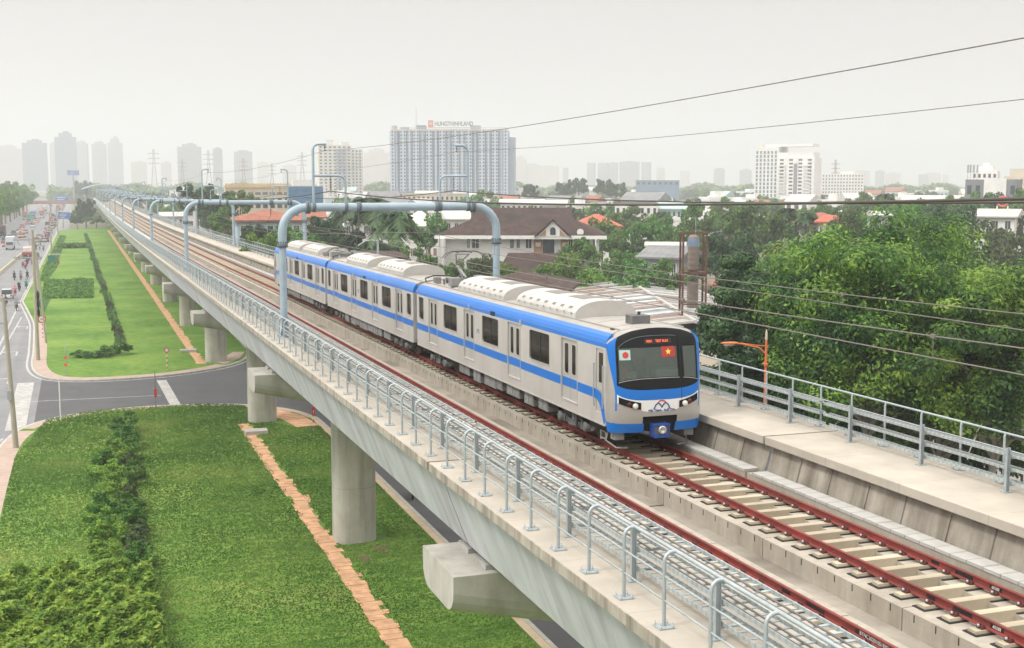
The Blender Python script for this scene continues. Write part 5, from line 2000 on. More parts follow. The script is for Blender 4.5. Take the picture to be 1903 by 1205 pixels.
# round trees between road and viaduct
for x, y, r, H, k, lab in ((3.0, 552, 4.6, 13.2, "dark", "round dark tree on a bare trunk where the far lawn ends"), (-.5, 540, 3.6, 6.5, "dark", "low dark bush left of the round tree at the lawn's end"), (7.0, 548, 4.2, 5.5, "mid", "low spreading bush between the round tree and the viaduct"),
                           (4.2, 1180, 9, 22, "dark", "hazy dark tree beside the station roof"), (10, 900, 6, 9, "mid", "hazy bush between the road and the far viaduct")):
    t = thing("broadleaf_tree", lab, "tree", (x, y, 0), 1.2, "trees between road and viaduct")
    t.scale = (r, r, H / 1.62)
    link("crown", protos[k][0], t)
    link("trunk", protos[k][1], t)
for i in range(9):
    t = thing("broadleaf_tree", "hazy small tree in the strip between road and far viaduct", "tree", (2.5 + rr.uniform(-3, 4), 580 + i * 45, 0), i, "trees between road and viaduct")
    s = rr.uniform(2.2, 3.6)
    t.scale = (s, s, rr.uniform(4, 7) / 1.62)
    link("crown", far_pro["mid"][0], t)
    link("trunk", far_pro["mid"][1], t)

# -- palms
def palm_mesh(seed, nf=17, lf=1.0, droop=1.0):
    rg = random.Random(seed)
    vs, fs = [], []
    for i in range(nf):
        az = i * 2.4 + rg.uniform(-.2, .2)
        el = rg.uniform(.15, 1.15)
        L_ = lf * rg.uniform(.85, 1.1)
        prev = None
        for q in range(13):
            u = q / 12
            r = L_ * (u * cos(el) * (1 - .12 * u))
            z = L_ * (u * sin(el) - droop * .75 * u * u)
            c = V((r * cos(az), r * sin(az), z))
            if q:
                tv = (c - prev).normalized()
                sd_ = V((-sin(az), cos(az), 0))
                wl = lf * .34 * sin(min(1, u * 1.15) * pi * .82 + .25)
                for s in (-1, 1):
                    for jj in (0, .5):
                        b0 = prev.lerp(c, jj)
                        tip = b0 + sd_ * s * wl * rg.uniform(.8, 1.1) + tv * wl * .55 - V((0, 0, wl * rg.uniform(.35, .75)))
                        o = len(vs)
                        wd = tv * lf * .05
                        vs += [b0 - wd, b0 + wd, tip + wd * .3, tip - wd * .3]
                        fs.append((o, o + 1, o + 2, o + 3))
            prev = c
    v = np.array([tuple(p) for p in vs])
    return fast_mesh("fronds", v, np.array(fs), m_palm)
pm_ = [palm_mesh(3, 24), palm_mesh(5, 26, 1.0, 1.15)]
for i, (x, yc, F, r, lab) in enumerate(((690, 384, 190, 6.0, "tall palm behind the portal beam, its crown above the beam"), (730, 410, 180, 6.2, "palm in front of the white house, below the portal beam"), (655, 392, 200, 5.2, "palm leaning left behind the portal beam"),
                                       (1462, 395, 250, 3.6, "palm left of the red roof house"), (1500, 402, 240, 3.4, "palm standing before the red roof"), (1645, 368, 330, 4.6, "palm above the trees right of the red roof"), (1232, 400, 300, 3.2, "small palm by the pale teal roof"))):
    c = at(x, yc, F)
    t = thing("palm_tree", lab, "palm", (c.x, c.y, 0), i, "palms among the houses")
    b = MB()
    b.tube([(0, 0, 0), (.1, .05, c.z * .4), (0, 0, c.z)], [.26, .2, .15], 8)
    b.build("trunk", m_bark2, t)
    link("fronds", pm_[i % 2], t, (0, 0, c.z), None, (r, r, r))
# -- fuller cover between the houses nearer the viaduct
for i in range(46):
    F_ = rr.uniform(135, 290)
    x = rr.uniform(470, 1905)
    p = at(x, 450, F_)
    if p.x < 30 or (50 < p.x < 76 and 98 < p.y < 156) or (F_ < 200 and 815 < x < 1130):
        continue
    k = rr.choice(["mid", "mid2", "dark", "mid", "light", "olive"])
    zt = rr.uniform(5, 9.5)
    yt = 338 + (CAM_H - zt) / F_ * FPX
    mtree(k, x, yt, rr.uniform(8, 13) / F_ * FPX, F_, {"mid": "mid green tree filling the gardens between the houses", "mid2": "mottled green tree filling the gardens between the houses", "dark": "dark tree filling the gardens between the houses", "light": "light green tree filling the gardens between the houses", "olive": "olive tree filling the gardens between the houses"}[k], "garden trees between the houses")
# dark ground cover on the far lawn's beds, leaf by leaf
rg = np.random.default_rng(12)
for poly, n_, lab in (([gnd(*q) for q in ((80, 557), (173, 556), (172, 521), (84, 524))], 9000, "dark leafy ground cover in the block across the far lawn"), ([gnd(*q) for q in ((86, 524), (104, 500), (113, 470), (122, 440), (112, 440), (97, 470), (80, 505), (76, 524))], 9000, "dark ground cover in the strip along the far lawn's kerb")):
    xs, ys = [p.x for p in poly], [p.y for p in poly]
    x, y = rg.uniform(min(xs), max(xs), n_ * 3), rg.uniform(min(ys), max(ys), n_ * 3)
    ins = np.zeros(len(x), bool)
    j = len(poly) - 1
    for i in range(len(poly)):
        c = ((ys[i] > y) != (ys[j] > y)) & (x < (xs[j] - xs[i]) * (y - ys[i]) / (ys[j] - ys[i] + 1e-9) + xs[i])
        ins ^= c
        j = i
    x, y = x[ins][:n_], y[ins][:n_]
    z = .18 + .35 * rg.random(len(x)) * (.6 + .4 * np.sin(x * 1.3 + y * .4))
    v, f = leaf_quads(np.stack([x, y, z], 1), rg.normal(size=(len(x), 3)) * .5 + np.array([0, 0, .6]), .65, rg, .6)
    o = link("ground_cover", fast_mesh("ground_cover", v, f, m_shrub))
    tag(o, lab, "ground cover", kind="stuff")

for i in range(11):
    mtree(["mid2", "mid", "dark"][i % 3], 1335 + i * 57, 690 + 22 * (i % 3) + i * 7, 105, 80 - i * .8, ["mottled low tree in the thicket below the big crowns", "green low tree in the thicket below the big crowns", "dark low tree in the thicket below the big crowns"][i % 3], "thicket along the tree side walkway", full=True)
# ------------------------------------------------------------------ buildings
def wallmat(name, c, **k):
    return M(name, c, .85, .06, .25, streak=.25, streakcol=tuple(q * .6 for q in c), sscale=(.3, .3, .06), **k)
m_wwhite = wallmat("white render", (0.74, 0.74, 0.72))
m_wwarm = wallmat("warm white render", (0.66, 0.64, 0.59))
m_wcream = wallmat("cream render", (0.58, 0.52, 0.42))
m_wblue = wallmat("pale blue render", (0.46, 0.58, 0.66))
m_wgrey = wallmat("grey render", (0.36, 0.37, 0.38))
m_wteal = wallmat("pale teal render", (0.36, 0.47, 0.46))
m_wpink = wallmat("pinkish render", (0.55, 0.43, 0.38))
m_wdark = wallmat("dark grey cladding", (0.20, 0.215, 0.23))
m_slabw = wallmat("apartment white", (0.43, 0.505, 0.59))
m_slabd = wallmat("apartment blue grey", (0.19, 0.25, 0.34))
m_slabm = wallmat("apartment mid grey", (0.33, 0.39, 0.47))
m_win = M("window glass", (0.055, 0.07, 0.085), .2, .3, .4, spec=.5)
m_winb = M("bluish window glass", (0.12, 0.17, 0.22), .2, .3, .4, spec=.5)
m_tile = M("brown roof tiles", (0.060, 0.035, 0.030), .9, .45, 1.1, blotch=.9, streakcol=(0.026, 0.023, 0.022), streak=.35, sscale=(.3, .5, .5), bump=.4, bscale=4, joints=[(2, .28, .06, .35)])
m_tilered = M("terracotta tiles", (0.29, 0.115, 0.075), .9, .25, .5, blotch=.35, streakcol=(0.22, 0.11, 0.08), bump=.3, bscale=4, joints=[(2, .28, .06, .3)])
m_tileor = M("orange tiles", (0.43, 0.115, 0.07), .85, .12, .5, joints=[(2, .28, .05, .25)])
m_roofg = M("grey cement roof", (0.20, 0.205, 0.21), .9, .2, .5, joints=[(0, .9, .08, .3)])
m_roofw = M("pale sheet roof", (0.48, 0.48, 0.45), .6, .10, .4, joints=[(0, .8, .06, .25)], blotch=.25, streakcol=(0.4, 0.36, 0.3))
m_rooft = M("teal sheet roof", (0.36, 0.47, 0.47), .6, .08, .4, joints=[(0, .8, .06, .2)])
m_sheet = M("zinc sheet", (0.52, 0.58, 0.62), .45, .1, .6, metal=.3, joints=[(0, .25, .08, .35)], blotch=.35, streakcol=(0.36, 0.30, 0.25))
m_rust = M("rusty steel", (0.10, 0.05, 0.036), .85, .35, 2.5)
m_brickw = M("brown brick wall", (0.42, 0.26, 0.16), .9, .15, 1.5)
m_net = M("blue scaffold net", (0.10, 0.20, 0.33), .8, .2, .3, blotch=.5, streakcol=(0.16, 0.28, 0.42), joints=[(2, 1.9, .12, .4), (0, 2.4, .12, .3)])

_wmesh = {}
def windows(t, rects, y, mat, depth=.12, name="window", frame=None, cap=100):
    """One window part per rectangle (x0, z0, x1, z1) on the wall plane y; past a hundred the rest is one part."""
    rest = MB()
    for i, (x0, z0, x1, z1) in enumerate(rects):
        if i < cap:
            k = (round(x1 - x0, 2), round(z1 - z0, 2), depth, mat.name, frame.name if frame else None)
            if k not in _wmesh:
                b = MB()
                w, h = x1 - x0, z1 - z0
                b.box(-w / 2, -depth * .4, 0, w / 2, depth, h)
                _wmesh[k] = b.mesh("window", mat)
            o = link(name, _wmesh[k], t, ((x0 + x1) / 2, y, z0))
            if frame:
                kf = k + ("f",)
                if kf not in _wmesh:
                    b = MB()
                    w, h = x1 - x0, z1 - z0
                    e = .09
                    b.ring([(-w / 2 - e, -e), (w / 2 + e, -e), (w / 2 + e, h + e), (-w / 2 - e, h + e)], [(-w / 2 + .02, .02), (w / 2 - .02, .02), (w / 2 - .02, h - .02), (-w / 2 + .02, h - .02)], 'y', -depth * .4 - .04, .05)
                    b.box(-.03, -depth * .4 - .03, .02, .03, -depth * .4 - .002, h - .02)
                    _wmesh[kf] = b.mesh("frame", frame)
                link("frame", _wmesh[kf], o)
        else:
            rest.box(x0, y - depth * .4, z0, x1, y + depth, z1)
    if rest.v:
        o = rest.build("windows", mat, t)
        o['kind'] = 'stuff'

def bthing(name, label, cat, x0, x1, ytop, F, drz=0.0, group=None, zt=None):
    """Empty on the ground under the middle of the front wall; returns (thing, width, height). Local +y points away."""
    p = at((x0 + x1) / 2, ytop, F)
    W_ = (x1 - x0) * F / FPX
    t = thing(name, label, cat, (p.x, p.y, 0), -YAW * 0 - atan2(p.x, p.y) + drz, group)
    return t, W_, (zt or p.z)

def hgt(y, F):
    return at(951, y, F).z

# --- the long apartment slab with the roof sign
F = 960
t, W_, H = bthing("apartment_block", "long grey white apartment slab with a sign on its roof", "building", 723, 945, 243, F, -.10)
Wt = W_ * .985
fl = 19
fh = (H - 9) / fl
b = MB()
b.box(-Wt / 2, 1.6, 0, Wt / 2, 20, H)
b.build("wall", m_slabd, t)
bays = 9
bw = Wt / bays
for i in range(bays + 1):
    b = MB()
    x = -Wt / 2 + i * bw
    w_ = bw * (.23 if i not in (0, bays) else .30)
    xa, xb = (x, x + w_ * 1.2) if i == 0 else ((x - w_ * 1.2, x) if i == bays else (x - w_, x + w_))
    b.box(xa, 0, 0, xb, 1.59, H + (.8 if i % 2 else 0))
    b.build("pier", m_slabw, t)
for i in range(bays):
    b = MB()
    x0, x1 = -Wt / 2 + i * bw + bw * .30, -Wt / 2 + (i + 1) * bw - bw * .30
    for f_ in range(fl):
        z = 9 + f_ * fh
        b.box(x0, .5, z - .15, x1, 1.58, z + 1.15 if i % 3 else z + .35)
    b.build("balcony_stack", m_slabm, t)
    b = MB()
    b.box((x0 + x1) / 2 - .7, .2, 8, (x0 + x1) / 2 + .7, 1.57, H - .5)
    b.build("pier", m_slabw if i % 2 else m_slabm, t)
rects = []
for f_ in range(fl):
    for i in range(bays + 1):
        x = -Wt / 2 + i * bw
        for dx in (-1.35, 1.35) if 0 < i < bays else ((2.0,) if i == 0 else (-2.0,)):
            rects.append((x + dx - .55, 10 + f_ * fh, x + dx + .55, 11.4 + f_ * fh))
windows(t, rects, 0, m_win)
b = MB()
b.box(-Wt / 2 + 1, 0.02, H + .02, Wt / 2 - 1, .2, H + 1.1)
for i in range(40):
    x = -Wt / 2 + 1 + i * (Wt - 2) / 39
    b.box(x - .12, .0, H + 1.1, x + .12, .3, H + 2.0)
b.box(-Wt / 2 + .5, -.1, H + 2.0, Wt / 2 - .5, .5, H + 2.3)
b.build("parapet", m_wcream, t)
for x, w_, h_ in ((-.38, 6, 3), (-.24, 7, 4.2), (.22, 8, 4.0), (-.49, 3, 4)):
    b = MB()
    b.box(x * Wt - w_ / 2 + (2 if x == -.49 else 0), 3, H + .1, x * Wt + w_ / 2 + (2 if x == -.49 else 0), 9, H + h_)
    b.build("roof_hut", m_slabm if x != -.24 else m_slabd, t)
b = MB()
b.box(-Wt / 2 - 3, -5, 0, Wt / 2 + 5, 1.5, 8.6)
b.build("podium", m_slabm, t)
windows(t, [(-Wt / 2 - 2 + i * 4, 1.2 + f_ * 2.6, -Wt / 2 + i * 4, 2.9 + f_ * 2.6) for i in range(int(Wt / 4) + 1) for f_ in range(3)], -5, m_win, name="podium_window")
b = MB()
b.box(Wt / 2 + .1, 4, 0, Wt / 2 + 5, 18, H - 5)
b.build("side_wing", m_slabm, t)
# sign
sg = D.objects.new("roof_sign", None)
COL.objects.link(sg); sg.parent = t; sg.location = (0, -.3, H + 2.4)
px = F / FPX
b = MB()
x0 = (796 - 834) * px
b.box(x0, 0, .2, x0 + 9.5 * px, .4, 5.4)
b.build("sign_square", M("sign red", (0.60, 0.20, 0.15), .6, .1, .4), sg)
b = MB()
b.prism([(x0 + 2.2 + 1.35 * cos(q), 2.8 + 1.35 * sin(q)) for q in [2 * pi * i / 14 for i in range(14)]], 'y', -.12, -.02)
b.build("sign_mark", M("sign pale red", (0.62, 0.42, 0.36), .6, .1, .4), sg)
text("sign_lettering", "HUNGTHINHLAND", 4.6, M("sign dark green", (0.10, 0.14, 0.12), .6, .1, .4), sg, ((843.5 - 834) * px, -.1, 2.6), (pi / 2, 0, 0), .12, sx=.74, bold=.10)
b = MB()
for i in range(22):
    x = x0 + i * 1.45
    b.box(x - .08, .1, -1.5, x + .08, .3, .1)
b.box(x0, .1, -.05, x0 + 31, .3, .15)
b.build("sign_frame", m_wcream, sg)

# --- towers
def tower(label, x0, x1, ytop, F, drz, mat, floors, cols, dep=18, steps=None, winmat=None, band=None, group=None, wfrac=.5, name="tower_block"):
    t, W_, H = bthing(name, label, "building", x0, x1, ytop, F, drz, group)
    b = MB()
    b.box(-W_ / 2, 0, 0, W_ / 2, dep, H)
    b.build("wall", mat, t)
    fh = (H - 4) / floors
    cw = W_ / cols
    rects = [(-W_ / 2 + (c + .5 - wfrac / 2) * cw, 3.5 + f_ * fh + fh * .3, -W_ / 2 + (c + .5 + wfrac / 2) * cw, 3.5 + f_ * fh + fh * .78) for f_ in range(floors - 1, -1, -1) for c in range(cols)]
    windows(t, rects, 0, winmat or m_win, .1)
    for (a, c, h_, d0, d1) in steps or []:
        b = MB()
        b.box(a * W_, d0, H + .02, c * W_, d1, H + h_)
        b.build("roof_hut", mat, t)
    return t, W_, H
# cream tower left of the slab: two staggered wings
t, W_, H = tower("slim cream tower between the gooseneck mast and the long slab", 592, 652, 270, 1050, .12, m_wwarm, 17, 7, 16, [(-.25, -.02, 4.5, 4, 9), (.2, .45, 3, 3, 8)])
b = MB()
for f_ in range(16):
    z = 6 + f_ * (H - 8) / 16
    b.box(W_ * .02, -1.2, z, W_ * .36, -.01, z + 1.1)
b.build("balcony_stack", m_slabm, t)
wing = D.objects.new("side_wing", None); COL.objects.link(wing); wing.parent = t
b = MB(); b.box(W_ / 2 + .02, 3, 0, W_ / 2 + 10.5, 16, H - 3.2); b.build("wall", m_wwarm, wing)
windows(wing, [(W_ / 2 + 1.2 + c * 3, 5 + f_ * (H - 8) / 16, W_ / 2 + 2.7 + c * 3, 6.5 + f_ * (H - 8) / 16) for f_ in range(16) for c in range(3)], 3, m_winb, .1)
# white tower at the right, two faces
t, W_, H = tower("white stepped apartment tower beside the long low slab block", 1444, 1514, 293, 830, -.30, m_wwhite, 13, 4, 17, [(-.48, .46, 3.4, 1, 15)], wfrac=.40)
b = MB(); b.box(-1.2, -.3, 4, 1.2, -.05, H - 4); b.build("stair_strip", m_wdark, t)
for c in (-.36, .30):
    b = MB()
    for f_ in range(12):
        z = 5 + f_ * (H - 8) / 12.2
        b.box(c * W_ - 2.6, -1.0, z, c * W_ + 2.6, -.06, z + .9)
    b.build("balcony_stack", m_wwhite, t)
wing = D.objects.new("side_wing", None); COL.objects.link(wing); wing.parent = t
HW_ = hgt(274, 850)
b = MB(); b.box(-W_ / 2 - 16.5, 2.5, 0, -W_ / 2 - .02, 24, HW_); b.build("wall", m_wwhite, wing)
b = MB(); b.box(-W_ / 2 - 9.5, 5, HW_ + .02, W_ / 2 - 3, 20, HW_ + 1.8); b.build("roof_hut", m_wwhite, wing)
b = MB(); b.box(-W_ / 2 - 15, 7, HW_ + .02, -W_ / 2 - 13, 10, HW_ + 1.8); b.build("roof_hut", m_wcream, wing)
windows(wing, [(-W_ / 2 - 15.5 + c * 2.6, 4 + f_ * (HW_ - 6) / 14, -W_ / 2 - 14.2 + c * 2.6, 5.9 + f_ * (HW_ - 6) / 14) for f_ in range(14) for c in range(6)], 2.5, m_winb, .1)
# long white slab block with a grid of windows
tower("long low white slab block with a grid of small windows", 1513, 1603, 323, 900, -.05, m_wwhite, 9, 17, 14, [(-.5, -.4, 2.2, 2, 8), (.05, .3, 1.5, 2, 8)], wfrac=.42)

# mid white building and grey block at the right edge
t, W_, H = tower("white office block with a stepped top behind the dark grey building", 1808, 1852, 318, 520, -.1, m_wwhite, 6, 5, 12, [(-.35, .3, 2.2, 2, 8), (-.1, .15, 3.4, 3, 7)], wfrac=.5)
tower("cream block with a slatted roof frame at the frame edge", 1868, 1930, 328, 560, -.1, m_wcream, 5, 7, 12, [(-.35, .5, 3.4, 1, 8)], wfrac=.4)
t, W_, H = tower("dark grey flat building with antennas on its roof corner", 1797, 1887, 334, 360, -.12, m_wdark, 3, 6, 14, None, wfrac=.5)
b = MB(); b.box(-1.9, -.25, H - 5.5, 4.2, -.06, H + .3); b.build("white_panel", m_wwhite, t)
b = MB()
for x in (-6.6, -5.9, -5.0, -4.0):
    b.tube([(x, 1, H), (x, 1, H + 4.5)], .07, 5)
    b.box(x - .25, .8, H + 2, x + .25, 1.2, H + 4.2)
b.build("antenna_mast", m_wgrey, t)

# --- skyline, faded by the air
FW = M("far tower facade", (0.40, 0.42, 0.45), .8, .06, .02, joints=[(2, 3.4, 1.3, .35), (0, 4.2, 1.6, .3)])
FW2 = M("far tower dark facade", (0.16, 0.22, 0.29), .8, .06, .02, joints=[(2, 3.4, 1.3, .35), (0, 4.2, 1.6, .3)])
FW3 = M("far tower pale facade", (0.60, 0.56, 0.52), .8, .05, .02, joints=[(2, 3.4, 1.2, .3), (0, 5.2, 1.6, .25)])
def far_tower(label, x0, x1, ytop, F, mat, crown=0, dep=None):
    t, W_, H = bthing("high_rise", label, "building", x0, x1, ytop, F, rr.uniform(-.2, .2), "high rises of the hazy skyline")
    b = MB()
    d = dep or max(18, W_ * .4)
    b.box(-W_ / 2, 0, 0, W_ / 2, d, H)
    if crown:
        b.box(-W_ * .3, d * .15, H, W_ * .3, d * .8, H + crown)
        b.box(-W_ * .1, d * .3, H + crown, W_ * .18, d * .6, H + crown * 1.5)
    o = b.build("wall", mat, t)
    return t
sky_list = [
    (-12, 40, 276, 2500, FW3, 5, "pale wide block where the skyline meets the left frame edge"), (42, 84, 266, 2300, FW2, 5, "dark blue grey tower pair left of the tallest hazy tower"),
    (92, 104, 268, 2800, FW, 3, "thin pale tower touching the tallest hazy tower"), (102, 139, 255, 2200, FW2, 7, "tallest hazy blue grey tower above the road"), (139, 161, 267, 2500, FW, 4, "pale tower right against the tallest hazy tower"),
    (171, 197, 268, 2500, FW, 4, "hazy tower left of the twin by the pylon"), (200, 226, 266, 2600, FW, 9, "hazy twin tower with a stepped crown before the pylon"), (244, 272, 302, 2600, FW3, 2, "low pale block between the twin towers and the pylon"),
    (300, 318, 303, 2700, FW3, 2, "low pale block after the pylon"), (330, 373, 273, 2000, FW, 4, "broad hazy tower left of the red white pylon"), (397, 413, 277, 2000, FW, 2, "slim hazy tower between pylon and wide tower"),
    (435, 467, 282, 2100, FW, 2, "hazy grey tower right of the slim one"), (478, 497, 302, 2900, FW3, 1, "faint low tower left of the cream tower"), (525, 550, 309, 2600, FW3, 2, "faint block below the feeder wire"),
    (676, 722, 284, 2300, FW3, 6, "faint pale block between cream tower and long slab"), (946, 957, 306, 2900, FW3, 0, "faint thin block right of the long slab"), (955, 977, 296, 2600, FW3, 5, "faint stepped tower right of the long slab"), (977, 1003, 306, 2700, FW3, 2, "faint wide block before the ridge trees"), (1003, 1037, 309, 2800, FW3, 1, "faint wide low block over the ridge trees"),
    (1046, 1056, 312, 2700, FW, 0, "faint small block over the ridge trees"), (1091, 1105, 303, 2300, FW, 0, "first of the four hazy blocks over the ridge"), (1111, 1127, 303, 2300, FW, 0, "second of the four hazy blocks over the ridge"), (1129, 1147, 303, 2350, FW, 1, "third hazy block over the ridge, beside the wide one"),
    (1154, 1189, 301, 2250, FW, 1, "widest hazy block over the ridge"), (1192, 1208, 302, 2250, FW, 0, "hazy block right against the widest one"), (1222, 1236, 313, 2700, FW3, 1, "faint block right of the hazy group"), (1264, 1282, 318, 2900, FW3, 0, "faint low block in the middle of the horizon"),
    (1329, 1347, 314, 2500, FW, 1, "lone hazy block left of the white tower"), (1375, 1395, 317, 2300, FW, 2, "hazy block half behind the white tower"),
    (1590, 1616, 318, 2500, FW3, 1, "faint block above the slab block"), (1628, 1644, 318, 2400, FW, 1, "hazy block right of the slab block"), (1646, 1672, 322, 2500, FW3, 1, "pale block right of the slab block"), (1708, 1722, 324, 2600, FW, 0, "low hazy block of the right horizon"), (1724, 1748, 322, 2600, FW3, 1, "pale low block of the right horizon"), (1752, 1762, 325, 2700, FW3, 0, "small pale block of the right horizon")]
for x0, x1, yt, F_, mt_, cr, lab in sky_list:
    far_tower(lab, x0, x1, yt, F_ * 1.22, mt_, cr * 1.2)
# needle tower far behind the slab
p = at(773.5, 202, 4600)
t = thing("skyscraper", "faint needle topped skyscraper rising behind the long slab", "building", (p.x, p.y, 0))
b = MB()
b.box(-16, -16, 0, 16, 16, p.z - 160)
b.box(-11, -11, p.z - 160, 11, 11, p.z - 90)
b.box(-6, -6, p.z - 90, 6, 6, p.z - 55)
b.prism([(-2.6, -2.6), (2.6, -2.6), (2.6, 2.6), (-2.6, 2.6)], 'z', p.z - 55, p.z)
b.build("wall", FW2, t)

# --- pylons
m_pyl = M("pylon steel", (0.34, 0.27, 0.26), .7, .1, .2)
def pylon(label, x, ytop, F_, m=m_pyl):
    p = at(x, ytop, F_)
    t = thing("pylon", label, "pylon", (p.x, p.y, 0), 0, "power line pylons")
    H = p.z
    b = MB()
    w0, w1 = H * .075, H * .014
    r = .15 * F_ / 1100
    pr = lambda z: w0 + (w1 - w0) * min(1, z / (H * .8))
    lv = [H * q / 12 for q in range(13)]
    for sx in (-1, 1):
        for sy in (-1, 1):
            b.tube([(sx * pr(z), sy * pr(z), z) for z in lv], r, 4)
    for i in range(12):
        for (ax, ay, bx, by) in ((-1, -1, 1, -1), (1, -1, 1, 1), (1, 1, -1, 1), (-1, 1, -1, -1)):
            b.tube([(ax * pr(lv[i]), ay * pr(lv[i]), lv[i]), (bx * pr(lv[i + 1]), by * pr(lv[i + 1]), lv[i + 1])], r * .6, 3)
    b.build("lattice_mast", m, t)
    b = MB()
    for z in (.70, .80, .90):
        b.tube([(-H * .12, 0, H * z), (0, 0, H * z + H * .02), (H * .12, 0, H * z)], r * 1.1, 4)
        b.tube([(-H * .12, 0, H * z), (H * .12, 0, H * z)], r * .8, 4)
    b.build("cross_arm", m, t)
for x, yt, F_, lab in ((285, 277, 1500, "red white lattice pylon left of the broad hazy tower"), (387, 279, 1500, "lattice pylon between broad and slim hazy towers"), (338, 296, 1400, "grey pylon in front of the broad hazy tower"), (452, 294, 1350, "grey pylon in front of the hazy grey tower"), (561, 283, 1700, "faint pylon left of the cream tower"), (1553, 297, 1050, "pylon standing before the long white slab block"), (505, 304, 1500, "faint pylon above the cream arcade")):
    pylon(lab, x, yt, F_)
for x, yt, F_ in ((546, 309, 500), (1353, 335, 700)):
    pass

# --- the big house with the brown hipped roof
def hip(b, x0, x1, y0, y1, ze, zr, inset, ov=.9):
    """Hipped roof with a ridge along x."""
    ym = (y0 + y1) / 2
    e = [(x0 - ov, y0 - ov, ze), (x1 + ov, y0 - ov, ze), (x1 + ov, y1 + ov, ze), (x0 - ov, y1 + ov, ze)]
    u = [(p[0], p[1], p[2] - .25) for p in e]
    r = [(x0 + inset, ym, zr), (x1 - inset, ym, zr)]
    b.add(e + r + u, [(0, 1, 5, 4), (1, 2, 5), (2, 3, 4, 5), (3, 0, 4), (6, 7, 1, 0), (7, 8, 2, 1), (8, 9, 3, 2), (9, 6, 0, 3), (9, 8, 7, 6)])
def shape_roof(b, x0, x1, y0, y1, ze, zm, zr, in1, in2, ov=1.0):
    """Two-pitch hipped roof: flared eaves below a steep upper part with a ridge along x."""
    ym = (y0 + y1) / 2
    k = (zm - ze) / (zr - ze)
    e = [(x0 - ov, y0 - ov, ze), (x1 + ov, y0 - ov, ze), (x1 + ov, y1 + ov, ze), (x0 - ov, y1 + ov, ze)]
    dy = (y1 - y0) * .24
    m = [(x0 + in1, y0 + dy, zm), (x1 - in1, y0 + dy, zm), (x1 - in1, y1 - dy, zm), (x0 + in1, y1 - dy, zm)]
    r = [(x0 + in2, ym, zr), (x1 - in2, ym, zr)]
    u = [(p[0], p[1], p[2] - .3) for p in e]
    fs = [(0, 1, 5, 4), (1, 2, 6, 5), (2, 3, 7, 6), (3, 0, 4, 7), (4, 5, 9, 8), (5, 6, 9), (6, 7, 8, 9), (7, 4, 8)]
    fs += [(10, 11, 1, 0), (11, 12, 2, 1), (12, 13, 3, 2), (13, 10, 0, 3), (13, 12, 11, 10)]
    b.add(e + m + r + u, fs)
F = 200
t, W_, ze = bthing("villa", "big white villa under a mossy brown hipped roof", "house", 822, 1113, 437, F, -.04)
zr, zf = hgt(386, F + 8), hgt(472, F)
b = MB()
b.box(-W_ / 2, 0, 0, W_ / 2, 15, ze - .35)
b.build("wall", m_wwhite, t)
b = MB()
shape_roof(b, -W_ / 2, W_ / 2, 0, 15, ze, ze + (zr - ze) * .55, zr, 4.2, 4.6, 1.1)
rf = b.build("roof", m_tile, t)
b = MB()
b.box(-W_ / 2 - 1.2, -1.22, ze - .62, W_ / 2 + 1.2, -1.0, ze - .05)
b.box(-W_ / 2 - 1.2, -1.0, ze - .45, W_ / 2 + 1.2, -.02, ze - .32)
b.build("eave_board", m_white, t)
gx = W_ * (1027 - 967) / 291
b = MB()
b.prism([(gx - 2.5, ze - .2), (gx + 2.5, ze - .2), (gx, ze + 2.3)], 'y', -1.3, 4)
gb_ = b.build("gable", m_wwhite, t)
for s in (-1, 1):
    b = MB()
    b.prism([(gx + s * 2.95, ze - .35), (gx + s * 2.95, ze - .12), (gx, ze + 2.62), (gx, ze + 2.35)][::s], 'y', -1.6, 4.5)
    b.build("gable_roof", m_tile, gb_)
    b = MB()
    b.prism([(gx + s * 2.2, ze - .1), (gx + s * 1.1, ze - .1), (gx + s * 1.1, ze + .95)][::s], 'y', -1.33, -1.302)
    b.build("brick_infill", m_brickw, gb_)
b = MB()
b.prism([(gx - .45, ze + .1), (gx + .45, ze + .1), (gx + .45, ze + .9), (gx + .3, ze + 1.2), (gx, ze + 1.32), (gx - .3, ze + 1.2), (gx - .45, ze + .9)], 'y', -1.36, -1.303)
b.build("arched_window", m_win, gb_)
fx = lambda x: W_ * (x - 967.5) / 291
for x0, x1 in ((992, 1008), (1042, 1057)):
    b = MB(); b.box(fx(x0), -.05, zf, fx(x1), -.002, ze - .7); b.build("brick_panel", m_brickw, t)
    b = MB(); b.box(fx((x0 + x1) / 2) - .4, -.45, zf + 1.2, fx((x0 + x1) / 2) + .4, -.06, zf + 1.85); b.build("air_conditioner", m_wcream, t)
b = MB(); b.box(fx(1009), -.10, zf - .2, fx(1030), -.004, ze - .65); b.build("dark_opening", m_win, t)
windows(t, [(fx(a), zf + .9, fx(c), zf + 2.5) for a, c in ((948, 955), (960, 966), (977, 988), (1056, 1064), (1066, 1073), (1084, 1095), (868, 873), (877, 890), (1101, 1106))], 0, m_win, .12, frame=m_wwhite)
windows(t, [(fx(a), zf - 2.6, fx(c), zf - 1.0) for a, c in ((846, 851), (905, 912), (938, 944))], 0, m_win, .12, frame=m_wwhite)
b = MB()
b.box(fx(1070), -2.2, zf - .5, fx(1108), -.01, zf - .15)
bal = b.build("balcony", m_wwhite, t)
b = MB()
for i in range(14):
    x = fx(1071) + i * (fx(1107) - fx(1071)) / 13
    b.box(x - .03, -2.15, zf - .15, x + .03, -2.09, zf + .75)
b.box(fx(1070), -2.17, zf + .75, fx(1108), -2.07, zf + .85)
b.build("balustrade", m_wpink, bal)
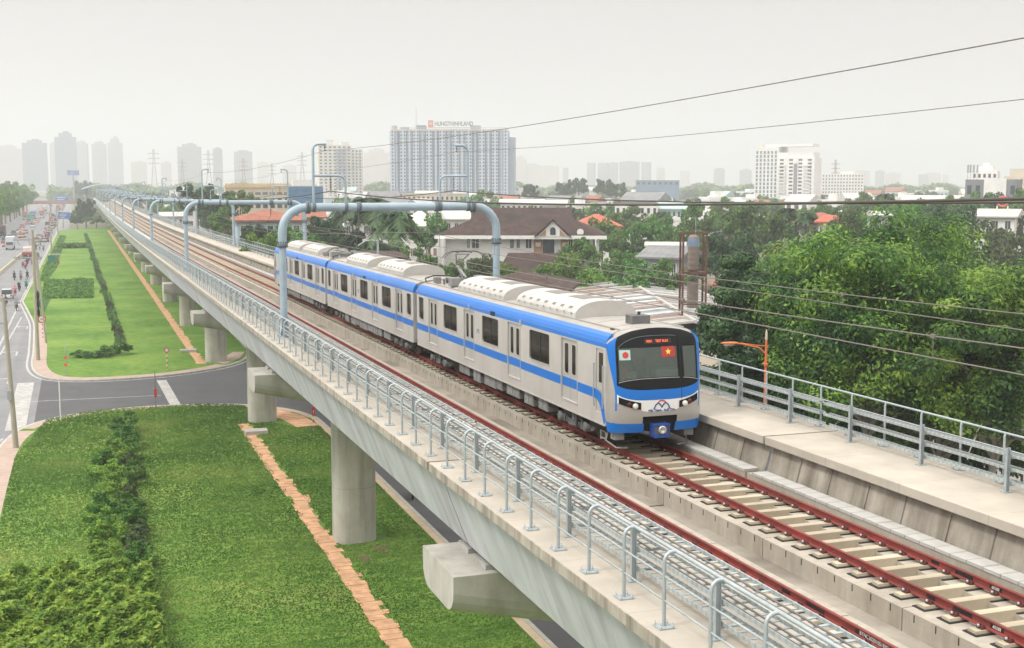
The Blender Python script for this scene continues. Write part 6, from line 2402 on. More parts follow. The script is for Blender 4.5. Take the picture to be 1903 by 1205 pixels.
b = MB(); b.box(fx(1077), -2.1, zf - .1, fx(1079), -1.8, ze - .5); b.box(fx(1105), -2.1, zf - 6, fx(1107.5), -1.8, ze - .5); b.build("post", m_white, t)
b = MB()
b.box(fx(828) - .8, -4.5, 0, fx(829), -.02, ze - .4)
b.box(fx(822), -4.5, 0, fx(824), -4.0, ze - .4)
b.build("side_frame", m_wwhite, t)
b = MB(); b.lathe([(.55, 0), (.5, .12), (.2, .22), (.05, .25)], (fx(1078), -.8, ze + .5), 12, 'y'); b.build("satellite_dish", m_wwhite, t)
b = MB()
zl = hgt(476, 182)
b.add([(-7, -15.5, zl - 3.6), (7, -15.5, zl - 3.6), (5.2, -10, zl), (-5.2, -10, zl)], [(0, 1, 2, 3)])
b.add([(-5.2, -10, zl), (5.2, -10, zl), (7, -5.5, zl - 3.0), (-7, -5.5, zl - 3.0)], [(0, 1, 2, 3)])
b.add([(-7, -15.5, zl - 3.6), (-5.2, -10, zl), (-7, -5.5, zl - 3.0)], [(0, 1, 2)])
b.add([(7, -15.5, zl - 3.6), (5.2, -10, zl), (7, -5.5, zl - 3.0)], [(0, 1, 2)])
b.box(-6.2, -14, 0, 6.2, -6, zl - 3.8)
o = b.build("porch_roof", m_tile, t)
o.location.x = fx(1010)

# --- house builder for the rest
def house(name, label, x0, x1, yeave, yridge, F_, wall, roof, style='hip', dep=10, drz=0.0, rows=2, cols=4, cat="house", group=None, winmat=None, roofset=None):
    t, W_, ze = bthing(name, label, cat, x0, x1, yeave, F_, drz, group)
    zr = max(ze + .3, hgt(yridge, F_ + dep / 2))
    b = MB(); b.box(-W_ / 2, 0, 0, W_ / 2, dep, ze - (.3 if style != 'flat' else 0)); b.build("wall", wall, t)
    b = MB()
    if style == 'hip':
        hip(b, -W_ / 2, W_ / 2, 0, dep, ze, zr, min(W_ * .45, dep * .5), .7)
    elif style == 'gable':
        ym = dep / 2
        b.add([(-W_ / 2 - .6, -.7, ze), (W_ / 2 + .6, -.7, ze), (W_ / 2 + .6, ym, zr), (-W_ / 2 - .6, ym, zr), (W_ / 2 + .6, dep + .7, ze), (-W_ / 2 - .6, dep + .7, ze), (-W_ / 2 - .6, -.7, ze - .25), (W_ / 2 + .6, -.7, ze - .25), (W_ / 2 + .6, dep + .7, ze - .25), (-W_ / 2 - .6, dep + .7, ze - .25)],
              [(0, 1, 2, 3), (3, 2, 4, 5), (6, 7, 1, 0), (8, 9, 5, 4), (7, 8, 4, 2, 1), (9, 6, 0, 3, 5), (9, 8, 7, 6)])
    else:
        b.box(-W_ / 2 - .15, -.15, ze + .02, W_ / 2 + .15, .1, ze + .6)
        b.box(-W_ / 2 - .15, .1, ze + .02, W_ / 2 + .15, dep, ze + .22)
    b.build("roof", roof, t)
    fh = min(3.4, (ze - 1) / max(1, rows))
    cw = W_ / cols
    windows(t, [(-W_ / 2 + (c + .28) * cw, ze - .9 - r * fh - 1.5, -W_ / 2 + (c + .72) * cw, ze - .9 - r * fh) for r in range(rows) for c in range(cols)], 0, winmat or m_win, .1, frame=(m_wwhite if F_ < 260 else None))
    return t, W_, ze
house("house", "pale blue house with a broad terracotta hip roof behind the railing", 442, 562, 409, 390, 190, m_wblue, m_tilered, 'hip', 14, .05, 2, 5)
house("house", "white house with shuttered windows and a grey hip roof, right of the palm", 745, 815, 420, 392, 235, m_wwhite, m_roofw, 'hip', 12, 0, 3, 5, winmat=M("brown shutters", (0.17, 0.10, 0.08), .7, .2, 2))
house("house", "narrow white house with a red balcony band beside the grey hip roof", 796, 818, 396, 394, 250, m_wwhite, m_wwhite, 'flat', 10, 0, 3, 2)
house("warehouse", "white sheet roof seen left of the mossy villa roof", 812, 870, 407, 389, 255, m_wwhite, m_roofw, 'gable', 16, 0, 1, 4)
house("warehouse", "white walled shed with a pale roof behind the palms", 640, 720, 412, 402, 250, m_wwhite, m_roofw, 'gable', 14, 0, 1, 5)
house("pavilion", "white pavilion with a bright red orange hip roof", 1078, 1152, 420, 398, 265, m_wwhite, m_tileor, 'hip', 15, .1, 1, 5, cat="house")
house("house", "low house with a grey cement roof before the bushes", 1190, 1262, 478, 456, 165, m_wgrey, m_roofg, 'gable', 12, -.25, 1, 4)
house("house", "long pale wall house left of the rusty water tower", 1205, 1268, 456, 452, 185, m_wcream, m_roofw, 'gable', 9, 0, 1, 4)
house("house", "red roofed house half hidden by palms below the white tower", 1474, 1560, 415, 395, 240, m_wwhite, m_tilered, 'hip', 16, -.1, 1, 5)
house("house", "orange roofed annex in front of the red roofed house", 1520, 1558, 412, 400, 232, m_wcream, m_tileor, 'gable', 10, -.3, 1, 3)
house("house", "small orange roof peeping over the bushes right of the rusty frame", 1328, 1362, 529, 522, 128, m_wpink, m_tilered, 'gable', 8, -.2, 1, 2)
house("shed", "white shed with a low pitched roof beside the red shop mark", 1795, 1882, 402, 388, 235, m_wwhite, m_roofw, 'gable', 18, -.1, 1, 4)
house("house", "pale blue gabled house between the tree crowns", 1630, 1652, 400, 392, 230, m_wblue, m_roofw, 'gable', 9, .2, 1, 2)
house("workshop", "white workshop with square windows before the teal roof", 1143, 1222, 381, 376, 345, m_wwhite, m_roofg, 'flat', 14, 0, 2, 7, cat="building")
house("warehouse", "wide pale teal sheet roof right of the white workshop", 1222, 1275, 388, 381, 350, m_wteal, m_rooft, 'gable', 26, 0, 1, 6, cat="building")
house("warehouse", "long pale sheet roof in front of the long slab", 930, 1010, 378, 370, 420, m_wwhite, m_roofw, 'gable', 24, 0, 1, 8, cat="building")
house("warehouse", "white roofed shed left of the long pale sheet roof", 1010, 1052, 381, 372, 400, m_wwhite, m_roofw, 'gable', 18, 0, 1, 5, cat="building")
house("warehouse", "long pale hall right of the dark palm", 1680, 1790, 377, 363, 430, m_wcream, m_roofw, 'gable', 28, 0, 1, 9, cat="building")
house("hall", "big blue grey hall on the hazy ridge", 1182, 1262, 337, 335, 900, M("blue grey cladding", (0.17, 0.25, 0.34), .7, .08, .1), m_wdark, 'flat', 40, 0, 1, 8, cat="building")
house("house", "cream block between the slab's foot and the villa roof", 748, 870, 362, 360, 560, m_wcream, m_wcream, 'flat', 14, 0, 2, 14, cat="building")
house("house", "grey blue low block under the apartment slab", 742, 800, 358, 356, 620, m_slabm, m_slabm, 'flat', 14, 0, 2, 8, cat="building")
house("house", "brown tiled house right behind the train's front car", 872, 1046, 540, 505, 128, m_wcream, m_tile, 'hip', 13, -.15, 1, 5)
house("house", "terracotta roof low behind the second car's air conditioners", 650, 750, 478, 466, 150, m_wpink, m_tile, 'hip', 12, .1, 1, 5)
house("house", "shop row with a red tiled roof right of the pale blue house", 562, 600, 404, 392, 215, m_wcream, m_tilered, 'gable', 10, 0, 2, 3)
house("house", "cluttered low shop with rusty roof beyond the railing", 395, 470, 432, 424, 230, m_wpink, m_rust, 'gable', 10, 0, 1, 5)
house("house", "white house over the railing beside the third portal post", 300, 340, 402, 394, 330, m_wwhite, m_roofw, 'gable', 10, 0, 2, 4)
# cream arcade building and netted building
F = 330
t, W_, H = bthing("arcade_building", "cream arcade building with arched windows and an ornate parapet", "building", 420, 538, 349, F, .05)
b = MB(); b.box(-W_ / 2, 0, 0, W_ / 2, 14, H); b.build("wall", m_wcream, t)
b = MB()
b.box(-W_ / 2 - .2, -.25, H + .02, W_ / 2 + .2, .3, H + .5)
for i in range(24):
    x = -W_ / 2 + (i + .5) * W_ / 24
    b.prism([(x - .3, H + .5), (x + .3, H + .5), (x + .3, H + .9), (x, H + 1.25), (x - .3, H + .9)], 'y', -.2, .1)
b.build("parapet", M("ornate yellow parapet", (0.58, 0.44, 0.24), .8, .1, 1), t)
for i in range(9):
    x = -W_ / 2 + (i + .5) * W_ / 9
    b = MB()
    b.prism([(x - .6, H - 5.4), (x + .6, H - 5.4), (x + .6, H - 3.4)] + [(x + .6 * cos(q), H - 3.4 + .7 * sin(q)) for q in (pi / 4, pi / 2, 3 * pi / 4)] + [(x - .6, H - 3.4)], 'y', -.05, .1)
    b.build("arched_window", m_win, t)
    b = MB(); b.box(x - .7, -.05, H - 1.9, x + .7, .1, H - 1.2); b.build("transom_window", m_wdark, t)
t, W_, H = bthing("netted_building", "building wrapped in blue scaffold net with a white corner column", "building", 537, 602, 346, 300, .05)
b = MB(); b.box(-W_ / 2, .3, 0, W_ / 2, 12, H); b.build("wall", m_wgrey, t)
b = MB(); b.box(-W_ / 2 - .1, -.1, 1, W_ / 2 - .3, .28, H - .2); b.build("scaffold_net", m_net, t)
b = MB(); b.box(W_ / 2 - .28, -.3, 0, W_ / 2 + .3, .6, H + .6); b.box(-W_ / 2 + 1, .5, H + .02, W_ / 2 - 2.5, 6, H + 1.5); b.build("white_frame", m_wwhite, t)

# --- metal roofed shed beside the viaduct
t = thing("shed", "low shed with a patched corrugated metal roof beside the train's front", "shed", (62.2, 128, 0), -.30)
b = MB(); b.box(-7.6, -24, 0, 7.6, 24, 4.9); b.build("wall", m_wcream, t)
pal = [m_sheet, M("beige sheet", (0.41, 0.39, 0.37), .6, .12, .6, joints=[(1, .25, .08, .3)], blotch=.3, streakcol=(.35, .28, .22)), M("pale sheet", (0.56, 0.60, 0.62), .5, .1, .6, joints=[(1, .25, .08, .35)]), M("rust sheet", (0.27, 0.17, 0.13), .8, .2, .8)]
rz_ = lambda x: 5.95 - abs(x) * .10
for j in range(12):
    for i in range(4):
        x0, x1 = -8.2 + i * 4.1, -8.2 + (i + 1) * 4.1
        y0, y1 = -24.5 + j * 4.08, -24.5 + (j + 1) * 4.08
        b = MB()
        m_ = rr.choice([0, 0, 2, 2, 1, 1, 3])
        g0 = rr.uniform(.0, .5)
        zz = rr.uniform(-.03, .06)
        b.add([(x0 + .05, y0 + g0, rz_(x0) + zz), (x1 - .05, y0 + g0, rz_(x1) + zz), (x1 - .05, y1 - .06, rz_(x1) + zz + .03), (x0 + .05, y1 - .06, rz_(x0) + zz + .03),
               (x0 + .05, y0 + g0, rz_(x0) + zz - .05), (x1 - .05, y0 + g0, rz_(x1) + zz - .05), (x1 - .05, y1 - .06, rz_(x1) + zz - .02), (x0 + .05, y1 - .06, rz_(x0) + zz - .02)],
              [(0, 1, 2, 3), (4, 5, 1, 0), (5, 6, 2, 1), (6, 7, 3, 2), (7, 4, 0, 3), (7, 6, 5, 4)])
        b.build("roof_sheet", pal[m_], t)
b = MB()
for j in range(13):
    y = -24.5 + j * 4.08
    b.prism([(-8.3, rz_(8.3) + .08), (0, rz_(0) + .10), (8.3, rz_(8.3) + .08), (8.3, rz_(8.3) + .28), (0, rz_(0) + .30), (-8.3, rz_(8.3) + .28)], 'y', y - .22, y + .22)
for x in (-8.2, 0, 8.2):
    b.box(x - .15, -24.7, rz_(x) + .12, x + .15, 24.7, rz_(x) + .34)
b.build("roof_batten", M("pale roof timber", (0.44, 0.43, 0.41), .8, .15, .8), t)
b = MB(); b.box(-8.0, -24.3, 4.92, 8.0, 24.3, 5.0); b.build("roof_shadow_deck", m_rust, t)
b = MB(); b.lathe([(.62, 0), (.5, .18), (.2, .3), (.05, .34)], (-.5, 22, 6.6), 14, 'y'); b.tube([(-.5, 22.2, 5.9), (-.5, 22.2, 6.6)], .05, 5); b.build("satellite_dish", m_wwhite, t)

# --- rusty water tower
p = at(1289, 432, 124)
t = thing("water_tower", "rusty steel frame tower holding two water tanks", "water tower", (p.x, p.y, 0), -.35)
zt = p.z
b = MB()
hw = 1.15
for sx in (-1, 1):
    for sy in (-1, 1):
        b.box(sx * hw - .10, sy * hw - .10, 0, sx * hw + .10, sy * hw + .10, zt)
for z in (zt - .12, zt - 4.1, zt - 7.2):
    for s in (-1, 1):
        b.box(-hw, s * hw - .06, z, hw, s * hw + .06, z + .14)
        b.box(s * hw - .06, -hw, z, s * hw + .06, hw, z + .14)
for s in (-1, 1):
    b.tube([(-hw, s * hw, zt - 4.9), (0, s * hw, zt - 4.1), (hw, s * hw, zt - 4.9)], .05, 5)
    b.tube([(s * hw, -hw, zt - 4.9), (s * hw, 0, zt - 4.1), (s * hw, hw, zt - 4.9)], .05, 5)
b.build("frame", m_rust, t)
b = MB(); b.box(-hw, -hw, zt - 4.0, hw, hw, zt - 3.9); b.build("platform", m_rust, t)
m_tank = M("steel tank", (0.21, 0.185, 0.165), .6, .25, 1.2, metal=.3, streak=.8, streakcol=(.25, .18, .13), sscale=(3, 3, .3))
for z0, z1, nm in ((zt - 3.85, zt - .25, "upper"), (zt - 7.6, zt - 4.7, "lower")):
    b = MB()
    prof = [(.1, z0), (.53, z0 + .02), (.56, z0 + .1)]
    for q in range(6):
        zz = z0 + .15 + q * (z1 - z0 - .5) / 6
        prof += [(.56, zz), (.585, zz + .1), (.56, zz + .2)]
    prof += [(.56, z1 - .25), (.38, z1 - .06), (.12, z1)]
    b.lathe(prof, (0, 0, 0), 18)
    tk = b.build("water_tank", m_tank, t)
    if nm == "upper":
        b = MB(); b.lathe([(.60, z1 - 1.15), (.60, z1 - .35)], (0, 0, 0), 18); b.build("blue_band", M("tank blue band", (0.20, 0.27, 0.38), .5, .1, 2), tk)
b = MB(); b.tube([(.2, 0, zt - .3), (.2, 0, zt + 1.5)], .035, 5); b.build("vent_pipe", m_galv, t)

# --- shop mark on the white shed: a red ring on a low frame
p = at(1863, 384, 240)
t = thing("shop_sign", "round red shop mark standing over the white shed", "sign", (p.x, p.y, 0), -.6)
b = MB()
b.ring([(1.1 * cos(q), p.z + 1.0 + 1.1 * sin(q)) for q in [2 * pi * i / 20 for i in range(20)]], [(.75 * cos(q), p.z + 1.0 + .75 * sin(q)) for q in [2 * pi * i / 20 for i in range(20)]], 'y', -.1, .1)
b.build("sign_ring", M("shop red", (0.62, 0.16, 0.12), .6, .1, 1), t)
b = MB()
for s in (-1.2, 1.2):
    b.tube([(s, 0, 0), (s * .8, 0, p.z + .1)], .14, 6)
b.box(-1.6, -.1, p.z - 1.1, 1.6, .1, p.z - .5)
b.build("sign_frame", m_wwhite, t)

# --- the low houses of the town, hazy roofs between the tree crowns
vill = {}
def proto_house(key, wall, roof, flat, w=8, d=10, h=7):
    t = thing("town_house", "", "house", (0, 0, -500))
    b = MB(); b.box(-w / 2, 0, 0, w / 2, d, h); b.build("wall", wall, t)
    b = MB()
    if flat:
        b.box(-w / 2 - .1, -.1, h + .01, w / 2 + .1, .15, h + .8); b.box(-w / 2 - .1, d - .15, h + .01, w / 2 + .1, d + .1, h + .8)
        b.box(-w / 2 - .1, .15, h + .01, -w / 2 + .15, d - .15, h + .8); b.box(w / 2 - .15, .15, h + .01, w / 2 + .1, d - .15, h + .8)
        b.box(-w * .1, d * .4, h + .01, w * .3, d * .8, h + 2.2)
    else:
        b.add([(-w / 2 - .4, -.5, h), (w / 2 + .4, -.5, h), (w / 2 + .4, d / 2, h + 2), (-w / 2 - .4, d / 2, h + 2), (w / 2 + .4, d + .5, h), (-w / 2 - .4, d + .5, h)], [(0, 1, 2, 3), (3, 2, 4, 5), (1, 4, 2), (0, 3, 5), (0, 5, 4, 1)])
    b.build("roof", roof, t)
    for r in range(2):
        for c in range(3):
            b = MB(); x = -w / 2 + (c + .5) * w / 3
            b.box(x - .7, -.08, h - 2.3 - r * 3.1, x + .7, .05, h - .9 - r * 3.1)
            b.build("window", m_win, t)
    vill[key] = t
proto_house("white flat roofed", m_wwhite, m_wwhite, True)
proto_house("pale blue flat roofed", m_wblue, m_wwhite, True)
proto_house("cream flat roofed", m_wcream, m_wcream, True)
proto_house("teal roofed", m_wteal, m_rooft, False)
proto_house("terracotta roofed", m_wwhite, m_tilered, False)
proto_house("grey roofed", m_wgrey, m_roofg, False)
proto_house("white sheet roofed", m_wwhite, m_roofw, False)
keys = list(vill)
rr2 = random.Random(17)
first = {k: True for k in keys}
def town(k, x, y, s, sz, rz, label):
    t = vill[k]
    if not first[k]:
        t = dup(vill[k])
    first[k] = False
    t.location = (x, y, 0)
    t.rotation_euler = (0, 0, rz)
    t.scale = (s, s, sz)
    t['label'] = label
    t['group'] = "low houses of the hazy town"
n_h = 0
for i in range(190):
    px_ = rr2.uniform(480, 1905)
    if rr2.random() < .12:
        px_ = rr2.uniform(190, 480)
    F_ = 330 * (1150 / 330) ** (rr2.random() ** .8)
    p = at(px_, 338, F_)
    if (715 < px_ < 960 and F_ > 900) or p.x < 34 + (40 if p.y > 650 else 0):
        continue
    k = rr2.choice(keys + ["white flat roofed", "white flat roofed", "pale blue flat roofed", "white sheet roofed"])
    far_ = "half hidden by trees" if F_ < 520 else ("in the hazy middle of the town" if F_ < 800 else "fading into haze below the skyline")
    s = rr2.uniform(.9, 2.1)
    town(k, p.x, p.y, s, rr2.uniform(.7, 1.75) * (1.0 if F_ > 450 else .8), -atan2(p.x, p.y) + rr2.uniform(-.6, .6), "%s low house, one of those %s" % (k, far_))
# trees between those houses, and the far green belt
for i in range(170):
    px_ = rr2.uniform(200, 1905)
    F_ = 300 * (1500 / 300) ** rr2.random()
    p = at(px_, 338, F_)
    if p.x < 32:
        continue
    k = rr2.choice(["mid", "mid", "dark", "olive", "dark"])
    c, t_ = far_pro[k]
    t = thing("broadleaf_tree", {"mid": "mid green", "dark": "dark green", "olive": "olive green"}[k] + (" tree among the low town houses" if F_ < 800 else " hazy tree in the far part of the town"), "tree", (p.x, p.y, 0), rr2.uniform(0, 6), "trees of the town")
    s = rr2.uniform(4.0, 7.5) * (1 if F_ < 800 else 1.5)
    t.scale = (s, s, rr2.uniform(8, 13) / 1.62)
    link("crown", c, t); link("trunk", t_, t)
rg = np.random.default_rng(9)
n = 60000
ang = rg.uniform(-.02, .80, n)
dist = rg.uniform(1250, 2100, n)
x, y = np.sin(ang) * dist, np.cos(ang) * dist
hh = 9 + 5 * np.sin(ang * 60) * np.sin(dist * .02 + ang * 25) + 3 * np.sin(ang * 171)
z = hh * rg.random(n) ** .45 + 1
v, f = leaf_quads(np.stack([x, y, z], 1), rg.normal(size=(n, 3)) * .4 + np.array([0, 0, .6]), 9.0, rg, .7)
o = link("green_belt", fast_mesh("green_belt", v, f, m_leaf_mid))
tag(o, "hazy belt of dense greenery below the skyline", "woodland", kind="stuff")

# --- station where the viaduct ends, footbridge and billboard over the road
t = thing("station", "hazy blue grey station hall built over the far end of the viaduct", "station", (13.9, 742, 0))
b = MB()
b.box(-9.5, 0, 6.5, 9.5, 90, 8.0)
for yq in range(0, 90, 15):
    for s in (-1, 1):
        b.box(s * 8.5 - .6, yq, 0, s * 8.5 + .6, yq + 1.2, 6.5)
b.build("platform_deck", m_conc, t)
m_stn = M("station blue grey cladding", (0.24, 0.31, 0.38), .6, .08, .3)
for s in (-1, 1):
    b = MB(); b.box(s * 9.5 - .2, 0, 8.02, s * 9.5 + .2, 90, 11.5); b.build("side_wall", m_stn, t)
b = MB()
arc_ = [(-11.5 + 23 * i / 12, 15.2 + 2.6 * sin(pi * i / 12)) for i in range(13)]
b.prism(arc_ + [(x_, z_ - .5) for x_, z_ in arc_[::-1]], 'y', -6, 96)
b.build("roof", m_stn, t)
b = MB()
for yq in range(2, 90, 12):
    for s in (-1, 1):
        b.box(s * 8.8 - .2, yq, 8.0, s * 8.8 + .2, yq + .5, 15.4)
b.build("roof_column", m_wgrey, t)
t = thing("footbridge", "hazy footbridge crossing the main road beside the station", "footbridge", (-14, 790, 0))
b = MB()
b.box(-27, 0, 6.2, 17, 3.2, 6.7)
b.build("deck", m_wgrey, t)
b = MB(); b.box(-27, -.1, 6.7, 17, .1, 8.2); b.box(-27, 3.1, 6.7, 17, 3.3, 8.2); b.build("parapet", M("pale red parapet", (.48, .27, .26), .8, .1, .3), t)
b = MB(); b.prism([(-27.5, 10.2), (17.5, 10.2), (17.5, 10.5), (-27.5, 10.5)], 'y', -.6, 3.8); b.build("roof", m_stn, t)
b = MB()
for x_ in (-26, -1.5, 16):
    b.box(x_ - .5, 1, 0, x_ + .5, 2.2, 6.2)
b.build("column", m_wgrey, t)
p = at(136, 322, 900)
t = thing("billboard", "blue billboard on a tall mast over the far road", "billboard", (p.x, p.y, 0))
b = MB(); b.box(-4, -.3, p.z - 1.6, 4, .3, p.z + 1.9); b.build("board", M("billboard blue", (.10, .22, .46), .6, .2, .15, col2=(.35, .45, .6)), t)
b = MB(); b.tube([(0, .2, 0), (0, .2, p.z - 1.6)], .5, 8); b.build("mast", m_wgrey, t)
# ------------------------------------------------------------------ street furniture
m_pole = M("weathered concrete pole", (0.36, 0.34, 0.27), .9, .12, .8)
def tall_pole(label, base, top, r0, r1, extra=None):
    b_, t_ = base, top
    t = thing("utility_pole", label, "pole", (b_.x, b_.y, .0), 0, "poles beside the main road")
    d = t_ - b_
    b = MB(); b.tube([(0, 0, 0), (d.x * .5, d.y * .5, d.z * .5), (d.x, d.y, d.z)], [r0, (r0 + r1) / 2, r1], 10); b.build("shaft", m_pole, t)
    return t, d
def topat(x, y, Yp):
    a, b_, c, _ = _ray(x, y)
    k = Yp / b_
    return V((a * k, Yp, CAM_H + c * k))
g0 = gnd(30, 836)
t, d = tall_pole("leaning concrete pole on the near pavement corner", g0, topat(6, 553, g0.y), .21, .13)
b = MB()
b.box(d.x - 1.2, d.y - .06, d.z - .25, d.x + .9, d.y + .06, d.z - .12)
b.box(d.x - 1.0, d.y - .06, d.z - 1.9, d.x + .2, d.y + .06, d.z - 1.8)
b.build("cross_arm", m_wgrey, t)
b = MB(); b.box(-.42, -.28, 3.7, -.12, .02, 4.4); b.build("meter_box", m_wgrey, t)
g0 = gnd(71, 672)
t, d = tall_pole("tall concrete pole beside the speed sign, first of the wire poles", g0, topat(60, 428, g0.y), .22, .14)
wire_tops = [V((g0.x, g0.y, 0)) + d]
b = MB(); b.box(d.x - 2.0, d.y - .06, d.z - 1.1, d.x + 1.0, d.y + .06, d.z - .95); b.box(d.x - 2.0, d.y - .06, d.z - 3.0, d.x + .8, d.y + .06, d.z - 2.85); b.build("cross_arm", m_wgrey, t)
b = MB()
for q in range(3):
    b.lathe([(.06, d.z - 6.5 - q * .9), (.17, d.z - 6.9 - q * .9), (.16, d.z - 7.3 - q * .9), (.06, d.z - 7.5 - q * .9)], (.25 + d.x * .5, d.y * .5, 0), 8)
b.build("cable_coil", m_pad, t)
g0 = gnd(86, 640)
t, d = tall_pole("thin steel lamp pole behind the speed sign", g0, topat(68, 470, g0.y), .14, .08)
g1 = gnd(74, 552)
t, d = tall_pole("concrete pole far up the verge, half covered by cables", g1, topat(62, 440, g1.y), .24, .15)
wire_tops.append(V((g1.x, g1.y, 0)) + d)
for i, (x, y) in enumerate(((96, 470), (108, 440), (118, 424))):
    g2 = gnd(x, y)
    t, d = tall_pole(["distant pole beside the road past the green kiosk", "more distant pole beside the road past the green kiosk", "most distant pole of the verge, small against the traffic"][i], g2, V((g2.x - .2, g2.y, 11)), .22, .14)
    wire_tops.append(V((g2.x, g2.y, 0)) + d)
for dx in (-1.6, -.4, .8):
    for dz in (-1.0, -2.9):
        pts = []
        for a, c in zip(wire_tops[:-1], wire_tops[1:]):
            for q in range(8):
                f = q / 8
                pts.append((a.x + (c.x - a.x) * f + dx, a.y + (c.y - a.y) * f, a.z + (c.z - a.z) * f + dz - .6 * 4 * f * (1 - f)))
        b = MB(); o0 = V(pts[0]); b.tube([tuple(V(p) - o0) for p in pts], .02, 4)
        w = b.build("power_line", m_wire, loc=o0)
        tag(w, "thin power line strung between the poles of the main road", "cable", "power lines of the main road")

# signs and marker posts
m_sgw = M("sign white", (.72, .72, .70), .5, .05, 2)
m_sgr = M("sign red", (.55, .05, .05), .5, .05, 2)
def post(t, x, y, h, r=.035, m=None, stripes=False):
    b = MB(); b.tube([(x, y, 0), (x, y, h)], r, 8); o = b.build("post", m or m_galv, t)
    if stripes:
        for q in range(int(h / .5)):
            b = MB(); b.tube([(x, y, .1 + q * .5), (x, y, .35 + q * .5)], r * 1.06, 8); b.build("red_stripe", m_sgr, o)
g0 = gnd(80, 632)
t = thing("speed_sign", "round speed limit sign with a red rim reading 60", "sign", (g0.x, g0.y, .13), 0)
zc = topat(80, 595, g0.y).z
post(t, 0, 0, zc + .3, .04, m_sgw, True)
b = MB(); b.lathe([(.50, 0), (.50, -.03)], (0, -.05, zc), 28, 'y'); dk = b.build("sign_disc", m_sgr, t)
b = MB(); b.lathe([(.36, 0), (.36, -.006)], (0, -.081, zc), 28, 'y'); b.build("sign_face", m_sgw, dk)
text("sign_text", "60", .42, m_black, dk, (0, -.092, zc), (pi / 2, 0, 0), .002)
g0 = gnd(311, 690)
t = thing("prohibition_sign", "small round red rimmed sign on a striped post at the lawn's edge", "sign", (g0.x, g0.y, .13))
post(t, 0, 0, 2.3, .04, m_sgw, True)
b = MB(); b.lathe([(.26, 0), (.26, -.03)], (0, -.05, 2.05), 20, 'y'); dk = b.build("sign_disc", m_sgr, t)
b = MB(); b.lathe([(.17, 0), (.17, -.006)], (0, -.081, 2.05), 20, 'y'); b.build("sign_face", m_sgw, dk)
g0 = gnd(123, 701)
t = thing("marker_post", "thin post with two orange reflectors on the far lawn's tip", "marker", (g0.x, g0.y, .13))
post(t, 0, 0, 3.4, .03)
for z in (.95, 1.65):
    b = MB(); b.box(-.16, -.05, z, .16, .05, z + .32); b.build("reflector", m_orange, t)
g0 = gnd(290, 763)
t = thing("marker_post", "thin dark post with a red band beside the cross street", "marker", (g0.x, g0.y, .13))
post(t, 0, 0, 3.3, .03, m_collar)
b = MB(); b.box(-.11, -.05, 1.0, .11, .05, 1.75); b.build("red_band", m_sgr, t)
g0 = gnd(113, 786)
t = thing("marker_post", "plain white marker pole at the near lawn's corner", "marker", (g0.x, g0.y, .13))
post(t, 0, 0, 3.2, .05, m_sgw)
g0 = gnd(583, 803)
t = thing("marker_post", "red and white striped post on the brick corner under the viaduct", "marker", (g0.x, g0.y, .13))
post(t, 0, 0, 2.4, .05, m_sgw, True)
b = MB(); b.box(-.12, -.04, 1.2, .12, .04, 2.3); b.build("red_band", m_sgr, t)
# orange street lamp beyond the walkway
p = at(1424, 638, 60)
t = thing("street_lamp", "orange painted street lamp reaching over the tree side railing", "street lamp", (p.x, p.y, 0), -.25)
z = p.z
b = MB(); b.tube([(0, 0, 0), (0, 0, z - 3), (0, 0, z + .15)], [.085, .07, .055], 10); b.lathe([(.12, z - 1.1), (.12, z - 1.0)], (0, 0, 0), 10); b.build("post", m_orange, t)
b = MB(); b.tube([(0, 0, z - .55), (-.35, 0, z - .22), (-1.25, 0, z - .02), (-1.5, 0, z)], .04, 8); b.tube([(0, 0, z - .15), (-.5, 0, z - .10), (-1.25, 0, z + .01)], .025, 6); b.build("arm", m_orange, t)
b = MB()
b.loft([[( -1.4 - q * .9, .16 * w * cos(a), z + .02 + .075 * w * sin(a)) for a in [2 * pi * i / 12 for i in range(12)]] for q, w in ((0, .35), (.1, .8), (.4, 1.0), (.75, .8), (.95, .3))])
hd = b.build("lamp_head", m_orange, t)
b = MB(); b.box(-2.1, -.1, z - .075, -1.65, .1, z - .04); b.build("lamp_glass", m_lens, hd)
b = MB(); b.lathe([(.05, z + .15), (.07, z + .2), (.05, z + .5), (.02, z + .68)], (0, 0, 0), 8); b.build("finial", m_wcream, t)
# yard gate, its pillar and a parked scooter cover beyond the railing
p = at(1868, 800, 84)
t = thing("gate", "grey barred yard gate between white pillars under the trees", "gate", (p.x, p.y, 0), -.5)
for x in (0, 4.4):
    b = MB(); b.box(x - .28, -.28, 0, x + .28, .28, 2.7); b.box(x - .34, -.34, 2.7, x + .34, .34, 2.85); b.build("pillar", m_wwhite, t)
b = MB()
for i in range(28):
    x = .4 + i * .135
    b.box(x - .03, -.03, .1, x + .03, .03, 2.3)
for zq in (.15, 1.2, 2.25):
    b.box(.35, -.04, zq, 4.1, .04, zq + .08)
b.build("bars", M("grey gate paint", (.30, .32, .36), .6, .1, 2), t)
p = at(1893, 778, 88)
t = thing("parasol", "pale violet cloth parasol behind the yard gate", "parasol", (p.x, p.y, 0), .3)
b = MB(); b.lathe([(1.7, p.z - .7), (1.5, p.z - .45), (.9, p.z), (.05, p.z + .25)], (0, 0, 0), 12); b.build("canopy", M("violet cloth", (.36, .34, .52), .8, .1, 2), t)
b = MB(); b.tube([(0, 0, 0), (0, 0, p.z + .2)], .04, 6); b.build("pole", m_galv, t)
sheet("yard", [(40, 50), (95, 50), (110, 130), (40, 130)], -0.012, M("yard concrete", (.30, .29, .27), .9, .15, .3))
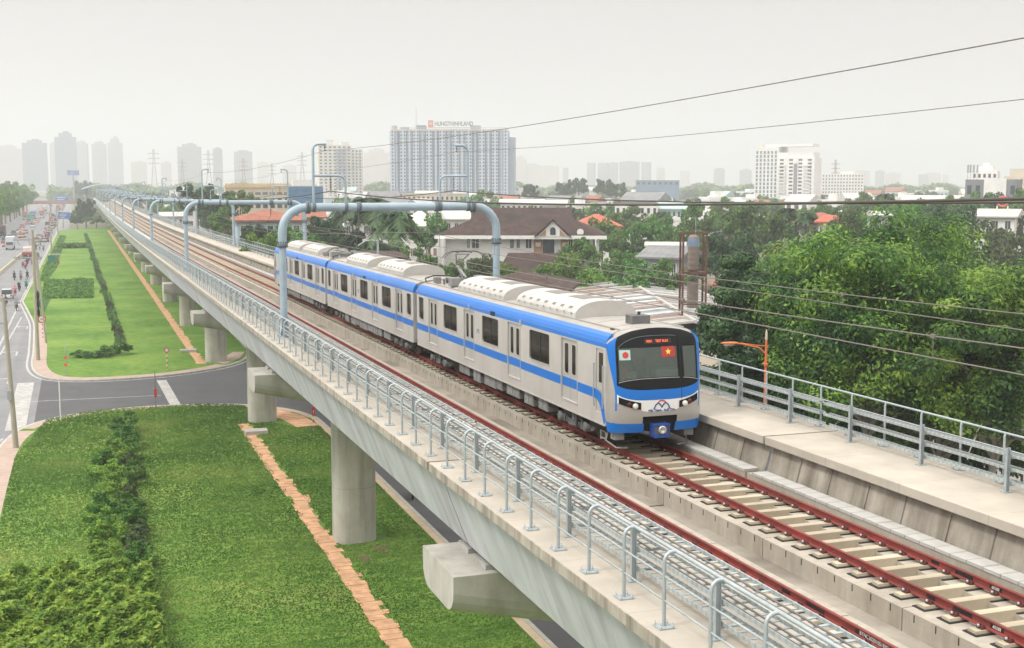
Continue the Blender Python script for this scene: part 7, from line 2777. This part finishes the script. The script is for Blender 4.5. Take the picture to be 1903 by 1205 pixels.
# light masts of the neighbouring line beyond the train
for i, (x, yb_, yt, F_, ln, lab) in enumerate(((681, 480, 440, 105, 0, "grey lamp mast with a curved arm beyond the train's roof"),)):
    p = at(702, 446, 118)
    t = thing("lamp_mast", lab, "street lamp", (p.x, p.y, 0))
    b = MB(); b.tube([(0, 0, 0), (0, 0, p.z)], .11, 8); b.build("post", m_galv, t)
    b = MB(); b.tube([(0, 0, p.z - .3), (-.5, 0, p.z), (-1.2, 0, p.z - .1), (-1.9, 0, p.z - .5)], .06, 6); b.build("arm", m_galv, t)

# ------------------------------------------------------------------ traffic
m_tyre = M("tyre", (.02, .02, .02), .85, .1, 4)
m_cglass = M("car glass", (.03, .04, .05), .12, .2, 2)
paints = {}
def paint(name, c):
    if name not in paints:
        paints[name] = M(name + " car paint", c, .3, .04, 1, spec=.5)
    return paints[name]
m_lampr = M("tail lamp", (.45, .03, .02), .3, .1, 4)
m_lampw = M("head lamp", (.75, .75, .72), .2, .05, 4)
def make_car(label, pm, loc, rz, group, suv=False):
    """Local +y is the front."""
    t = thing("car", label, "car", loc, rz, group)
    h = 1.7 if suv else 1.45
    prof = [(-2.2, .35), (-2.25, .6), (-2.15, .92), (-1.2, 1.0), (1.0, .98), (2.0, .82), (2.22, .62), (2.2, .35)]
    b = MB()
    b.loft([[(sx * w, y, z) for y, z in prof] for sx, w in ((-1, .86), (-1, .90), (1, .90), (1, .86))][:: 1], True, True, False)
    b.build("body", pm, t)
    cab = [(-2.0 if suv else -1.75, .96), (-1.75 if suv else -1.3, h - .05), (-.9, h), (.25, h - .02), (1.05, .98)]
    b = MB()
    b.loft([[(-.84, y, z) if z < 1.1 else (-.70, y, z) for y, z in cab], [(.84, y, z) if z < 1.1 else (.70, y, z) for y, z in cab]], True, True, False)
    gl = b.build("cabin_glass", m_cglass, t)
    b = MB(); b.box(-.68, -1.7 if suv else -1.25, h - .03, .68, .2, h + .03); b.build("roof", pm, gl)
    for sx in (-1, 1):
        for y in (-1.35, 1.35):
            b = MB(); b.lathe([(.2, sx * .70), (.33, sx * .71), (.33, sx * .91), (.2, sx * .92)], (0, y, .33), 12, 'x'); w = b.build("wheel", m_tyre, t)
            b = MB(); b.lathe([(.2, sx * .915), (.19, sx * .935), (.05, sx * .94)], (0, y, .33), 10, 'x'); b.build("rim", m_galv, w)
        b = MB(); b.box(sx * .7 - .15, -2.27, .66, sx * .7 + .15, -2.17, .88); b.build("tail_light", m_lampr, t)
        b = MB(); b.box(sx * .65 - .16, 2.14, .6, sx * .65 + .16, 2.24, .74); b.build("headlight", m_lampw, t)
        b = MB(); b.box(sx * .95 - .09, .75, .98, sx * .95 + .09, .85, 1.12); b.build("mirror", pm, t)
    return t
def make_truck(label, cabm, boxm, loc, rz, ln=6.0, h=3.3, group="trucks on the main road", flat=False):
    t = thing("truck", label, "truck", loc, rz, group)
    b = MB(); b.prism([(ln / 2 - .1, .6), (ln / 2 - .1, 2.35), (ln / 2 + 1.3, 2.35), (ln / 2 + 1.75, 1.5), (ln / 2 + 1.8, .6)], 'x', -1.05, 1.05); cb = b.build("cab", cabm, t)
    b = MB(); b.prism([(ln / 2 + 1.36, 2.28), (ln / 2 + 1.79, 1.52), (ln / 2 + 1.74, 1.50), (ln / 2 + 1.30, 2.26)], 'x', -.92, .92); b.build("windscreen", m_cglass, cb)
    b = MB(); b.box(-1.2, -ln / 2, 1.05, 1.2, ln / 2 - .2, 1.7 if flat else h); b.build("cargo_box", boxm, t, bevel=.03)
    b = MB(); b.box(-.9, -ln / 2 - .1, .55, .9, ln / 2, 1.04); b.build("chassis", m_dark, t)
    if flat:
        b = MB(); b.box(-1.0, -.6, 1.72, 1.0, ln / 2 - .3, 2.8); b.build("cargo", m_wwhite, t)
    for sx in (-1, 1):
        for y in (-ln / 2 + 1.0, ln / 2 + .8):
            b = MB(); b.lathe([(.25, sx * .75), (.48, sx * .76), (.48, sx * 1.08), (.25, sx * 1.09)], (0, y, .48), 12, 'x'); b.build("wheel", m_tyre, t)
        b = MB(); b.box(sx * .85 - .15, -ln / 2 - .15, .75, sx * .85 + .15, -ln / 2 - .1, .95); b.build("tail_light", m_lampr, t)
    return t
CG = "cars on the main road"
white, silver, red, orange, black = paint("white", (.62, .63, .64)), paint("silver", (.40, .42, .45)), paint("red", (.42, .05, .05)), paint("orange", (.62, .20, .08)), paint("black", (.04, .04, .05))
make_car("white sport utility car driving away behind the motorbikes", white, (-11.6, 220.5, 0), 0, CG, True)
make_car("red car coming down the far carriageway", red, (-20.9, 401, 0), pi, CG)
make_car("silver car beside the cream truck, driving away", silver, (-12.0, 405, 0), 0, CG)
make_car("orange car on the far carriageway near the trees", orange, (-22.0, 512, 0), pi, CG)
make_truck("white box truck coming down the far carriageway", silver, M("truck box grey white", (.52, .57, .62), .6, .06, .5), (-15.8 - 3, 385, 0), pi, 6.5, 3.7)
make_truck("flat truck with red frame and white load, driving away", red, M("truck red frame", (.33, .10, .09), .6, .1, .5), (-12.6, 338, 0), 0, 6.5, 3.0, flat=True)
make_truck("dark brown box truck parked under the trees", black, M("truck box brown", (.16, .10, .09), .7, .15, .5), (-25.5, 470, 0), pi, 7.0, 4.2)
make_truck("tall green box truck on the far carriageway", silver, M("truck box green", (.08, .30, .17), .6, .08, .5), (-21.6, 622, 0), pi, 8, 4.3)
for i, (c, x, y, lab) in enumerate((((.13, .22, .42), -22.5, 700, "blue box truck in the far queue"), ((.38, .13, .11), -18.5, 715, "dull red container truck in the far queue"), ((.42, .16, .12), -26, 690, "small red box truck near the tree line"), ((.5, .5, .5), -19, 820, "pale box truck deep in the far queue"), ((.40, .20, .16), -12.5, 900, "brownish truck deep in the traffic beyond the blue signs"))):
    make_truck(lab, white if i % 2 else silver, M("truck box paint %s" % lab[:8], c, .6, .08, .5), (x, y, 0), pi if x < -16 else 0, 8, 4.0)
rr3 = random.Random(23)
cols = [("white", white), ("silver", silver), ("black", black), ("red", red), ("orange", orange)]
base_c = {}
for i in range(70):
    y = 420 + 850 * rr3.random() ** 1.3
    near = rr3.random() < .5
    x = rr3.choice([-10.5, -13.0]) if near else rr3.choice([-19.0, -22.5, -26.0])
    nm, pm = rr3.choice(cols)
    lab = "small %s car in the hazy traffic %s" % (nm, "driving away" if near else "of the far carriageway")
    if nm not in base_c:
        base_c[nm] = make_car(lab, pm, (x, y, 0), 0 if near else pi, CG, i % 2 == 0)
    else:
        dup(base_c[nm], (x + rr3.uniform(-.4, .4), y, 0), 0 if near else pi, lab)

# motorbikes and riders
m_bike = {"black": M("black bike plastic", (.025, .025, .028), .4, .1, 3), "red": M("red bike plastic", (.40, .06, .05), .4, .1, 3), "blue": M("blue bike plastic", (.06, .12, .30), .4, .1, 3)}
def bike_proto(cm, label, loc):
    t = thing("motorbike", label, "motorbike", loc, 0, "motorbikes on the road")
    b = MB()
    b.loft([[(w * cos(a), y, z + hz * sin(a)) for a in [2 * pi * i / 8 for i in range(8)]] for y, z, w, hz in ((-.75, .72, .06, .05), (-.5, .70, .14, .12), (-.1, .62, .16, .16), (.2, .50, .13, .16), (.38, .62, .16, .24), (.5, .92, .14, .12), (.58, .98, .05, .05))])
    b.build("body", cm, t)
    b = MB(); b.loft([[(w * cos(a), y, .80 + .05 * sin(a)) for a in [2 * pi * i / 8 for i in range(8)]] for y, w in ((-.7, .08), (-.5, .15), (0, .13), (.15, .05))]); b.build("seat", m_black, t)
    for y in (-.62, .62):
        b = MB(); b.lathe([(.18, -.04), (.28, -.045), (.29, 0), (.28, .045), (.18, .04)], (0, y, .29), 14, 'x'); b.build("wheel", m_tyre, t)
    b = MB(); b.tube([(-.34, .42, 1.04), (-.1, .5, 1.0), (.1, .5, 1.0), (.34, .42, 1.04)], .02, 6); b.tube([(0, .5, 1.0), (0, .62, .29)], .03, 6); b.build("handlebar", m_galv, t)
    b = MB(); b.box(-.08, -.82, .66, .08, -.74, .78); b.build("tail_light", m_lampr, t)
    b = MB(); b.lathe([(.09, 0), (.08, .03), (.02, .05)], (0, .56, .92), 10, 'y'); b.build("headlight", m_lampw, t)
    return t
def rider_mesh(mat, name):
    """Seated on a motorbike, hands forward on the bar; hips over the seat."""
    me = D.meshes.new(name)
    P = [(0, -.25, .90), (0, -.22, 1.12), (0, -.16, 1.36), (0, -.12, 1.50), (0, -.08, 1.62),          # 0-4 pelvis to head base
         (.19, -.14, 1.38), (.27, .08, 1.18), (.30, .38, 1.08), (-.19, -.14, 1.38), (-.27, .08, 1.18), (-.30, .38, 1.08),
         (.12, -.22, .86), (.22, .18, .80), (.20, .10, .40), (.20, .24, .33), (-.12, -.22, .86), (-.22, .18, .80), (-.20, .10, .40), (-.20, .24, .33)]
    E_ = [(0, 1), (1, 2), (2, 3), (3, 4), (2, 5), (5, 6), (6, 7), (2, 8), (8, 9), (9, 10), (0, 11), (11, 12), (12, 13), (13, 14), (0, 15), (15, 16), (16, 17), (17, 18)]
    rad = [.15, .15, .16, .07, .07, .075, .055, .04, .075, .055, .04, .10, .085, .055, .04, .10, .085, .055, .04]
    me.from_pydata(P, E_, [])
    o = D.objects.new(name, me)
    COL.objects.link(o)
    md = o.modifiers.new("skin", 'SKIN')
    for i, v in enumerate(me.skin_vertices[0].data):
        v.radius = (rad[i], rad[i])
        v.use_root = i == 0
    o.modifiers.new("sub", 'SUBSURF').levels = 1
    dg = bpy.context.evaluated_depsgraph_get()
    dg.update()
    m2 = D.meshes.new_from_object(o.evaluated_get(dg))
    m2.materials.clear()
    m2.materials.append(mat)
    for p in m2.polygons:
        p.use_smooth = True
    D.objects.remove(o)
    return m2
m_skin = M("skin", (.36, .22, .15), .6, .05, 4)
cloth = {"dark": (.035, .04, .05), "blue": (.08, .13, .25), "pink": (.55, .16, .22), "green": (.05, .27, .20), "white": (.55, .55, .55), "grey": (.2, .2, .21)}
cm_ = {k: M(k + " clothing", v, .85, .1, 4) for k, v in cloth.items()}
rid_me = {k: rider_mesh(cm_[k], "body") for k in cloth}
hb = MB(); hb.lathe([(.05, -.13), (.105, -.10), (.115, -.02), (.095, .08), (.06, .12), (.0, .125)], (0, 0, 0), 12)
head_me = hb.mesh("head", m_skin)
hb = MB(); hb.lathe([(.13, -.03), (.14, .03), (.12, .11), (.07, .155), (.0, .165)], (0, 0, 0), 12)
helm = {k: hb.mesh("helmet", cm_[k]) for k in ("white", "dark", "blue", "pink", "green")}
bikes = {}
def rider(kind, hk, label, loc, rz):
    t = thing("person", label, "person", loc, rz, "motorbike riders")
    link("body", rid_me[kind], t)
    h = link("head", head_me, t, (0, -.05, 1.70))
    link("helmet", helm[hk], h, (0, 0, .02))
def bike_rider(bk, kind, hk, x, y, rz, lab_b, lab_r):
    if bk not in bikes:
        bikes[bk] = bike_proto(m_bike[bk], lab_b, (x, y, .005))
        bikes[bk].rotation_euler = (0, 0, rz)
    else:
        dup(bikes[bk], (x, y, .005), rz, lab_b)
    rider(kind, hk, lab_r, (x, y, .005), rz)
spec = [("black", "dark", "dark", 27, 521, "dark motorbike at the left of the three abreast", "rider in dark clothes at the left of the three abreast"),
        ("black", "grey", "dark", 39, 521, "dark motorbike in the middle of the three abreast", "rider in grey in the middle of the three abreast"),
        ("blue", "dark", "blue", 51, 519, "bluish motorbike at the kerb side of the three abreast", "rider in dark clothes at the kerb side of the three abreast"),
        ("black", "dark", "white", 36, 541, "dark motorbike right behind the white car's corner", "rider in dark clothes with a white helmet beside the white car"),
        ("red", "pink", "pink", 28, 550, "red motorbike ridden by the person in pink", "rider in pink beside the white car"),
        ("blue", "green", "green", 49, 537, "bluish motorbike ridden by the person in green", "rider in a green jacket by the edge line"),
        ("black", "dark", "dark", 11, 569, "dark motorbike nearest the left frame edge, following the white car", "rider in black following the white car"),
        ("red", "grey", "dark", 31, 578, "red motorbike at the junction's edge line", "rider in grey on the red motorbike at the junction's edge line")]
for bk, kd, hk, x, y, lb, lr in spec:
    g = gnd(x, y)
    bike_rider(bk, kd, hk, g.x, g.y, rr3.uniform(-.05, .05), lb, lr)
for i in range(44):
    y = rr3.uniform(290, 720)
    x = -9.3 - rr3.uniform(.2, 3.4)
    bk, kd = rr3.choice(["black", "red", "blue"]), rr3.choice(["dark", "grey", "blue", "white", "pink"])
    bike_rider(bk, kd, rr3.choice(["white", "dark", "blue"]), x, y, rr3.uniform(-.05, .05), "distant %s motorbike in the swarm by the kerb" % bk, "distant rider in %s clothes in the swarm by the kerb" % kd)
bike_rider("black", "dark", "dark", 18.9, 72.4, 2.75, "dark motorbike on the road under the viaduct", "rider in dark clothes on the road under the viaduct")
# green street kiosk with a parasol roof at the lawn's edge
g = gnd(97, 492)
t = thing("street_stall", "green street stall with a flat canopy at the lawn's edge", "stall", (g.x + .4, g.y, .13))
b = MB(); b.box(-1.5, -.8, 2.2, 1.5, .8, 2.32); b.build("canopy", m_wgrey, t)
b = MB(); b.box(-1.3, -.6, .3, .5, .6, 1.9); b.build("counter", M("stall green", (.05, .24, .17), .7, .1, 2), t)
b = MB()
for sx in (-1.4, 1.4):
    for sy in (-.7, .7):
        b.tube([(sx, sy, 0), (sx, sy, 2.2)], .03, 5)
b.build("post", m_galv, t)
b = MB(); b.box(.6, -.5, 0, 1.2, .3, .9); b.build("red_crate", M("stall red", (.40, .09, .07), .7, .1, 2), t)
# blue direction signs over the road
for x0, x1, y0, y1, F_, lab in ((109, 129, 395, 407, 560, "blue direction sign panel over the kerb lane"), (104, 126, 364, 378, 900, "second blue direction sign, further up the road")):
    p = at((x0 + x1) / 2, (y0 + y1) / 2, F_)
    w_ = (x1 - x0) * F_ / FPX
    h_ = (y1 - y0) * F_ / FPX
    t = thing("direction_sign", lab, "sign", (p.x, p.y, 0), 0, "blue signs over the road")
    b = MB(); b.box(-w_ / 2, -.1, p.z - h_ / 2, w_ / 2, .1, p.z + h_ / 2); pn = b.build("panel", M("sign blue", (.04, .14, .50), .5, .08, .5), t)
    b = MB()
    for i in range(3):
        b.box(-w_ * .38, -.13, p.z - h_ * .3 + i * h_ * .25, w_ * (.1 + .1 * i), -.102, p.z - h_ * .22 + i * h_ * .25)
    b.build("white_legend", m_sgw, pn)
    b = MB(); b.tube([(w_ / 2 + 2, .1, 0), (w_ / 2 + 2, .1, p.z), (-w_ / 2, .1, p.z)], .16, 6); b.build("mast", m_galv, t)

# ------------------------------------------------------------------ the air
hz = D.materials.new("haze")
hz.use_nodes = True
for n in list(hz.node_tree.nodes):
    hz.node_tree.nodes.remove(n)
vo = _n(hz.node_tree, "ShaderNodeVolumePrincipled")
HAZE = 0.00045
vo.inputs['Density'].default_value = HAZE
vo.inputs['Color'].default_value = (0.82, 0.865, 0.90, 1)
vo.inputs['Anisotropy'].default_value = 0.2
out_ = _n(hz.node_tree, "ShaderNodeOutputMaterial")
hz.node_tree.links.new(vo.outputs[0], out_.inputs['Volume'])
b = MB()
b.box(-14500, -450, -3, 14500, 28500, 330)
o = b.build("haze", hz)
tag(o, "pale haze filling the air over the whole place", "haze", kind="stuff")
